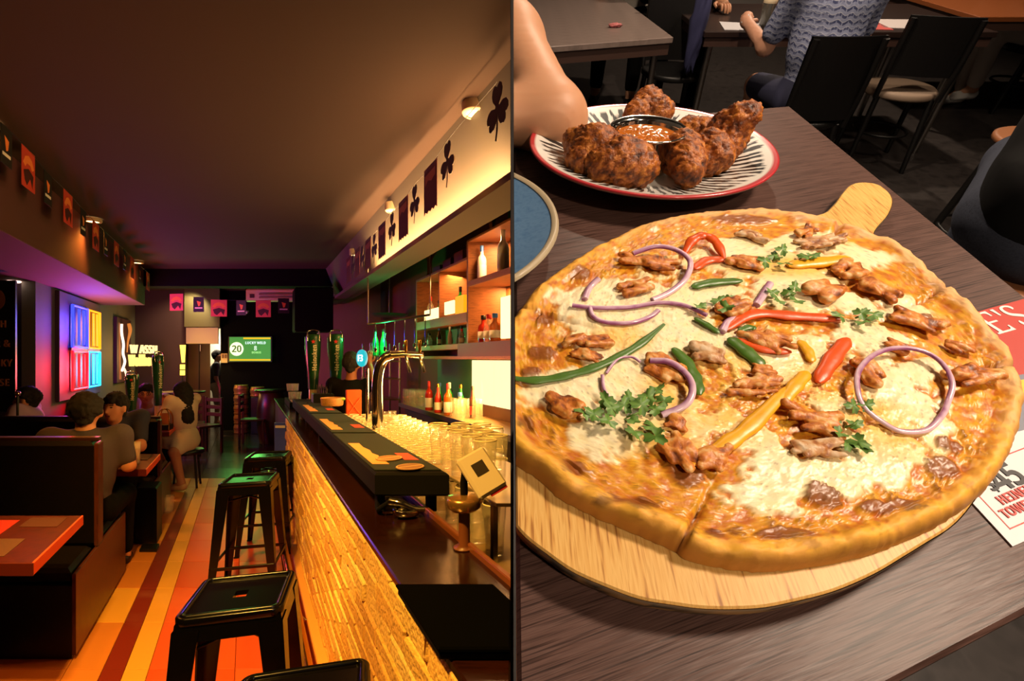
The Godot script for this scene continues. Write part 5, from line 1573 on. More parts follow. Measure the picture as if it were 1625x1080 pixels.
# ---------- the far end of the bar ----------
func far_end():
	var tv := thing("television", "wall television showing a green game screen with a big white number", "television", Transform3D(Basis(), L(-0.1, 1.5, 10.9)))
	partw(tv, "case", pl(-0.40, 0.53, 10.9, 10.98, 1.46, 2.02, 0.01), M.black)
	partw(tv, "screen", pl(-0.375, 0.505, 10.885, 10.9, 1.485, 2.0, 0.0), glow(rgb(60, 150, 60), 1.0))
	for y in [1.495, 1.955]:
		partw(tv, "screen_band", pl(-0.37 if y < 1.6 else -0.08, 0.50, 10.875, 10.885, y, y + 0.035, 0.0), glow(rgb(240, 190, 10), 1.1))
	var disc := lathe([[0.0, 0.0], [0.145, 0.0], [0.145, 0.006], [0.0, 0.006]], 28).moved(Transform3D(Basis(Vector3.RIGHT, PI / 2), L(-0.22, 1.745, 10.875)))
	partw(tv, "screen_ball", disc, glow(rgb(240, 255, 190), 1.7))
	part(tv, "screen_number", text("20", 0.2, 0.004), glow(rgb(70, 130, 40), 0.6), tv.transform.affine_inverse() * at(L(-0.22, 1.745, 10.868)))
	part(tv, "screen_title", text("LUCKY WILD", 0.075, 0.004), glow(rgb(225, 250, 245), 1.2), tv.transform.affine_inverse() * at(L(0.18, 1.875, 10.875)))
	part(tv, "screen_figure", text("8", 0.13, 0.004), glow(rgb(220, 245, 220), 1.1), tv.transform.affine_inverse() * at(L(0.18, 1.76, 10.875)))
	part(tv, "screen_title", text("BONUS", 0.06, 0.004), glow(rgb(170, 240, 140), 1.1), tv.transform.affine_inverse() * at(L(0.2, 1.67, 10.875)))
	area("television_light", L(0.06, 1.75, 10.8), L(0.0, 1.4, 9.0), Vector2(0.85, 0.5), rgb(120, 255, 110), 1.6)
	var nt := thing("wall_notice", "small cream notice with two dark marks on the black wall left of the television", "notice", Transform3D(Basis(), L(-0.5, 1.4, 10.97)))
	partw(nt, "card", pl(-0.56, -0.42, 10.97, 10.99, 1.45, 1.65, 0.0), mat(rgb(206, 190, 120), 0.6))
	for k in 2:
		partw(nt, "print", pl(-0.54 + 0.06 * k, -0.5 + 0.06 * k, 10.96, 10.97, 1.55, 1.63, 0.0), mat(rgb(110, 80, 40), 0.6))
	# lit doorway on the left: lintel, dark door leaves, white gap
	struct("trim_4", pl(-1.3, -0.62, 10.9, 11.2, 1.86, 2.2, 0.004), mat(rgb(222, 210, 176), 0.6))
	struct("trim_5", pl(-1.3, -0.57, 10.6, 11.2, 2.2, 3.0, 0.004), mat(rgb(70, 66, 40), 0.7))
	var dr := struct("door_1", pl(-1.31, -0.8, 11.1, 11.16, 0.0, 1.86, 0.004), mat(rgb(66, 44, 24), 0.4))
	partw(dr, "door_seam", pl(-1.05, -1.035, 11.08, 11.1, 0.0, 1.86, 0.0), M.black)
	partw(dr, "door_bolt", pl(-1.02, -1.005, 11.06, 11.1, 1.7, 1.84, 0.0), M.white)
	struct("wall_left_end", pl(-2.6, -1.31, 10.95, 11.2, 0.0, 3.0, 0.0), mat(rgb(60, 38, 40), 0.8))
	area("doorway_light", L(-0.7, 2.0, 11.9), L(-0.7, 1.2, 12.4), Vector2(0.6, 0.6), rgb(255, 236, 200), 3.0)
	spot("doorway_light", L(-1.2, 2.9, 10.2), L(-1.2, 1.9, 11.0), rgb(255, 220, 160), 3.0, 50.0)
	# exclamation shaped light
	var ex := thing("lit_exclamation_sign", "yellow glowing sign shaped like an exclamation mark beside the far door", "sign", Transform3D(Basis(), L(-1.4, 1.1, 10.5)))
	var ey := glow(rgb(255, 206, 70), 3.2)
	partw(ex, "bar_light", prism(PackedVector2Array([Vector2(-0.05, 0), Vector2(0.05, 0), Vector2(0.03, -0.36), Vector2(-0.01, -0.36)]), -0.02, 0.02, 0.0).moved(Transform3D(Basis(Vector3.RIGHT, -PI / 2), Vector3.ZERO)).moved(Transform3D(Basis(Vector3.BACK, 0.0), L(-1.32, 1.82, 10.5))).moved(Transform3D()), ey)
	for y in [1.32, 1.2]:
		partw(ex, "dot_light", pl(-1.375, -1.275, 10.48, 10.52, y, y + 0.1, 0.0), ey)
	partw(ex, "post", pl(-1.34, -1.31, 10.49, 10.51, 0.0, 1.2, 0.0), M.black)
	omni("sign_light", L(-1.32, 1.5, 10.2), rgb(255, 190, 60), 0.25, 0.1)
	# split air conditioner, smoke detector, camera
	var ac := thing("air_conditioner", "white wall air conditioner under the ceiling at the far end", "air conditioner", Transform3D(Basis(), L(0.55, 2.66, 9.6)))
	partw(ac, "case", pl(-0.02, 1.06, 9.5, 9.75, 2.62, 2.84, 0.02), mat(rgb(206, 190, 158), 0.5))
	for y in [2.66, 2.72]:
		partw(ac, "louvre", pl(0.22, 0.86, 9.47, 9.5, y, y + 0.035, 0.004), mat(rgb(140, 116, 90), 0.5))
	partw(ac, "badge", pl(0.05, 0.13, 9.49, 9.5, 2.67, 2.74, 0.0), mat(rgb(60, 40, 36), 0.5))
	var de := thing("ceiling_speaker", "small white ceiling fitting beside the bulkhead, right of the near shamrocks", "ceiling fitting", at(L(1.35, 2.93, 3.45)))
	part(de, "body", lathe([[0.0, 0.0], [0.025, 0.002], [0.032, 0.02], [0.03, 0.045], [0.05, 0.055], [0.05, 0.07], [0.0, 0.07]], 20), M.white)
	for k in 2:
		var cm := thing("security_camera", "small white dome fitting " + ["on the beam above the television", "on the ceiling left of the air conditioner"][k], "camera", at(L([-0.02, -0.05][k], [2.38, 2.94][k], [9.6, 10.2][k])))
		part(cm, "dome", lathe([[0.0, 0.0], [0.03, 0.01], [0.045, 0.04], [0.05, 0.06], [0.0, 0.06]], 18), M.white)
	for d in [0.2, 0.9]:
		partw(ac, "hanger", tube([L(d, 2.83, 9.62), L(d, 3.0, 9.62)], 0.012, 6), M.steel)
	var rod := thing("camera_rod", "thin black rod carrying the dome camera above the television", "rod", Transform3D(Basis(), L(-0.02, 2.44, 9.6)))
	partw(rod, "rod", tube([L(-0.02, 2.441, 9.6), L(-0.02, 3.0, 9.6)], 0.01, 8), M.blackmatt)
	# kegs
	var km := mat(rgb(176, 128, 70), 0.4, 0.5)
	var prof := [[0.0, 0.0], [0.125, 0.0], [0.135, 0.01], [0.135, 0.03], [0.125, 0.045], [0.138, 0.07], [0.14, 0.12], [0.138, 0.15], [0.125, 0.17], [0.128, 0.19], [0.12, 0.195], [0.0, 0.19]]
	var keg: Node3D
	for k in 6:
		var p := L(-0.12 if k < 5 else 0.22, 0.2 * k if k < 5 else 0.76, 10.6)
		var lb := "small golden keg, %s in the stack of five under the television" % ["lowest", "second", "third", "fourth", "topmost"][k] if k < 5 else "small red banded keg standing on the barrel table beside the stack"
		if k == 0:
			keg = thing("keg", lb, "keg", at(p), "stacked kegs")
			part(keg, "barrel", lathe(prof, 22), km)
			part(keg, "band", lathe([[0.1405, 0.09], [0.143, 0.1], [0.1405, 0.11]], 22), mat(rgb(110, 66, 34), 0.5))
		else:
			dup(keg, at(p), lb, "stacked kegs" if k < 5 else "")
	solo("keg_stand", "dark plinth under the red banded keg", "stand", pl(0.08, 0.36, 10.45, 10.75, 0.0, 0.758, 0.01), M.black)
	# dark chairs and high tables
	var ch := dark_chair(L(-0.95, 0.0, 8.6), 0.5, "dark wooden chair at the far table, left one")
	dup(ch, at(L(-0.72, 0.0, 8.3), -0.4), "dark wooden chair at the far table, nearest to the aisle")
	dup(ch, at(L(0.12, 0.0, 9.2), 1.9), "dark chair with a curved back at the end of the bar, before the kegs")
	var ht := thing("high_table", "dark high table beside the chairs at the far left", "table", at(L(-1.15, 0.0, 9.2)))
	part(ht, "table_top", lathe([[0.0, 0.92], [0.33, 0.92], [0.35, 0.93], [0.35, 0.95], [0.34, 0.957], [0.0, 0.957]], 28), M.darkwood)
	part(ht, "column", tube([Vector3(0, 0.02, 0), Vector3(0, 0.93, 0)], 0.035, 12), M.black)
	part(ht, "foot", lathe([[0.0, 0.0], [0.22, 0.0], [0.22, 0.015], [0.05, 0.03], [0.0, 0.03]], 20), M.black)
	var rt2 := thing("barrel_table", "red-brown table at the far end of the bar before the kegs", "table", at(L(0.45, 0.0, 9.4)))
	part(rt2, "table_top", lathe([[0.0, 0.94], [0.27, 0.94], [0.28, 0.95], [0.28, 0.975], [0.0, 0.98]], 24), M.redwood)
	part(rt2, "barrel", lathe([[0.0, 0.0], [0.2, 0.0], [0.24, 0.3], [0.25, 0.48], [0.24, 0.66], [0.2, 0.94], [0.0, 0.94]], 24), M.darkwood)

func dark_chair(p: Vector3, yaw: float, label: String) -> Node3D:
	var t := thing("wooden_chair", label, "chair", at(p, yaw), "dark chairs at the far end")
	part(t, "seat", box(Vector3(0.4, 0.035, 0.4), 0.008, Vector3(0, 0.45, 0)), M.darkwood)
	for sx in [-1.0, 1.0]:
		part(t, "leg", bar(Vector3(0.17 * sx, 0.0, 0.18), Vector3(0.17 * sx, 0.435, 0.17), 0.035, 0.035), M.darkwood)
		part(t, "leg", bar(Vector3(0.18 * sx, 0.0, -0.2), Vector3(0.18 * sx, 0.9, -0.2), 0.035, 0.035), M.darkwood)
	for y in [0.62, 0.74, 0.86]:
		part(t, "back_rail", box(Vector3(0.34, 0.06, 0.02), 0.006, Vector3(0, y, -0.2)), M.darkwood)
	part(t, "stretcher", box(Vector3(0.33, 0.025, 0.02), 0.004, Vector3(0, 0.2, 0.18)), M.darkwood)
	return t

# ---------- the dining table ----------
func rpoly(pts: Array, h: float) -> PackedVector2Array:      # traced outline on a level over the table, ending at the parting wall
	var q := PackedVector2Array()
	for e in pts:
		var p := onto(e[0], e[1], h)
		q.append(Vector2(p.x, p.z))
	return cutright(q)

func cutright(q: PackedVector2Array) -> PackedVector2Array:
	var o := PackedVector2Array()
	var n := q.size()
	for k in n:
		var a := q[k]
		var b := q[(k + 1) % n]
		if a.x >= EPS: o.append(a)
		if (a.x >= EPS) != (b.x >= EPS):
			o.append(a.lerp(b, (EPS - a.x) / (b.x - a.x)))
	return o

func dining_table():
	# top with its grain running a little askew
	var ang := atan(0.33)
	var turn := Transform3D(Basis(Vector3.UP, ang), Vector3.ZERO)
	var wt := noise_tex(0.03, 14, [Color(0.30, 0.28, 0.27), Color(0.62, 0.58, 0.56), Color(1, 1, 1), Color(0.78, 0.76, 0.75), Color(0.95, 0.93, 0.92)], 512, 0.0, 5)
	var wm := tri_tex(mat(rgb(98, 72, 64), 0.42), wt, Vector3(0.6, 8, 30))
	bumpy(wm, noise_tex(0.03, 14, [], 512, 4.0, 5), 0.16)
	wm.metallic_specular = 0.4
	var poly := PackedVector2Array([Vector2(0.507, -0.193), Vector2(0.505, -0.993), Vector2(EPS, -0.875), Vector2(EPS, -0.006)])
	var t := thing("dining_table", "dark grey-brown wooden dining table with streaked grain under the pizza", "table", RT * Transform3D(turn.basis, R(0.25, -1.1, 0.5)))
	var inv := (turn * Transform3D()).affine_inverse()
	var loc := Transform3D(turn.basis, R(0.25, -1.1, 0.5)).affine_inverse()
	part(t, "table_top", prism(poly, -0.03, 0.0, 0.0025).moved(loc), wm)
	part(t, "apron", prism(inset(poly, 0.03), -0.09, -0.03, 0.0).moved(loc), M.blackmatt)
	for e in [[0.44, 0.3], [0.44, 0.88]]:
		part(t, "leg", box(Vector3(0.06, 1.01, 0.06), 0.004, R(e[0], -0.595, e[1])).moved(loc), M.blackmatt)
	# board
	var top := [[812, 823], [835, 851], [870, 878], [909, 905], [960, 928], [1014, 948], [1065, 957], [1123, 964], [1201, 963], [1258, 953], [1324, 936], [1387, 909], [1433, 882], [1472, 858], [1511, 833], [1541, 800], [1575, 745], [1590, 680], [1570, 600], [1520, 500], [1450, 425], [1400, 390], [1387, 372], [1393, 358], [1410, 338], [1416, 314], [1399, 295], [1374, 289], [1352, 292], [1337, 306], [1322, 326], [1296, 341], [1200, 352], [1100, 362], [1000, 395], [900, 450], [830, 500], [780, 560], [755, 660], [775, 760]]
	var pts := []
	for e in top:
		pts.append(Vector2(e[0], e[1]))
	var dense := []
	for e in sm(pts, 4, true):
		dense.append([e.x, e.y])
	var bp := rpoly(dense, 0.02)
	var bt := noise_tex(0.02, 31, [Color(0.62, 0.45, 0.28), Color(0.95, 0.86, 0.68), Color(1, 0.96, 0.84), Color(0.86, 0.72, 0.5)], 512, 0.0, 3)
	var bm := tri_tex(mat(rgb(228, 190, 124), 0.45), bt, Vector3(26, 26, 1.6))
	var b := thing("serving_board", "round wooden pizza board with a short handle and a bark dark edge", "board", RT * at(R(0.2, 0.0, 0.31)))
	var bi := at(R(0.2, 0.0, 0.31)).affine_inverse()
	part(b, "board_top", prism(bp, 0.0172, 0.02, 0.0012).moved(bi), bm)
	# weathered edge below the top face, with burnt patches
	var ed := MB.new()
	ed.tinted = true
	var n := bp.size()
	var low := inset(bp, 0.005)
	for k in n + 1:
		var q := bp[k % n]
		var w := low[k % n]
		for l in 5:
			var f := l / 4.0
			var e := w.lerp(q + (q - w) * 0.12, sin(f * PI * 0.5 + 0.15))
			if e.x < EPS: e.x = EPS
			var nn := noise_b.get_noise_2d(q.x * 55 + l * 0.9, q.y * 55)
			var m2 := noise_b.get_noise_2d(q.x * 260, q.y * 260 + l * 5)
			ed.col = Color(0.42, 0.22, 0.07).lerp(Color(0.03, 0.02, 0.012), smoothstep(-0.25, 0.12, nn + 0.5 * m2 - 0.12 * (f - 0.5))).lerp(Color(0.5, 0.40, 0.27), 0.6 * float(l == 4))
			ed.p(Vector3(e.x, 0.0005 + f * 0.0185, e.y))
	for k in n:
		for l in 4:
			var i := k * 5 + l
			if Geometry2D.is_polygon_clockwise(bp):
				ed.quad(i, i + 5, i + 6, i + 1)
			else:
				ed.quad(i, i + 1, i + 6, i + 5)
	part(b, "bark_edge", ed.moved(bi), vmat(0.7), Transform3D(), "dark weathered edge")
	# blue plate cut by the wall
	var bl := lathe([[0.0, 0.004], [0.09, 0.004], [0.092, 0.0], [0.1, 0.002], [0.14, 0.012], [0.167, 0.024], [0.169, 0.027], [0.167, 0.029], [0.162, 0.027], [0.162, 0.027], [0.14, 0.019], [0.11, 0.0115], [0.0, 0.0105]], 96, R(-0.118, 0.0, 0.516))
	bl.clip(Vector3.RIGHT, EPS)
	var br := lathe([[0.1615, 0.0275], [0.165, 0.0300], [0.1685, 0.029], [0.1695, 0.026]], 96, R(-0.118, 0.0003, 0.516))
	br.clip(Vector3.RIGHT, EPS)
	var pb := thing("blue_plate", "blue-grey stoneware plate with a speckled rim at the parting wall", "plate", RT * at(R(0.02, 0.0, 0.516)))
	var pi := at(R(0.02, 0.0, 0.516)).affine_inverse()
	part(pb, "dish", bl.moved(pi), tri_tex(mat(rgb(92, 128, 164), 0.3), noise_tex(0.03, 44, [Color(0.8, 0.85, 0.9), Color(1, 1, 1), Color(0.7, 0.78, 0.86)], 256), Vector3(9, 9, 9)))
	part(pb, "rim", br.moved(pi), mat(rgb(176, 160, 130), 0.35))
	leaflets()
	diner()

func flat_at(c: Vector3, dirx: Vector3) -> Transform3D:      # lying on the table, letters upwards
	var x := Vector3(dirx.x, 0, dirx.z).normalized()
	return Transform3D(Basis(x, Vector3.UP.cross(x) * -1.0 if false else x.cross(Vector3.UP) * -1.0, Vector3.UP), c)

func leaflets():
	var white := mat(rgb(222, 222, 226), 0.5)
	var red := mat(rgb(206, 62, 52), 0.5)
	var c := onto(1605, 868, 0.0)
	var dx := onto(1625, 859, 0.0) - c
	dx = dx.normalized()
	var dy := (onto(1548, 806, 0.0) - c).normalized()
	var y2 := Vector3(dx.z, 0, -dx.x)
	if y2.dot(dy) < 0: y2 = -y2
	# lettering frame: x along the baseline, y up the sheet, z off the table
	var lf := func(o: Vector3) -> Transform3D: return Transform3D(Basis(dx, y2, Vector3.UP), o)
	var P := func(a: float, b: float) -> Vector3: return c + dx * a + dy * b
	var t := thing("price_leaflet", "white leaflet with a red frame and the price $45, half under the board", "leaflet", RT * at(c))
	var inv := at(c).affine_inverse()
	var quad := func(a0: float, a1: float, b0: float, b1: float, h0: float, h1: float) -> MB:
		var q := PackedVector2Array()
		for e in [[a0, b0], [a1, b0], [a1, b1], [a0, b1]]:
			var p: Vector3 = P.call(e[0], e[1])
			q.append(Vector2(p.x, p.z))
		return prism(q, h0, h1, 0.0)
	part(t, "sheet", quad.call(0.0, 0.13, 0.0, 0.11, 0.0003, 0.0012).moved(inv), white)
	for e in [[0.008, 0.125, 0.0085, 0.0093], [0.008, 0.0088, 0.0085, 0.05], [0.008, 0.125, 0.05, 0.0508]]:
		part(t, "red_frame", quad.call(e[0], e[1], e[2], e[3], 0.0012, 0.0014).moved(inv), red)
	var ink := mat(rgb(24, 24, 28), 0.5)
	part(t, "price", left_text("$", 0.0145), ink, inv * lf.call(P.call(0.021, 0.0275) + Vector3(0, 0.0016, 0)))
	part(t, "price", left_text("45", 0.0235), ink, inv * lf.call(P.call(0.0285, 0.0235) + Vector3(0, 0.0016, 0)))
	part(t, "lettering", left_text("HEINEKEN", 0.0085), red, inv * lf.call(P.call(0.0184, 0.0202) + Vector3(0, 0.0016, 0)))
	part(t, "lettering", left_text("TOWER", 0.0085), red, inv * lf.call(P.call(0.0126, 0.0123) + Vector3(0, 0.0016, 0)))
	# red card higher up
	var q := rpoly([[1545, 570], [1540, 499], [1566, 491], [1640, 471], [1665, 560], [1645, 660], [1590, 690]], 0.0)
	var rc := thing("red_card", "red printed card with white letters under the right edge of the pizza", "leaflet", RT * at(onto(1600, 560, 0.0)))
	var ri := at(onto(1600, 560, 0.0)).affine_inverse()
	part(rc, "sheet", prism(q, 0.0003, 0.001, 0.0).moved(ri), mat(rgb(182, 54, 42), 0.5))
	var bx := (onto(1625, 528, 0.0) - onto(1580, 541, 0.0)).normalized()
	var by := Vector3(bx.z, 0, -bx.x)
	if by.dot(Vector3(0, 0, -1)) < 0: by = -by
	part(rc, "lettering", left_text("E'S", 0.040, false, "Droid Serif"), mat(rgb(236, 226, 220), 0.5), ri * Transform3D(Basis(bx, by, Vector3.UP), onto(1583, 533, 0.0) - by * 0.0095 + Vector3(0, 0.0012, 0)))
	var pc := rpoly([[1596, 600], [1650, 590], [1660, 660], [1622, 684], [1596, 690]], 0.0)
	part(rc, "picture", prism(pc, 0.001, 0.0013, 0.0).moved(ri), mat(rgb(120, 124, 140), 0.5))
	var yc := rpoly([[1612, 606], [1650, 598], [1650, 622], [1616, 628]], 0.0)
	part(rc, "picture", prism(yc, 0.0013, 0.0016, 0.0).moved(ri), mat(rgb(220, 190, 60), 0.5))

func left_text(s: String, size: float, bold := true, face := "Droid Sans") -> TextMesh:
	var t := text(s, size, 0.0006, bold, face)
	t.horizontal_alignment = HORIZONTAL_ALIGNMENT_LEFT
	t.vertical_alignment = VERTICAL_ALIGNMENT_BOTTOM
	return t

func diner():
	# the bare arm of a person leaning on the table; the rest is beyond the wall
	var e := R(0.058, 0.044, 0.80)
	var m := sdf([[e, R(-0.002, 0.108, 0.984), 0.045, 0.049], [R(-0.002, 0.108, 0.984), R(-0.15, 0.25, 1.4), 0.049, 0.062], [e, R(-0.2, 0.045, 0.76), 0.043, 0.034], [e + Vector3(0.008, -0.008, 0), e + Vector3(0.002, -0.012, 0), 0.036, 0.034]], 0.008, 0.03)
	m.clip(Vector3.RIGHT, EPS)
	var t := thing("person", "bare bent arm of a diner, elbow resting on the table behind the patterned plate", "person", RT * at(R(0.05, 0.0, 0.8)))
	part(t, "arm", m.moved(at(R(0.05, 0.0, 0.8)).affine_inverse()), mat(rgb(206, 150, 112), 0.5, 0.0, {"subsurf_scatter_enabled": true, "subsurf_scatter_strength": 0.1}))

# ---------- the pizza ----------
var pz_c := Vector3.ZERO
var pz_r := PackedFloat32Array()
const PZ_N := 420
var pz_blobs := []

func pizza_q(x: float, z: float) -> float:      # 0 in the middle, 1 at the crust's outer edge
	var a := fposmod(atan2(z - pz_c.z, x - pz_c.x), TAU) / TAU * PZ_N
	var i := int(a) % PZ_N
	var r := lerpf(pz_r[i], pz_r[(i + 1) % PZ_N], a - floorf(a))
	return Vector2(x - pz_c.x, z - pz_c.z).length() / r

func pizza_h(x: float, z: float) -> float:
	var q := pizza_q(x, z)
	var n := noise_b.get_noise_2d(x * 26, z * 26)
	var m := noise_b.get_noise_2d(x * 90 + 5, z * 90)
	var h := 0.0295 + 0.0018 * n + 0.0007 * m
	var wob := 0.012 * noise_b.get_noise_2d(x * 40 + 90, z * 40)
	var s := smoothstep(0.87, 0.95, q + wob)
	h += s * (0.0052 + 0.0024 * n)
	if q > 0.952:
		var f := clampf((q - 0.952) / 0.048, 0.0, 1.0)
		h = lerpf(0.0205, h, sqrt(maxf(1.0 - f * f, 0.0)))
	return h

func pizza():
	var out := [[1045, 354], [1100, 343], [1150, 338], [1210, 337], [1270, 343], [1330, 358], [1390, 379], [1440, 406], [1480, 441], [1530, 487], [1570, 527], [1600, 572], [1618, 620], [1620, 650], [1613, 690], [1593, 735], [1568, 773], [1530, 806], [1480, 836], [1420, 862], [1350, 884], [1280, 896], [1210, 902], [1150, 896], [1100, 886], [1078, 874], [1060, 863], [1000, 838], [940, 812], [890, 786], [851, 752], [812, 726], [790, 690], [778, 640], [780, 580], [795, 535], [820, 500], [850, 462], [900, 423], [940, 400], [990, 374]]
	pz_c = onto(1215, 600, 0.03)
	var pts := []
	for e in out:
		var p := onto(e[0], e[1], 0.025)
		pts.append(Vector3(p.x, 0, p.z))
	var dense := sm(pts, 8, true)
	var pol := []
	for p in dense:
		pol.append(Vector2(fposmod(atan2(p.z - pz_c.z, p.x - pz_c.x), TAU), Vector2(p.x - pz_c.x, p.z - pz_c.z).length()))
	pol.sort_custom(func(a, b): return a.x < b.x)
	pz_r.resize(PZ_N)
	var j := 0
	for k in PZ_N:
		var a := TAU * k / PZ_N
		while j < pol.size() - 1 and pol[j].x < a:
			j += 1
		var hi: Vector2 = pol[j]
		var lo: Vector2 = pol[j - 1] if j > 0 else Vector2(pol[-1].x - TAU, pol[-1].y)
		if hi.x < a:
			lo = hi
			hi = Vector2(pol[0].x + TAU, pol[0].y)
		pz_r[k] = lerpf(lo.y, hi.y, clampf((a - lo.x) / maxf(hi.x - lo.x, 1e-6), 0, 1)) * (1.0 + 0.006 * noise_b.get_noise_1d(k * 0.35))
	# patches of cheese (0), golden cheese (1), sauce (2), browned (3) as they lie on it: x, y, half width, half height
	var lst := [[1000, 470, 70, 40, 0], [1180, 400, 60, 25, 0], [1080, 520, 110, 45, 0], [900, 480, 40, 40, 0], [900, 610, 70, 35, 0], [1000, 630, 90, 35, 0], [960, 690, 60, 25, 0], [1000, 560, 80, 30, 0], [1435, 620, 62, 55, 0], [1430, 480, 40, 22, 0], [1270, 450, 70, 25, 0], [1240, 560, 80, 30, 0], [1160, 690, 60, 35, 0], [1230, 740, 50, 40, 0], [1410, 720, 60, 40, 0], [1320, 760, 60, 30, 0], [1290, 375, 45, 20, 0], [1390, 405, 40, 18, 0], [1190, 780, 50, 25, 0], [1120, 470, 60, 25, 0], [1480, 660, 40, 40, 0], [1250, 800, 30, 20, 0], [930, 720, 40, 20, 0], [1380, 530, 50, 20, 0], [1330, 640, 30, 25, 0], [1350, 470, 40, 15, 0], [1480, 585, 40, 18, 0],
		[1150, 650, 60, 40, 1], [1180, 620, 90, 30, 1], [1060, 700, 60, 40, 1], [1400, 670, 60, 40, 1], [1230, 630, 50, 30, 1], [1060, 620, 40, 30, 1], [1300, 600, 40, 30, 1], [1250, 420, 90, 15, 1], [990, 530, 40, 20, 1], [1150, 570, 60, 20, 1], [1190, 350, 60, 10, 1],
		[880, 560, 40, 25, 2], [860, 680, 35, 35, 2], [900, 730, 50, 25, 2], [940, 760, 60, 25, 2], [1000, 790, 60, 30, 2], [1060, 790, 50, 40, 2], [1110, 760, 60, 50, 2], [1150, 810, 50, 30, 2], [1260, 830, 60, 22, 2], [1330, 800, 60, 20, 2], [1400, 790, 60, 25, 2], [1480, 770, 40, 45, 2], [1530, 680, 35, 60, 2], [1500, 540, 45, 30, 2], [1560, 560, 30, 35, 2], [1440, 440, 40, 25, 2], [1060, 380, 60, 12, 2], [950, 430, 50, 15, 2], [880, 500, 30, 20, 2], [1170, 500, 60, 20, 2], [1230, 640, 40, 20, 2], [1160, 720, 40, 40, 2], [1340, 590, 30, 30, 2], [1090, 560, 40, 20, 2], [1400, 450, 60, 20, 2], [1180, 360, 90, 10, 2], [1520, 610, 40, 20, 2], [1280, 660, 60, 20, 2],
		[1310, 780, 26, 16, 3], [1250, 845, 34, 9, 3], [1015, 800, 22, 13, 3], [960, 790, 20, 10, 3], [1090, 740, 26, 20, 3], [905, 740, 18, 12, 3], [920, 430, 14, 8, 3], [862, 555, 18, 10, 3], [845, 585, 14, 8, 3], [1450, 800, 24, 9, 3], [1500, 735, 22, 12, 3], [1135, 845, 12, 8, 3], [1097, 845, 9, 8, 3], [1040, 848, 10, 7, 3], [830, 670, 14, 10, 3], [1470, 505, 26, 8, 3], [1395, 800, 20, 8, 3], [1180, 345, 40, 4, 3], [866, 500, 12, 8, 3], [1510, 700, 16, 10, 3]]
	for e in lst:
		var p := onto(e[0], e[1], 0.034)
		var rx := onto(e[0] + e[2], e[1], 0.034).distance_to(p)
		var rz := (onto(e[0], e[1] - e[3], 0.034).distance_to(p) + onto(e[0], e[1] + e[3], 0.034).distance_to(p)) / 2
		pz_blobs.append([p.x, p.z, 1.0 / rx, 1.0 / rz, e[4]])
	var cuts := []
	for e in [[1079, 868], [832, 484], [1540, 432], [1600, 578], [1330, 358]]:
		var p := onto(e[0], e[1], 0.034)
		cuts.append(Vector2(p.x - pz_c.x, p.z - pz_c.z))
	var t := thing("pizza", "round chicken pizza with melted cheese, onion, peppers and a thick golden crust", "pizza", RT * at(R(0.2, 0.02, 0.31)))
	var inv := at(R(0.2, 0.02, 0.31)).affine_inverse()
	# cheese and crust as two fine relief surfaces
	var rings := 210
	var C := {"crust": Color(0.90, 0.43, 0.055), "pale": Color(0.72, 0.45, 0.20), "sauce": Color(0.50, 0.13, 0.012), "gold": Color(0.90, 0.48, 0.03), "cream": Color(0.92, 0.74, 0.35), "white": Color(0.93, 0.84, 0.56), "brown": Color(0.24, 0.065, 0.014), "char": Color(0.10, 0.035, 0.012)}
	for piece in 2:
		var m := MB.new()
		m.tinted = true
		var r0 := 0 if piece == 0 else int(rings * 0.925)
		var r1 := int(rings * 0.925) if piece == 0 else rings
		for r in range(r0, r1 + 1):
			var q := float(r) / rings
			for k in PZ_N + 1:
				var a := TAU * k / PZ_N
				var rad := pz_r[k % PZ_N] * q
				var x := pz_c.x + cos(a) * rad
				var z := pz_c.z + sin(a) * rad
				var n1 := noise_b.get_noise_2d(x * 22, z * 22)
				var n2 := noise_b.get_noise_2d(x * 75 + 40, z * 75)
				var n3 := noise_b.get_noise_2d(x * 260, z * 260 + 9)
				var w := [0.0, 0.0, 0.0, 0.0]
				for b in pz_blobs:
					var u: float = (x - b[0]) * b[2]
					var v: float = (z - b[1]) * b[3]
					var s := u * u + v * v
					if s < 2.2:
						var g := 1.0 - s / 2.2
						w[b[4]] = maxf(w[b[4]], g)
				var h := pizza_h(x, z)
				# base: sauce shows near the rim, cheese inside
				var ring := smoothstep(0.76, 0.92, q + 0.06 * n1 + 0.04 * n2)
				var cheese: float = 0.12 - 0.55 * ring + 1.0 * w[0] - 0.75 * w[2] + 0.7 * n1 + 0.6 * n2
				var col: Color = C.sauce.lerp(C.gold, clampf(0.45 + 0.9 * n2 + 0.4 * n3, 0, 1))
				var ck := smoothstep(0.08, 0.45, cheese)
				var cc: Color = C.cream.lerp(C.white, clampf(0.5 + n2 + 0.6 * w[0] - 0.3, 0, 1)).lerp(C.gold, clampf(0.7 * w[1] + 0.8 * (n2 + 0.05) * (1.0 - 0.6 * w[0]), 0, 0.8))
				col = col.lerp(cc, ck)
				var br: float = w[3] * 1.3 + 0.55 * n2 + 0.3 * n3 + (0.3 * ring + 0.22 * w[2]) * (1.0 - ck)
				col = col.lerp(C.brown, smoothstep(0.42, 0.8, br) * 0.9)
				col = col.lerp(C.char, smoothstep(0.36, 0.5, n3 + 0.15 * n2) * 0.4 * float(q < 0.86))
				h += 0.0018 * ck * (1.0 - ring) + 0.002 * smoothstep(0.3, 0.8, br) * float(q < 0.9) + 0.00025 * n3
				var cr := smoothstep(0.908, 0.94, q + 0.04 * n1 + 0.02 * n2 + 0.012 * cos(a - 0.9))
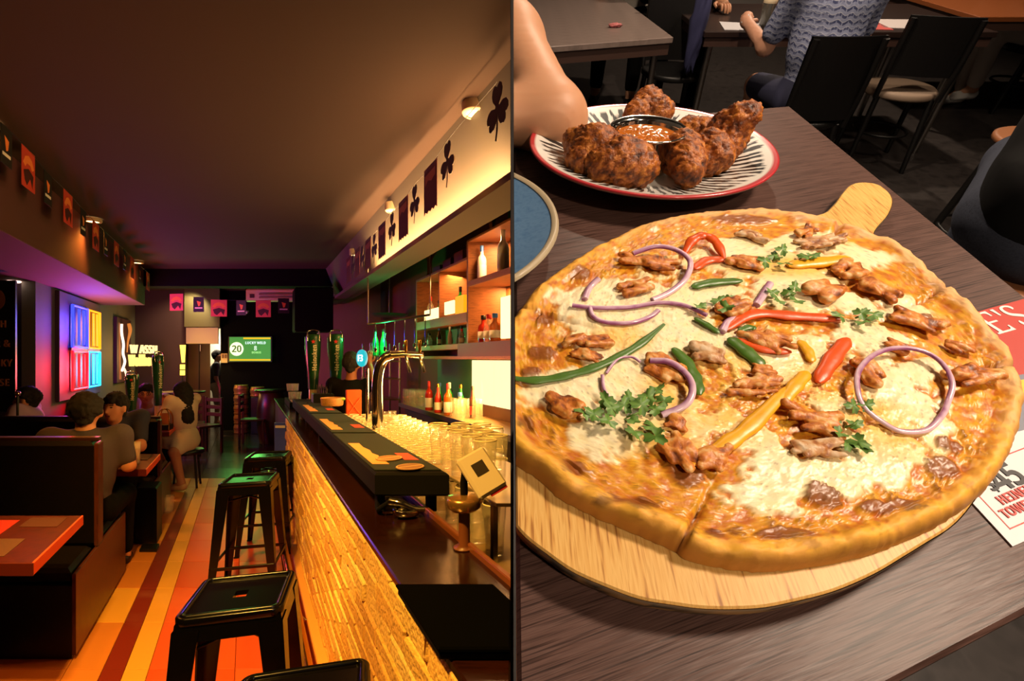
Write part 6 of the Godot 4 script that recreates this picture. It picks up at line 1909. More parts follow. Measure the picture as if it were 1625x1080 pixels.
				if cr > 0:
					var up := smoothstep(0.2, 0.9, cos(a + 0.75) * 0.9 + 0.1 + 0.3 * n1)      # the paler, drier side of the crust
					var k2: Color = C.crust.lerp(C.pale, up * 0.8).lerp(C.gold, clampf(0.3 + n2, 0, 0.6) * (1.0 - up))
					k2 = k2.lerp(C.brown, smoothstep(0.2, 0.6, n2 + 0.6 * n1 + 0.3 * n3) * 0.45)
					k2 = k2.lerp(Color(0.42, 0.16, 0.03), smoothstep(0.955, 0.998, q) * 0.75)
					k2 = k2.lerp(C.char, smoothstep(0.55, 0.9, w[3] + 0.3 * n3) * 0.7)
					col = col.lerp(k2, cr)
				for cdir in cuts:      # knife cuts
					var dv := Vector2(x - pz_c.x, z - pz_c.z)
					if dv.dot(cdir) > 0 and q > 0.3:
						var dist := absf(dv.cross(cdir.normalized())) + 0.0006 * n2
						var g := 1.0 - smoothstep(0.0005, 0.0022, dist)
						if g > 0:
							g *= smoothstep(0.6, 0.9, q)
							h -= g * 0.006 * clampf((h - 0.021) / 0.008, 0, 1)
							col = col.lerp(C.brown, g * 0.8)
				m.col = col
				m.p(Vector3(x, h, z))
		var row := PZ_N + 1
		for r in r1 - r0:
			for k in PZ_N:
				var i := r * row + k
				m.quad(i, i + 1, i + row + 1, i + row)
		for r in r1 - r0 + 1:
			m.weld.append(r * row)
			m.weld.append(r * row + PZ_N)
		m.clip(Vector3.RIGHT, EPS)
		var mm := vmat(0.36 if piece == 0 else 0.6)
		bumpy(mm, noise_tex(0.06, 61, [], 256, 5.0), 0.12 if piece == 0 else 0.12, Vector3(22, 22, 22))
		part(t, ["cheese", "crust"][piece], m.moved(inv), mm)
	toppings(t, inv)

func on_pizza(px: float, py: float, lift := 0.0) -> Vector3:
	var p := onto(px, py, 0.035)
	var h := pizza_h(maxf(p.x, 0.003), p.z)
	p = onto(px, py, h + lift)
	return p

func mottled(m: MB, cols: Array, freq: float, sd: float, amp := 0.0, fine := 0.0):      # colour and roughen a mesh by noise
	m.tinted = true
	var nor := PackedVector3Array()
	nor.resize(m.v.size())
	for k in range(0, m.t.size(), 3):
		var q := (m.v[m.t[k + 2]] - m.v[m.t[k]]).cross(m.v[m.t[k + 1]] - m.v[m.t[k]])
		for e in 3:
			nor[m.t[k + e]] += q
	for k in range(0, m.weld.size(), 2):
		nor[m.weld[k]] += nor[m.weld[k + 1]]
		nor[m.weld[k + 1]] = nor[m.weld[k]]
	for k in m.v.size():
		var p := m.v[k] * freq + Vector3(sd, sd * 0.7, -sd)
		var a := noise_b.get_noise_3dv(p)
		var b := noise_b.get_noise_3dv(p * 3.3 + Vector3.ONE * 5)
		var f := clampf(0.5 + 0.9 * a + 0.55 * b, 0, 0.999) * (cols.size() - 1)
		m.c[k] = (cols[int(f)] as Color).lerp(cols[int(f) + 1], f - int(f))
		if amp + fine > 0 and nor[k] != Vector3.ZERO:
			m.v[k] += nor[k].normalized() * (a * amp + b * fine)

const CHICKEN := [Color(0.14, 0.035, 0.008), Color(0.42, 0.11, 0.013), Color(0.58, 0.185, 0.026), Color(0.68, 0.29, 0.055), Color(0.74, 0.45, 0.18)]
const PALE_CHICKEN := [Color(0.22, 0.07, 0.02), Color(0.46, 0.19, 0.06), Color(0.58, 0.32, 0.13), Color(0.64, 0.44, 0.25), Color(0.70, 0.54, 0.36)]

func chicken(t: Node3D, inv: Transform3D, x0: float, y0: float, x1: float, y1: float, wpx: float, sd: int, pale := false, label := ""):
	var a := on_pizza(x0, y0, 0.003)
	var b := on_pizza(x1, y1, 0.003)
	var w := onto(x0 + wpx * 1.28, y0, 0.035).distance_to(onto(x0, y0, 0.035)) / 2
	var mid := (a + b) / 2
	var ln := maxf(a.distance_to(b) / 2, w * 0.8)
	rng.seed = sd * 7 + 1
	# a torn piece: shreds lying roughly along it, some curled over
	var bones := []
	for k in 10:
		var along_: float = rng.randf_range(-0.6, 0.6) if k > 1 else [-0.4, 0.4][k]
		var c := Vector3(along_ * ln, w * rng.randf_range(-0.1, 0.22), rng.randf_range(-0.75, 0.75) * w * (1.0 - 0.5 * absf(along_)))
		var a2 := rng.randf_range(-0.4, 0.4)
		var d2 := Vector3(cos(a2), rng.randf_range(-0.25, 0.3), sin(a2)) * maxf(ln * rng.randf_range(0.25, 0.5), w * 0.4)
		bones.append([c - d2, c + d2, w * rng.randf_range(0.2, 0.34), w * rng.randf_range(0.16, 0.32)])
	var m := sdf(bones, maxf(0.0014, w * 0.11), w * 0.12)
	for k in m.v.size():
		m.v[k].y *= 0.72
	mottled(m, PALE_CHICKEN if pale else CHICKEN, 62.0, sd * 3.1, 0.0010, 0.0005)
	var d := (b - a).normalized()
	var up := Vector3.UP
	var z := d.cross(up).normalized()
	m.xform(Transform3D(Basis(d, z.cross(d), z), mid + Vector3(0, w * 0.16, 0)))
	m.clip(Vector3.RIGHT, EPS)
	part(t, "chicken_piece", m.moved(inv), M.chicken, Transform3D(), label)

func strip(t: Node3D, inv: Transform3D, called: String, px: Array, wpx: float, mt: Material, flat := 0.42, taper := true, lift := 0.0042):
	var pts := []
	for e in px:
		pts.append(on_pizza(e[0], e[1], lift + (e[2] if e.size() > 2 else 0.0)))
	var path := sm(pts, 6)
	var w := onto(px[0][0] + wpx * 1.2, px[0][1], 0.031).distance_to(onto(px[0][0], px[0][1], 0.031)) / 2
	var rr := []
	var n := path.size()
	for k in n:
		var e := minf(k, n - 1 - k) / (n * 0.18)
		rr.append(w * (clampf(0.35 + 0.65 * e, 0.35, 1.0) if taper else 1.0) * (1.0 + 0.12 * sin(k * 1.3)))
	var m := tube(path, rr, 12, flat, Vector3.UP)
	m.tinted = true
	for k in m.v.size():      # paler cut flesh along the edges of the skin
		var j := k % 13
		var e := pow(absf(cos(TAU * j / 12.0)), 4.0) * 0.45
		var nn := noise_b.get_noise_3dv(m.v[k] * 90)
		m.c[k] = Color(1, 1, 1).lerp(Color(1.35, 1.25, 1.15), e) * (1.0 + 0.35 * nn)
	m.clip(Vector3.RIGHT, EPS)
	part(t, called, m.moved(inv), mt)

func onion(t: Node3D, inv: Transform3D, px: Array, wpx: float, closed := false, label := ""):
	var pts := []
	for e in px:
		pts.append(on_pizza(e[0], e[1], 0.0042 + (e[2] if e.size() > 2 else 0.0)))
	var path := sm(pts, 8, closed)
	var w := onto(px[0][0] + wpx, px[0][1], 0.031).distance_to(onto(px[0][0], px[0][1], 0.031)) / 2
	var m := tube(path, w, 12, 0.75, Vector3.UP, true, closed)
	m.tinted = true
	for k in m.v.size():      # purple skin on one side, pale flesh on the other
		var j := k % 13
		var s := 0.5 + 0.5 * cos(TAU * j / 12.0)
		var n := noise_b.get_noise_3dv(m.v[k] * 120)
		m.c[k] = Color(0.74, 0.53, 0.62).lerp(Color(0.30, 0.08, 0.22), clampf(s * 1.3 - 0.3 + 0.4 * n, 0, 1))
	m.clip(Vector3.RIGHT, EPS)
	part(t, "onion_ring", m.moved(inv), M.onion, Transform3D(), label)

func leaf_mesh(size: float, sd: int) -> MB:      # a lobed, curled herb leaf, stalk end at the origin, pointing along +x
	var o := MB.new()
	o.tinted = true
	rng.seed = sd
	var n := 44
	var ph := rng.randf() * 6.0
	var c := o.p(Vector3(size * 0.42, size * 0.08, 0))
	o.c[c] = Color(0.10, 0.22, 0.03)
	var curl := rng.randf_range(-0.6, 0.9)
	for l in 2:
		for k in n + 1:
			var a := -PI * 0.93 + PI * 1.86 * k / n
			var lobes := absf(cos(a * 1.5)) * 0.55 + 0.45
			var r: float = (0.5 * lobes * (1.0 + 0.13 * sin(a * 11 + ph))) * (0.55 if l == 0 else 1.0)
			var p := Vector3(size * (0.42 + r * cos(a) * 1.15), 0, size * r * sin(a))
			p.y = size * (0.10 * sin(a * 3.0 + ph) * r * 2.0 - curl * r * r * 0.5 + 0.06)
			o.col = Color(0.16, 0.30, 0.05).lerp(Color(0.05, 0.14, 0.02), clampf(r * 1.1 + 0.3 * sin(a * 7), 0, 1))
			o.p(p)
	for k in n:
		o.tri(c, 1 + k, 2 + k)
		o.quad(1 + k, 1 + n + 1 + k, 2 + n + 1 + k, 2 + k)
	return o

func cilantro(label: String, px: float, py: float, leaves: Array, spx: float, sd: int):
	var p := on_pizza(px, py, 0.004)
	var s := onto(px + spx, py, 0.035).distance_to(onto(px, py, 0.035))
	var t := thing("cilantro_sprig", label, "herb", RT * at(p), "cilantro on the pizza")
	var rg := RandomNumberGenerator.new()
	rg.seed = sd
	for k in leaves.size():
		var e = leaves[k]
		var q := on_pizza(px + e[0], py + e[1], 0.003 + rg.randf() * 0.004) - p
		var yaw: float = e[2]
		part(t, "leaf", leaf_mesh(s * (e[3] if e.size() > 3 else 1.0), sd * 31 + k), M.herb, Transform3D(Basis(Vector3.UP, yaw) * Basis(Vector3.BACK, rg.randf_range(0.0, 0.45)) * Basis(Vector3.RIGHT, rg.randf_range(-0.4, 0.4)), q))
	var m := tube(sm([Vector3(0, -0.001, 0), Vector3(s * 0.3, 0.003, s * 0.1), Vector3(s * 0.6, 0.002, -s * 0.1)], 4), 0.0008, 6)
	part(t, "stalk", m, mat(rgb(96, 130, 50), 0.5))

func toppings(t: Node3D, inv: Transform3D):
	M.chicken = vmat(0.45)
	bumpy(M.chicken, noise_tex(0.05, 71, [], 256, 6.0), 0.3, Vector3(34, 34, 34))
	M.onion = vmat(0.25)
	M.herb = vmat(0.5, {"backlight_enabled": true, "backlight": Color(0.06, 0.12, 0.02)})
	M.gpep = bumpy(mat(rgb(74, 112, 34), 0.36), M.soft, 0.2, Vector3(20, 20, 20))
	M.rpep = bumpy(mat(rgb(222, 84, 18), 0.36), M.soft, 0.2, Vector3(20, 20, 20))
	M.ypep = bumpy(mat(rgb(236, 172, 26), 0.36), M.soft, 0.2, Vector3(20, 20, 20))
	for k in ["gpep", "rpep", "ypep"]:
		M[k].vertex_color_use_as_albedo = true
	var cp := [[975, 412, 1085, 428, 30, 0, "long flat strip of chicken"], [985, 465, 1035, 452, 36, 0], [1165, 370, 1220, 384, 30, 1, "grey-brown shred of chicken"], [1268, 392, 1345, 378, 28, 1], [1270, 378, 1296, 362, 26, 0], [1155, 412, 1215, 424, 34, 0], [1328, 440, 1368, 424, 40, 0], [1285, 470, 1330, 458, 52, 0, "curled piece of chicken"], [1370, 452, 1420, 478, 46, 0], [1412, 500, 1512, 535, 44, 0, "large red-brown piece of chicken"], [1505, 606, 1592, 588, 42, 0, "folded piece of chicken at the right rim"], [890, 548, 972, 540, 40, 0], [1025, 575, 1085, 598, 44, 0], [1095, 556, 1150, 570, 40, 1], [1170, 528, 1258, 552, 40, 0], [1155, 622, 1245, 605, 34, 0], [868, 632, 920, 660, 46, 0, "curled piece of chicken at the left rim"], [1240, 660, 1340, 680, 48, 0, "thick glazed piece of chicken"], [1255, 712, 1345, 714, 36, 1, "pale slice of chicken"], [1050, 690, 1100, 750, 46, 0], [1110, 745, 1165, 715, 46, 0], [1358, 570, 1392, 615, 38, 0], [1140, 500, 1185, 478, 40, 0], [1060, 668, 1090, 682, 30, 0], [1405, 545, 1440, 560, 30, 0], [1545, 560, 1500, 545, 26, 0], [955, 570, 905, 560, 24, 0], [1230, 590, 1190, 585, 24, 0]]
	for k in cp.size():
		var e = cp[k]
		chicken(t, inv, e[0], e[1], e[2], e[3], e[4], k + 1, e[5] == 1, e[6] if e.size() > 6 else "")
	strip(t, inv, "green_pepper_strip", [[806, 598], [850, 603], [905, 594], [960, 576], [1012, 548], [1054, 514]], 13, M.gpep)
	strip(t, inv, "green_pepper_strip", [[1098, 455], [1130, 448], [1178, 445]], 14, M.gpep)
	strip(t, inv, "green_pepper_strip", [[1068, 552], [1090, 575], [1104, 602], [1110, 626]], 17, M.gpep)
	strip(t, inv, "green_pepper_strip", [[1157, 536], [1185, 558], [1212, 582]], 20, M.gpep)
	strip(t, inv, "green_pepper_strip", [[1102, 504], [1122, 515], [1142, 528]], 9, M.gpep)
	strip(t, inv, "green_pepper_strip", [[1172, 525], [1188, 519], [1200, 522]], 10, M.gpep)
	strip(t, inv, "red_pepper_strip", [[1085, 404], [1098, 382, 0.004], [1117, 374, 0.006], [1136, 384, 0.005], [1150, 412]], 14, M.rpep, 0.6)
	strip(t, inv, "red_pepper_strip", [[1150, 411], [1122, 413], [1102, 426]], 14, M.rpep)
	strip(t, inv, "red_pepper_strip", [[1152, 522], [1195, 498], [1262, 501], [1338, 506]], 17, M.rpep)
	strip(t, inv, "red_pepper_strip", [[1170, 537], [1208, 553], [1256, 558]], 12, M.rpep)
	strip(t, inv, "red_pepper_strip", [[1346, 537], [1322, 568], [1298, 606]], 20, M.rpep)
	strip(t, inv, "yellow_pepper_strip", [[1250, 421], [1300, 416], [1350, 410]], 20, M.ypep)
	strip(t, inv, "yellow_pepper_strip", [[1250, 615], [1195, 672], [1150, 706], [1098, 736]], 20, M.ypep)
	strip(t, inv, "yellow_pepper_strip", [[1268, 540], [1282, 556], [1288, 574]], 14, M.ypep)
	strip(t, inv, "yellow_pepper_strip", [[1282, 590], [1262, 612], [1240, 640]], 18, M.ypep)
	onion(t, inv, [[1004, 402, 0.002], [1040, 391, 0.006], [1072, 396, 0.007], [1095, 414, 0.006], [1088, 442, 0.004], [1062, 464], [1035, 476]], 9, false, "big arched purple onion slice")
	onion(t, inv, [[908, 484], [945, 488], [1000, 487], [1045, 480], [1085, 484], [1122, 500]], 8)
	onion(t, inv, [[936, 488], [942, 502], [962, 511], [1000, 512], [1030, 503], [1045, 492]], 8)
	onion(t, inv, [[950, 442, 0.003], [936, 456], [928, 474]], 10)
	onion(t, inv, [[956, 595], [958, 615], [966, 630]], 6)
	onion(t, inv, [[962, 592], [980, 570], [1002, 566], [1016, 574]], 5)
	onion(t, inv, [[1032, 572, 0.004], [1062, 574, 0.006], [1088, 592, 0.006], [1099, 616, 0.005], [1088, 642, 0.003], [1050, 658]], 11, false, "wide curved purple onion slice")
	onion(t, inv, [[1362, 625, 0.004], [1362, 590, 0.006], [1385, 564, 0.006], [1420, 552, 0.005], [1462, 556, 0.005], [1494, 575, 0.004], [1511, 607, 0.002], [1504, 638], [1494, 660], [1470, 682], [1430, 684], [1398, 668], [1374, 648, 0.002]], 9, true, "large full purple onion ring")
	onion(t, inv, [[1222, 450], [1212, 466], [1200, 484]], 12)
	onion(t, inv, [[1166, 505], [1154, 512], [1146, 526]], 12)
	cilantro("small upright cilantro leaf beside the red pepper, near the back of the pizza", 1228, 412, [[0, 0, 1.2], [6, 6, -0.6], [-6, 8, 2.6], [8, -10, 0.8]], 22, 1)
	cilantro("flat cilantro leaf lying on the yellow pepper strip", 1268, 410, [[0, 0, 0.1, 1.2], [14, -1, 0.2]], 20, 2)
	cilantro("cilantro sprig left of the curled chicken piece", 1248, 470, [[-14, 0, 2.6], [0, 0, 0.9], [12, -8, 1.2], [4, 6, -0.4], [-6, 8, 3.4]], 22, 3)
	cilantro("cilantro sprig on plain cheese, left of the centre", 1135, 484, [[-12, 4, 3.2], [0, 0, 0.8], [14, -6, 0.3], [6, 4, -0.5]], 24, 4)
	cilantro("cilantro sprig at the right end of the long red pepper strip", 1358, 503, [[-18, 2, 3.0], [0, 0, 0.4], [16, -2, 0.1, 1.2], [2, 8, -0.8]], 24, 5)
	cilantro("large bunch of cilantro on the left of the pizza, below the onion slices", 995, 660, [[-60, -2, 3.1, 0.9], [-42, 4, 2.6], [-28, -14, 1.9], [-22, 8, 3.6], [-8, -6, 1.2], [0, 6, -0.6], [14, -8, 0.8, 1.1], [26, -20, 0.9, 1.1], [40, -34, 0.7], [34, -8, 0.1], [24, 12, -0.7, 1.2], [36, 26, -1.1, 1.2], [10, 20, -1.6], [-16, -2, 2.4, 1.1], [48, -20, 0.2, 0.9], [4, -20, 1.5, 0.9]], 30, 6)
	cilantro("long drooping cilantro sprig left of the big onion ring", 1342, 676, [[8, -24, 1.0], [24, -28, 0.4], [-6, -8, 2.4], [4, 0, 0.2], [-4, 10, 3.6], [6, 18, -1.0, 1.2], [14, 26, -1.2, 1.1], [0, 24, -2.0]], 26, 7)

# ---------- the wings ----------
const FRIED := [Color(0.05, 0.013, 0.005), Color(0.17, 0.042, 0.008), Color(0.30, 0.078, 0.012), Color(0.46, 0.135, 0.018), Color(0.60, 0.22, 0.035)]

func wings_plate():
	var c := R(0.19, 0.0, 0.715)
	var t := thing("patterned_plate", "round white plate with black brush strokes and a red rim under the chicken wings", "plate", RT * at(c))
	var pr := [[0.0, 0.009], [0.05, 0.009], [0.075, 0.010], [0.09, 0.0125], [0.105, 0.017], [0.12, 0.022], [0.135, 0.0275], [0.15, 0.033], [0.160, 0.0365], [0.1645, 0.0375], [0.1665, 0.036], [0.165, 0.033], [0.15, 0.027], [0.12, 0.016], [0.09, 0.006], [0.078, 0.0], [0.07, 0.0], [0.068, 0.004], [0.0, 0.004]]
	var o := MB.new()
	o.tinted = true
	var seg := 900
	var fine := []
	for k in pr.size() - 1:
		var steps := 3 if pr[k][0] > 0.085 and k < 9 else 1
		for e in steps:
			fine.append([lerpf(pr[k][0], pr[k + 1][0], float(e) / steps), lerpf(pr[k][1], pr[k + 1][1], float(e) / steps), k])
	fine.append([0.0, 0.004, 99])
	for q in fine:
		for k in seg + 1:
			var a := TAU * (k % seg) / seg
			var col := Color(0.80, 0.77, 0.70)
			var r: float = q[0]
			if q[2] < 9 and r > 0.088 and r < 0.158:
				var band := noise_b.get_noise_2d(cos(a) * 2.2, sin(a) * 2.2)
				var n := 62.0
				var ph := a * n / TAU + 0.5 * noise_b.get_noise_2d(cos(a) * 7 + r * 18, sin(a) * 7)
				var f := ph - floorf(ph)
				var w := 0.52 + 0.2 * noise_b.get_noise_2d(a * 12, r * 22)
				if f < w and (r < 0.15 + 0.012 * band):
					col = Color(0.012, 0.012, 0.012)
			elif q[2] < 9 and r >= 0.159 or q[2] in [9, 10]:
				col = Color(0.50, 0.025, 0.035)
			elif q[2] in [11, 12]:
				col = Color(0.52, 0.42, 0.32)
			o.col = col
			o.p(Vector3(r * cos(a), q[1], r * sin(a)))
	for r in fine.size() - 1:
		for k in seg:
			var i := r * (seg + 1) + k
			o.quad(i, i + seg + 1, i + seg + 2, i + 1)
	part(t, "dish", o, vmat(0.2, {"clearcoat_enabled": true, "clearcoat": 0.5}))
	# dip
	var cc := onto(1029, 206, 0.062)
	cc.y = 0.0125
	var cup := thing("sauce_cup", "round steel dip cup standing among the chicken wings", "cup", RT * at(cc))
	part(cup, "cup", lathe([[0.0, 0.0], [0.034, 0.0], [0.036, 0.003], [0.043, 0.046], [0.0485, 0.0485], [0.051, 0.051], [0.049, 0.0525], [0.045, 0.050], [0.0415, 0.047], [0.035, 0.005], [0.0, 0.004]], 48), M.chrome)
	var sa := lathe([[0.0, 0.039], [0.012, 0.0395], [0.024, 0.0385], [0.034, 0.039], [0.0398, 0.0405]], 48)
	sa = blob_disc(0.0402, 0.0432)
	var sc := MeshInstance3D.new()
	sc.name = numbered("dipping_sauce")
	sc.mesh = sa.mesh()
	sc.material_override = mat(rgb(196, 106, 26), 0.12, 0.0, {"clearcoat_enabled": true, "clearcoat": 1.0, "clearcoat_roughness": 0.05})
	sc.transform = RT * at(cc)
	add_child(sc)
	metas(sc, "glossy orange dipping sauce with a lumpy skin in the steel cup", "sauce")
	# wings: traced ends, heights and thicknesses
	var wl := [
		["plump fried chicken piece at the left edge of the plate", [[918, 228, 0.04, 0.022], [948, 238, 0.042, 0.030], [926, 252, 0.035, 0.024]], 3],
		["largest fried chicken piece, in front left of the dip cup", [[958, 262, 0.036, 0.024], [985, 258, 0.038, 0.030], [1012, 264, 0.036, 0.024], [990, 276, 0.03, 0.018]], 4],
		["pointed fried chicken piece behind the dip cup", [[1010, 182, 0.045, 0.02], [1030, 160, 0.055, 0.018], [1046, 176, 0.05, 0.021]], 5],
		["fried drumstick with its knob towards the front, right of the dip cup", [[1084, 236, 0.042, 0.025], [1090, 254, 0.038, 0.022], [1092, 276, 0.032, 0.018]], 6],
		["fried chicken piece tucked between the two drumsticks", [[1126, 230, 0.04, 0.021], [1137, 246, 0.036, 0.021], [1122, 260, 0.028, 0.016]], 7],
		["tall fried drumstick standing up at the right of the plate", [[1146, 232, 0.035, 0.026], [1158, 208, 0.05, 0.026], [1180, 186, 0.07, 0.017], [1188, 180, 0.075, 0.014]], 8],
		["flat fried chicken piece lying under the dip cup's right side", [[1092, 208, 0.03, 0.02], [1118, 206, 0.035, 0.018]], 9],
		["small crisp crumb of batter in front of the drumstick", [[1056, 262, 0.024, 0.009], [1066, 272, 0.02, 0.008]], 10]]
	M.fried = vmat(0.5)
	bumpy(M.fried, noise_tex(0.05, 81, [], 256, 8.0), 0.7, Vector3(24, 24, 24))
	for e in wl:
		var bones := []
		var ps: Array = e[1]
		var base: Vector3 = onto(ps[0][0], ps[0][1], ps[0][2])
		base.y = 0.012
		for k in ps.size() - 1:
			bones.append([onto(ps[k][0], ps[k][1], ps[k][2]) - base, onto(ps[k + 1][0], ps[k + 1][1], ps[k + 1][2]) - base, ps[k][3], ps[k + 1][3]])
		var m := sdf(bones, 0.0028, 0.012)
		mottled(m, FRIED, 34.0, e[2] * 2.3, 0.0035, 0.003)
		mottled(m, FRIED, 60.0, e[2] * 1.7, 0.0, 0.0022)
		var w := thing("fried_chicken_wing", e[0], "chicken wing", RT * at(base), "fried chicken on the patterned plate")
		part(w, "meat", m, M.fried)

func blob_disc(r: float, h: float) -> MB:      # a liquid's lumpy skin
	var o := MB.new()
	var c := o.p(Vector3(0, h, 0))
	for k in range(1, 15):
		for j in 49:
			var a := TAU * (j % 48) / 48
			var q := r * k / 14.0
			var p := Vector3(q * cos(a), h, q * sin(a))
			p.y += 0.0026 * noise_b.get_noise_2d(p.x * 150, p.z * 150) * (1.0 - pow(k / 14.0, 4))
			o.p(p)
	for j in 48:
		o.tri(c, 1 + j, 2 + j)
	for k in 13:
		for j in 48:
			var i := 1 + k * 49 + j
			o.quad(i, i + 49, i + 50, i + 1)
	return o

# ---------- the restaurant behind the table ----------
func bistro_table(poly: PackedVector2Array, h: float, label: String, m: Material, apron: float, legs: Array):
	var c := Vector2.ZERO
	for q in poly: c += q / poly.size()
	var t := thing("restaurant_table", label, "table", RT * at(Vector3(c.x, -1.1, c.y)))
	var inv := at(Vector3(c.x, -1.1, c.y)).affine_inverse()
	part(t, "table_top", prism(poly, h - 0.03, h, 0.003).moved(inv), m)
	part(t, "apron", prism(inset(poly, 0.012), h - 0.03 - apron, h - 0.03, 0.0).moved(inv), mat(rgb(74, 52, 44), 0.5))
	for e in legs:
		part(t, "leg", tube([R(e[0], -1.1, e[1]), R(e[0], h - 0.04, e[1])], 0.02, 10).moved(inv), M.steel)

func pub_chair(p: Vector3, yaw: float, label: String, solid: bool, seat_m: Material):
	var t := thing("cafe_chair", label, "chair", RT * at(p, yaw), "black restaurant chairs")
	# the back stands at +z (towards the viewer), the sitter faces -z
	part(t, "seat", lathe([[0.0, 0.42], [0.2, 0.42], [0.21, 0.43], [0.21, 0.45], [0.195, 0.462], [0.0, 0.465]], 32), seat_m)
	for s in [-1.0, 1.0]:
		part(t, "leg", tube([Vector3(0.15 * s, 0.43, 0.14), Vector3(0.17 * s, 0.0, 0.19)], [0.018, 0.015], 10), M.black)
		part(t, "leg", tube([Vector3(0.15 * s, 0.43, -0.14), Vector3(0.17 * s, 0.0, -0.17)], [0.018, 0.015], 10), M.black)
		part(t, "back_post", tube(sm([Vector3(0.17 * s, 0.43, 0.17), Vector3(0.175 * s, 0.65, 0.205), Vector3(0.17 * s, 0.85, 0.225)], 4), 0.016, 10), M.black)
	var ring := []
	for k in 20:
		ring.append(Vector3(cos(TAU * k / 20) * 0.155, 0.2, sin(TAU * k / 20) * 0.155))
	part(t, "stretcher", tube(ring, 0.009, 8, 1.0, Vector3.ZERO, false, true), M.black)
	var bk := MB.new()
	for k in 12:      # bowed back panel
		var a0 := lerpf(-0.185, 0.185, k / 12.0)
		var a1 := lerpf(-0.185, 0.185, (k + 1) / 12.0)
		var z0 := 0.235 - 0.6 * a0 * a0
		var z1 := 0.235 - 0.6 * a1 * a1
		var lo := 0.47 if solid else 0.56
		bk.face([Vector3(a0, lo, z0 - 0.03), Vector3(a1, lo, z1 - 0.03), Vector3(a1, 0.86, z1), Vector3(a0, 0.86, z0)], Vector3(0, 0, 1))
		bk.face([Vector3(a0, lo, z0 - 0.045), Vector3(a1, lo, z1 - 0.045), Vector3(a1, 0.86, z1 - 0.015), Vector3(a0, 0.86, z0 - 0.015)], Vector3(0, 0, -1))
		bk.face([Vector3(a0, 0.86, z0), Vector3(a1, 0.86, z1), Vector3(a1, 0.86, z1 - 0.015), Vector3(a0, 0.86, z0 - 0.015)], Vector3.UP)
	part(t, "back_panel", bk, M.black)

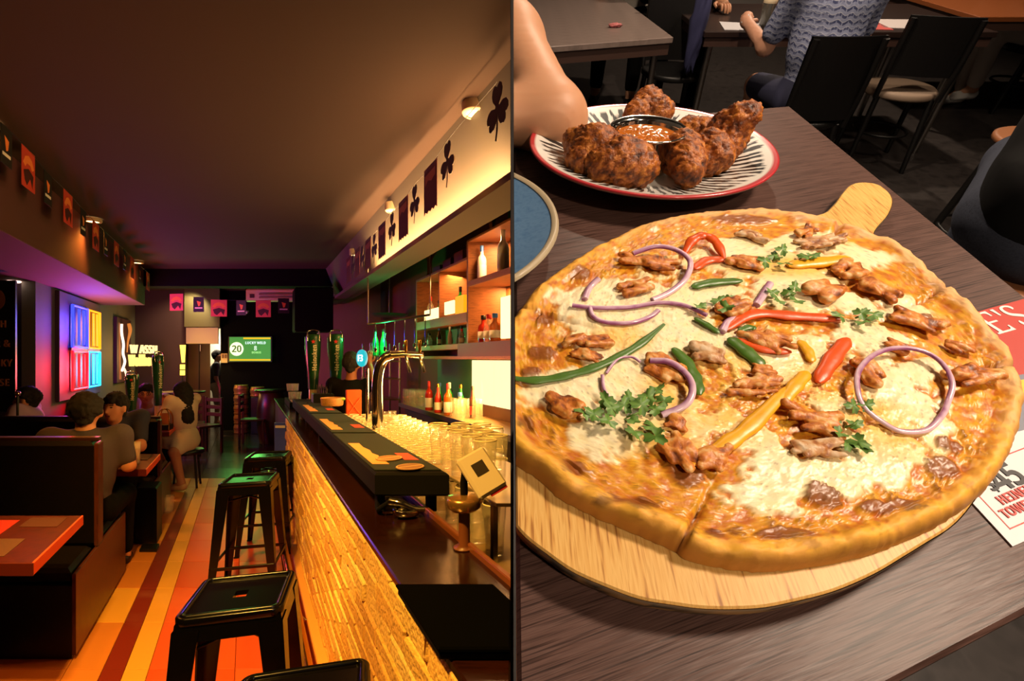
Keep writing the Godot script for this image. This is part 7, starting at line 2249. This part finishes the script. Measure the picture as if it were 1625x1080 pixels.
func background():
	var tm := tri_tex(mat(rgb(146, 128, 120), 0.3), M.grain, Vector3(1.2, 1, 12))
	bistro_table(PackedVector2Array([Vector2(EPS, -3.07), Vector2(0.915, -3.36), Vector2(0.80, -5.0), Vector2(EPS, -4.75)]), -0.35, "pale topped wooden table in the left background with a thick front edge", tm, 0.06, [[0.84, 3.42], [0.72, 4.8]])
	solo("red_napkin", "small crumpled red and white napkin on the pale background table", "napkin", blob(Vector3(0.035, 0.012, 0.02), 0.6, 2.4, 6, 18, 10).moved(at(R(0.62, -0.338, 3.62))), mat(rgb(206, 120, 120), 0.7), RT)
	var dk := mat(rgb(48, 34, 30), 0.35)
	bistro_table(PackedVector2Array([Vector2(1.15, -3.55), Vector2(2.9, -3.55), Vector2(2.9, -4.5), Vector2(1.15, -4.5)]), -0.36, "dark table in front of the man in the patterned shirt", dk, 0.05, [[1.22, 3.62], [2.83, 3.62], [2.83, 4.4]])
	bistro_table(PackedVector2Array([Vector2(3.05, -3.95), Vector2(5.2, -3.95), Vector2(5.2, -5.2), Vector2(3.05, -5.2)]), -0.35, "orange-brown wooden table at the upper right edge", mat(rgb(150, 84, 44), 0.4), 0.05, [[3.15, 4.1], [3.15, 5.1]])
	pub_chair(R(1.6, -1.1, 3.03), 0.06, "black chair with a solid bowed back carrying the man in the patterned shirt", true, M.black)
	pub_chair(R(2.43, -1.1, 3.5), -0.25, "empty black chair with a round beige seat right of the patterned shirt", false, mat(rgb(150, 128, 108), 0.6))
	# leaflets and a dark drink on the far table
	for k in 3:
		var q := PackedVector2Array([Vector2([1.28, 2.1, 2.28][k], [-3.6, -3.62, -3.66][k]), Vector2([1.5, 2.3, 2.75][k], [-3.57, -3.6, -3.58][k]), Vector2([1.55, 2.32, 2.78][k], [-3.78, -3.85, -3.9][k]), Vector2([1.32, 2.12, 2.3][k], [-3.84, -3.88, -3.92][k])])
		solo("paper_menu", ["white paper menu under the hand of the man in the patterned shirt", "red printed menu on the dark background table", "white and red paper menu behind the empty chair"][k], "menu", prism(q, -0.3595, -0.357, 0.0), mat([rgb(214, 212, 216), rgb(206, 80, 74), rgb(216, 206, 204)][k], 0.6), RT)
	var gl := thing("stout_glass", "pint glass of black stout with a cream head on the dark background table", "glass", RT * at(R(1.56, -0.358, 3.72)))
	part(gl, "glass", lathe([[0.0, 0.0], [0.032, 0.0], [0.036, 0.05], [0.044, 0.15], [0.0425, 0.15], [0.034, 0.05], [0.03, 0.006], [0.0, 0.006]], 20), M.glass)
	part(gl, "stout", lathe([[0.0, 0.006], [0.0295, 0.006], [0.0335, 0.05], [0.0395, 0.118], [0.0, 0.118]], 20), mat(rgb(16, 10, 8), 0.2))
	part(gl, "head", lathe([[0.0395, 0.118], [0.042, 0.14], [0.0, 0.142]], 20), mat(rgb(224, 206, 170), 0.6))
	var f := Vector3(0, 0, -1)
	# man in the patterned shirt
	var st := Image.create(128, 128, false, Image.FORMAT_RGB8)
	st.fill(rgb(150, 158, 190))
	for y in 128:
		for x in 128:
			var w := fposmod(y + 7.0 * sin(x * TAU / 64.0), 32.0)
			var v := fposmod(x + (16.0 if int(y / 32.0) % 2 else 0.0), 32.0)
			if w < 13.0 and v < 26.0:
				st.set_pixel(x, y, rgb(58, 66, 108))
			elif w > 28.0:
				st.set_pixel(x, y, rgb(196, 200, 214))
	var sm_ := mat(Color.WHITE, 0.8)
	tri_tex(sm_, ImageTexture.create_from_image(st), Vector3(9, 9, 9))
	var j := seated(R(1.6, -0.63, 2.98), f, 0.16, 0.17)
	j.elL = R(1.37, -0.36, 3.17)
	j.wrL = R(1.34, -0.29, 3.45)
	j.shL = R(1.42, -0.06, 3.05)
	j.hdL = Vector3(0.35, 0.1, -0.9).normalized()
	j.knL = R(1.50, -0.62, 3.45)
	j.anL = R(1.52, -1.02, 3.46)
	j.wrR = R(1.72, -0.31, 3.5)
	var man := person("man from behind in a blue and white patterned shirt, forearm on the table", j, {"skin": mat(rgb(214, 158, 128), 0.5), "shirt": sm_, "pants": mat(rgb(44, 46, 72), 0.8), "shorts": true}, RT, 0.012)
	var wa := tube([j.wrL + Vector3(-0.03, 0, 0.015), j.wrL + Vector3(0, 0.031, 0.012), j.wrL + Vector3(0.031, 0, 0.009), j.wrL + Vector3(0, -0.031, 0.012)], 0.006, 8, 1.0, Vector3.ZERO, false, true)
	var ww := thing("wristwatch", "pale wristwatch on the left wrist of the man in the patterned shirt", "watch", man.transform * at(j.wrL))
	part(ww, "strap", wa.moved(at(j.wrL).affine_inverse()), M.white)
	# person across from him, in dark clothes
	j = seated(R(1.25, -0.63, 4.75), -f, 0.1, 0.15)
	j.wrL = R(1.42, -0.31, 4.2)
	j.hdL = Vector3(0.1, 0, 0.99)
	person("dark clothed person facing the camera across the far table, left of the patterned shirt", j, {"shirt": mat(rgb(28, 27, 34), 0.8), "pants": M.blackmatt, "sleeve": 0.8}, RT, 0.02)
	# blue cloth hanging beside
	var bc := thing("blue_jacket", "blue-violet jacket hanging over a chair back in the left background", "jacket", RT * at(R(1.12, -0.62, 3.62)))
	part(bc, "cloth", blob(Vector3(0.05, 0.24, 0.05), 0.25, 1.6, 12, 24, 16).moved(at(Vector3(0, 0.26, 0))), mat(rgb(52, 54, 92), 0.85))
	pub_chair(R(1.1, -1.1, 3.9), PI, "black chair under the blue jacket in the left background", true, M.black)
	# light shirted arm by the pale table
	j = seated(R(1.0, -0.63, 5.2), Vector3(-0.3, 0, 0.95).normalized(), 0.0, 0.15)
	person("person in a pale knitted top sitting behind the pale table", j, {"shirt": mat(rgb(176, 168, 156), 0.9), "pants": M.blackmatt, "sleeve": 0.9}, RT, 0.02)
	# man in black at the right edge
	j = seated(R(1.33, -0.40, 1.15), Vector3(0.75, 0, -0.66).normalized(), 0.16, 0.16)
	for k in ["L", "R"]:
		j["el" + k] = j["sh" + k] + Vector3(0.14, -0.22, -0.12)
		j["wr" + k] = j["el" + k] + Vector3(0.16, 0.0, -0.16)
		j["an" + k] = j["kn" + k] + Vector3(0.02, -0.42, 0.0)
	person("man in a black T-shirt and faded blue jeans at the right edge, seen from behind", j, {"shirt": mat(rgb(15, 14, 15), 0.85), "pants": tri_tex(mat(rgb(84, 90, 108), 0.85), M.grain, Vector3(14, 14, 14)), "sleeve": 0.0, "untucked": true}, RT, 0.012)
	for q in [[1.36, 1.15, "tall wooden seated stool under the man in black"], [2.1, 2.06, "tall stool with an orange-brown seat and black legs beyond the man in black"]]:
		var bl := thing("bar_stool", q[2], "stool", RT * at(R(q[0], -1.1, q[1])), "tall stools in the restaurant")
		part(bl, "seat", lathe([[0.0, 0.625], [0.15, 0.625], [0.165, 0.632], [0.165, 0.648], [0.15, 0.655], [0.0, 0.655]], 28), mat(rgb(150, 96, 60), 0.5))
		for k in 4:
			var a := TAU * k / 4 + 0.6
			part(bl, "leg", tube([Vector3(cos(a) * 0.12, 0.625, sin(a) * 0.12), Vector3(cos(a) * 0.19, 0.0, sin(a) * 0.19)], 0.016, 10), M.black)
		var ring := []
		for k in 20:
			ring.append(Vector3(cos(TAU * k / 20) * 0.165, 0.25, sin(TAU * k / 20) * 0.165))
		part(bl, "foot_ring", tube(ring, 0.009, 8, 1.0, Vector3.ZERO, false, true), M.black)
	# person in pale trousers and white shoes, upper right
	j = seated(R(4.05, -0.6, 4.55), Vector3(-1, 0, 0.15).normalized(), 0.0, 0.09)
	j.knL = R(3.62, -0.5, 4.45)
	j.anL = R(3.72, -0.93, 4.5)
	j.anR = R(3.8, -1.02, 4.7)
	person("person in pale trousers and white shoes with crossed legs at the upper right", j, {"shirt": mat(rgb(40, 38, 42), 0.8), "pants": mat(rgb(190, 178, 168), 0.8), "shoes": mat(rgb(226, 222, 214), 0.5)}, RT, 0.018)
	pub_chair(R(4.1, -1.1, 4.6), PI / 2, "black chair under the person in pale trousers", true, M.black)
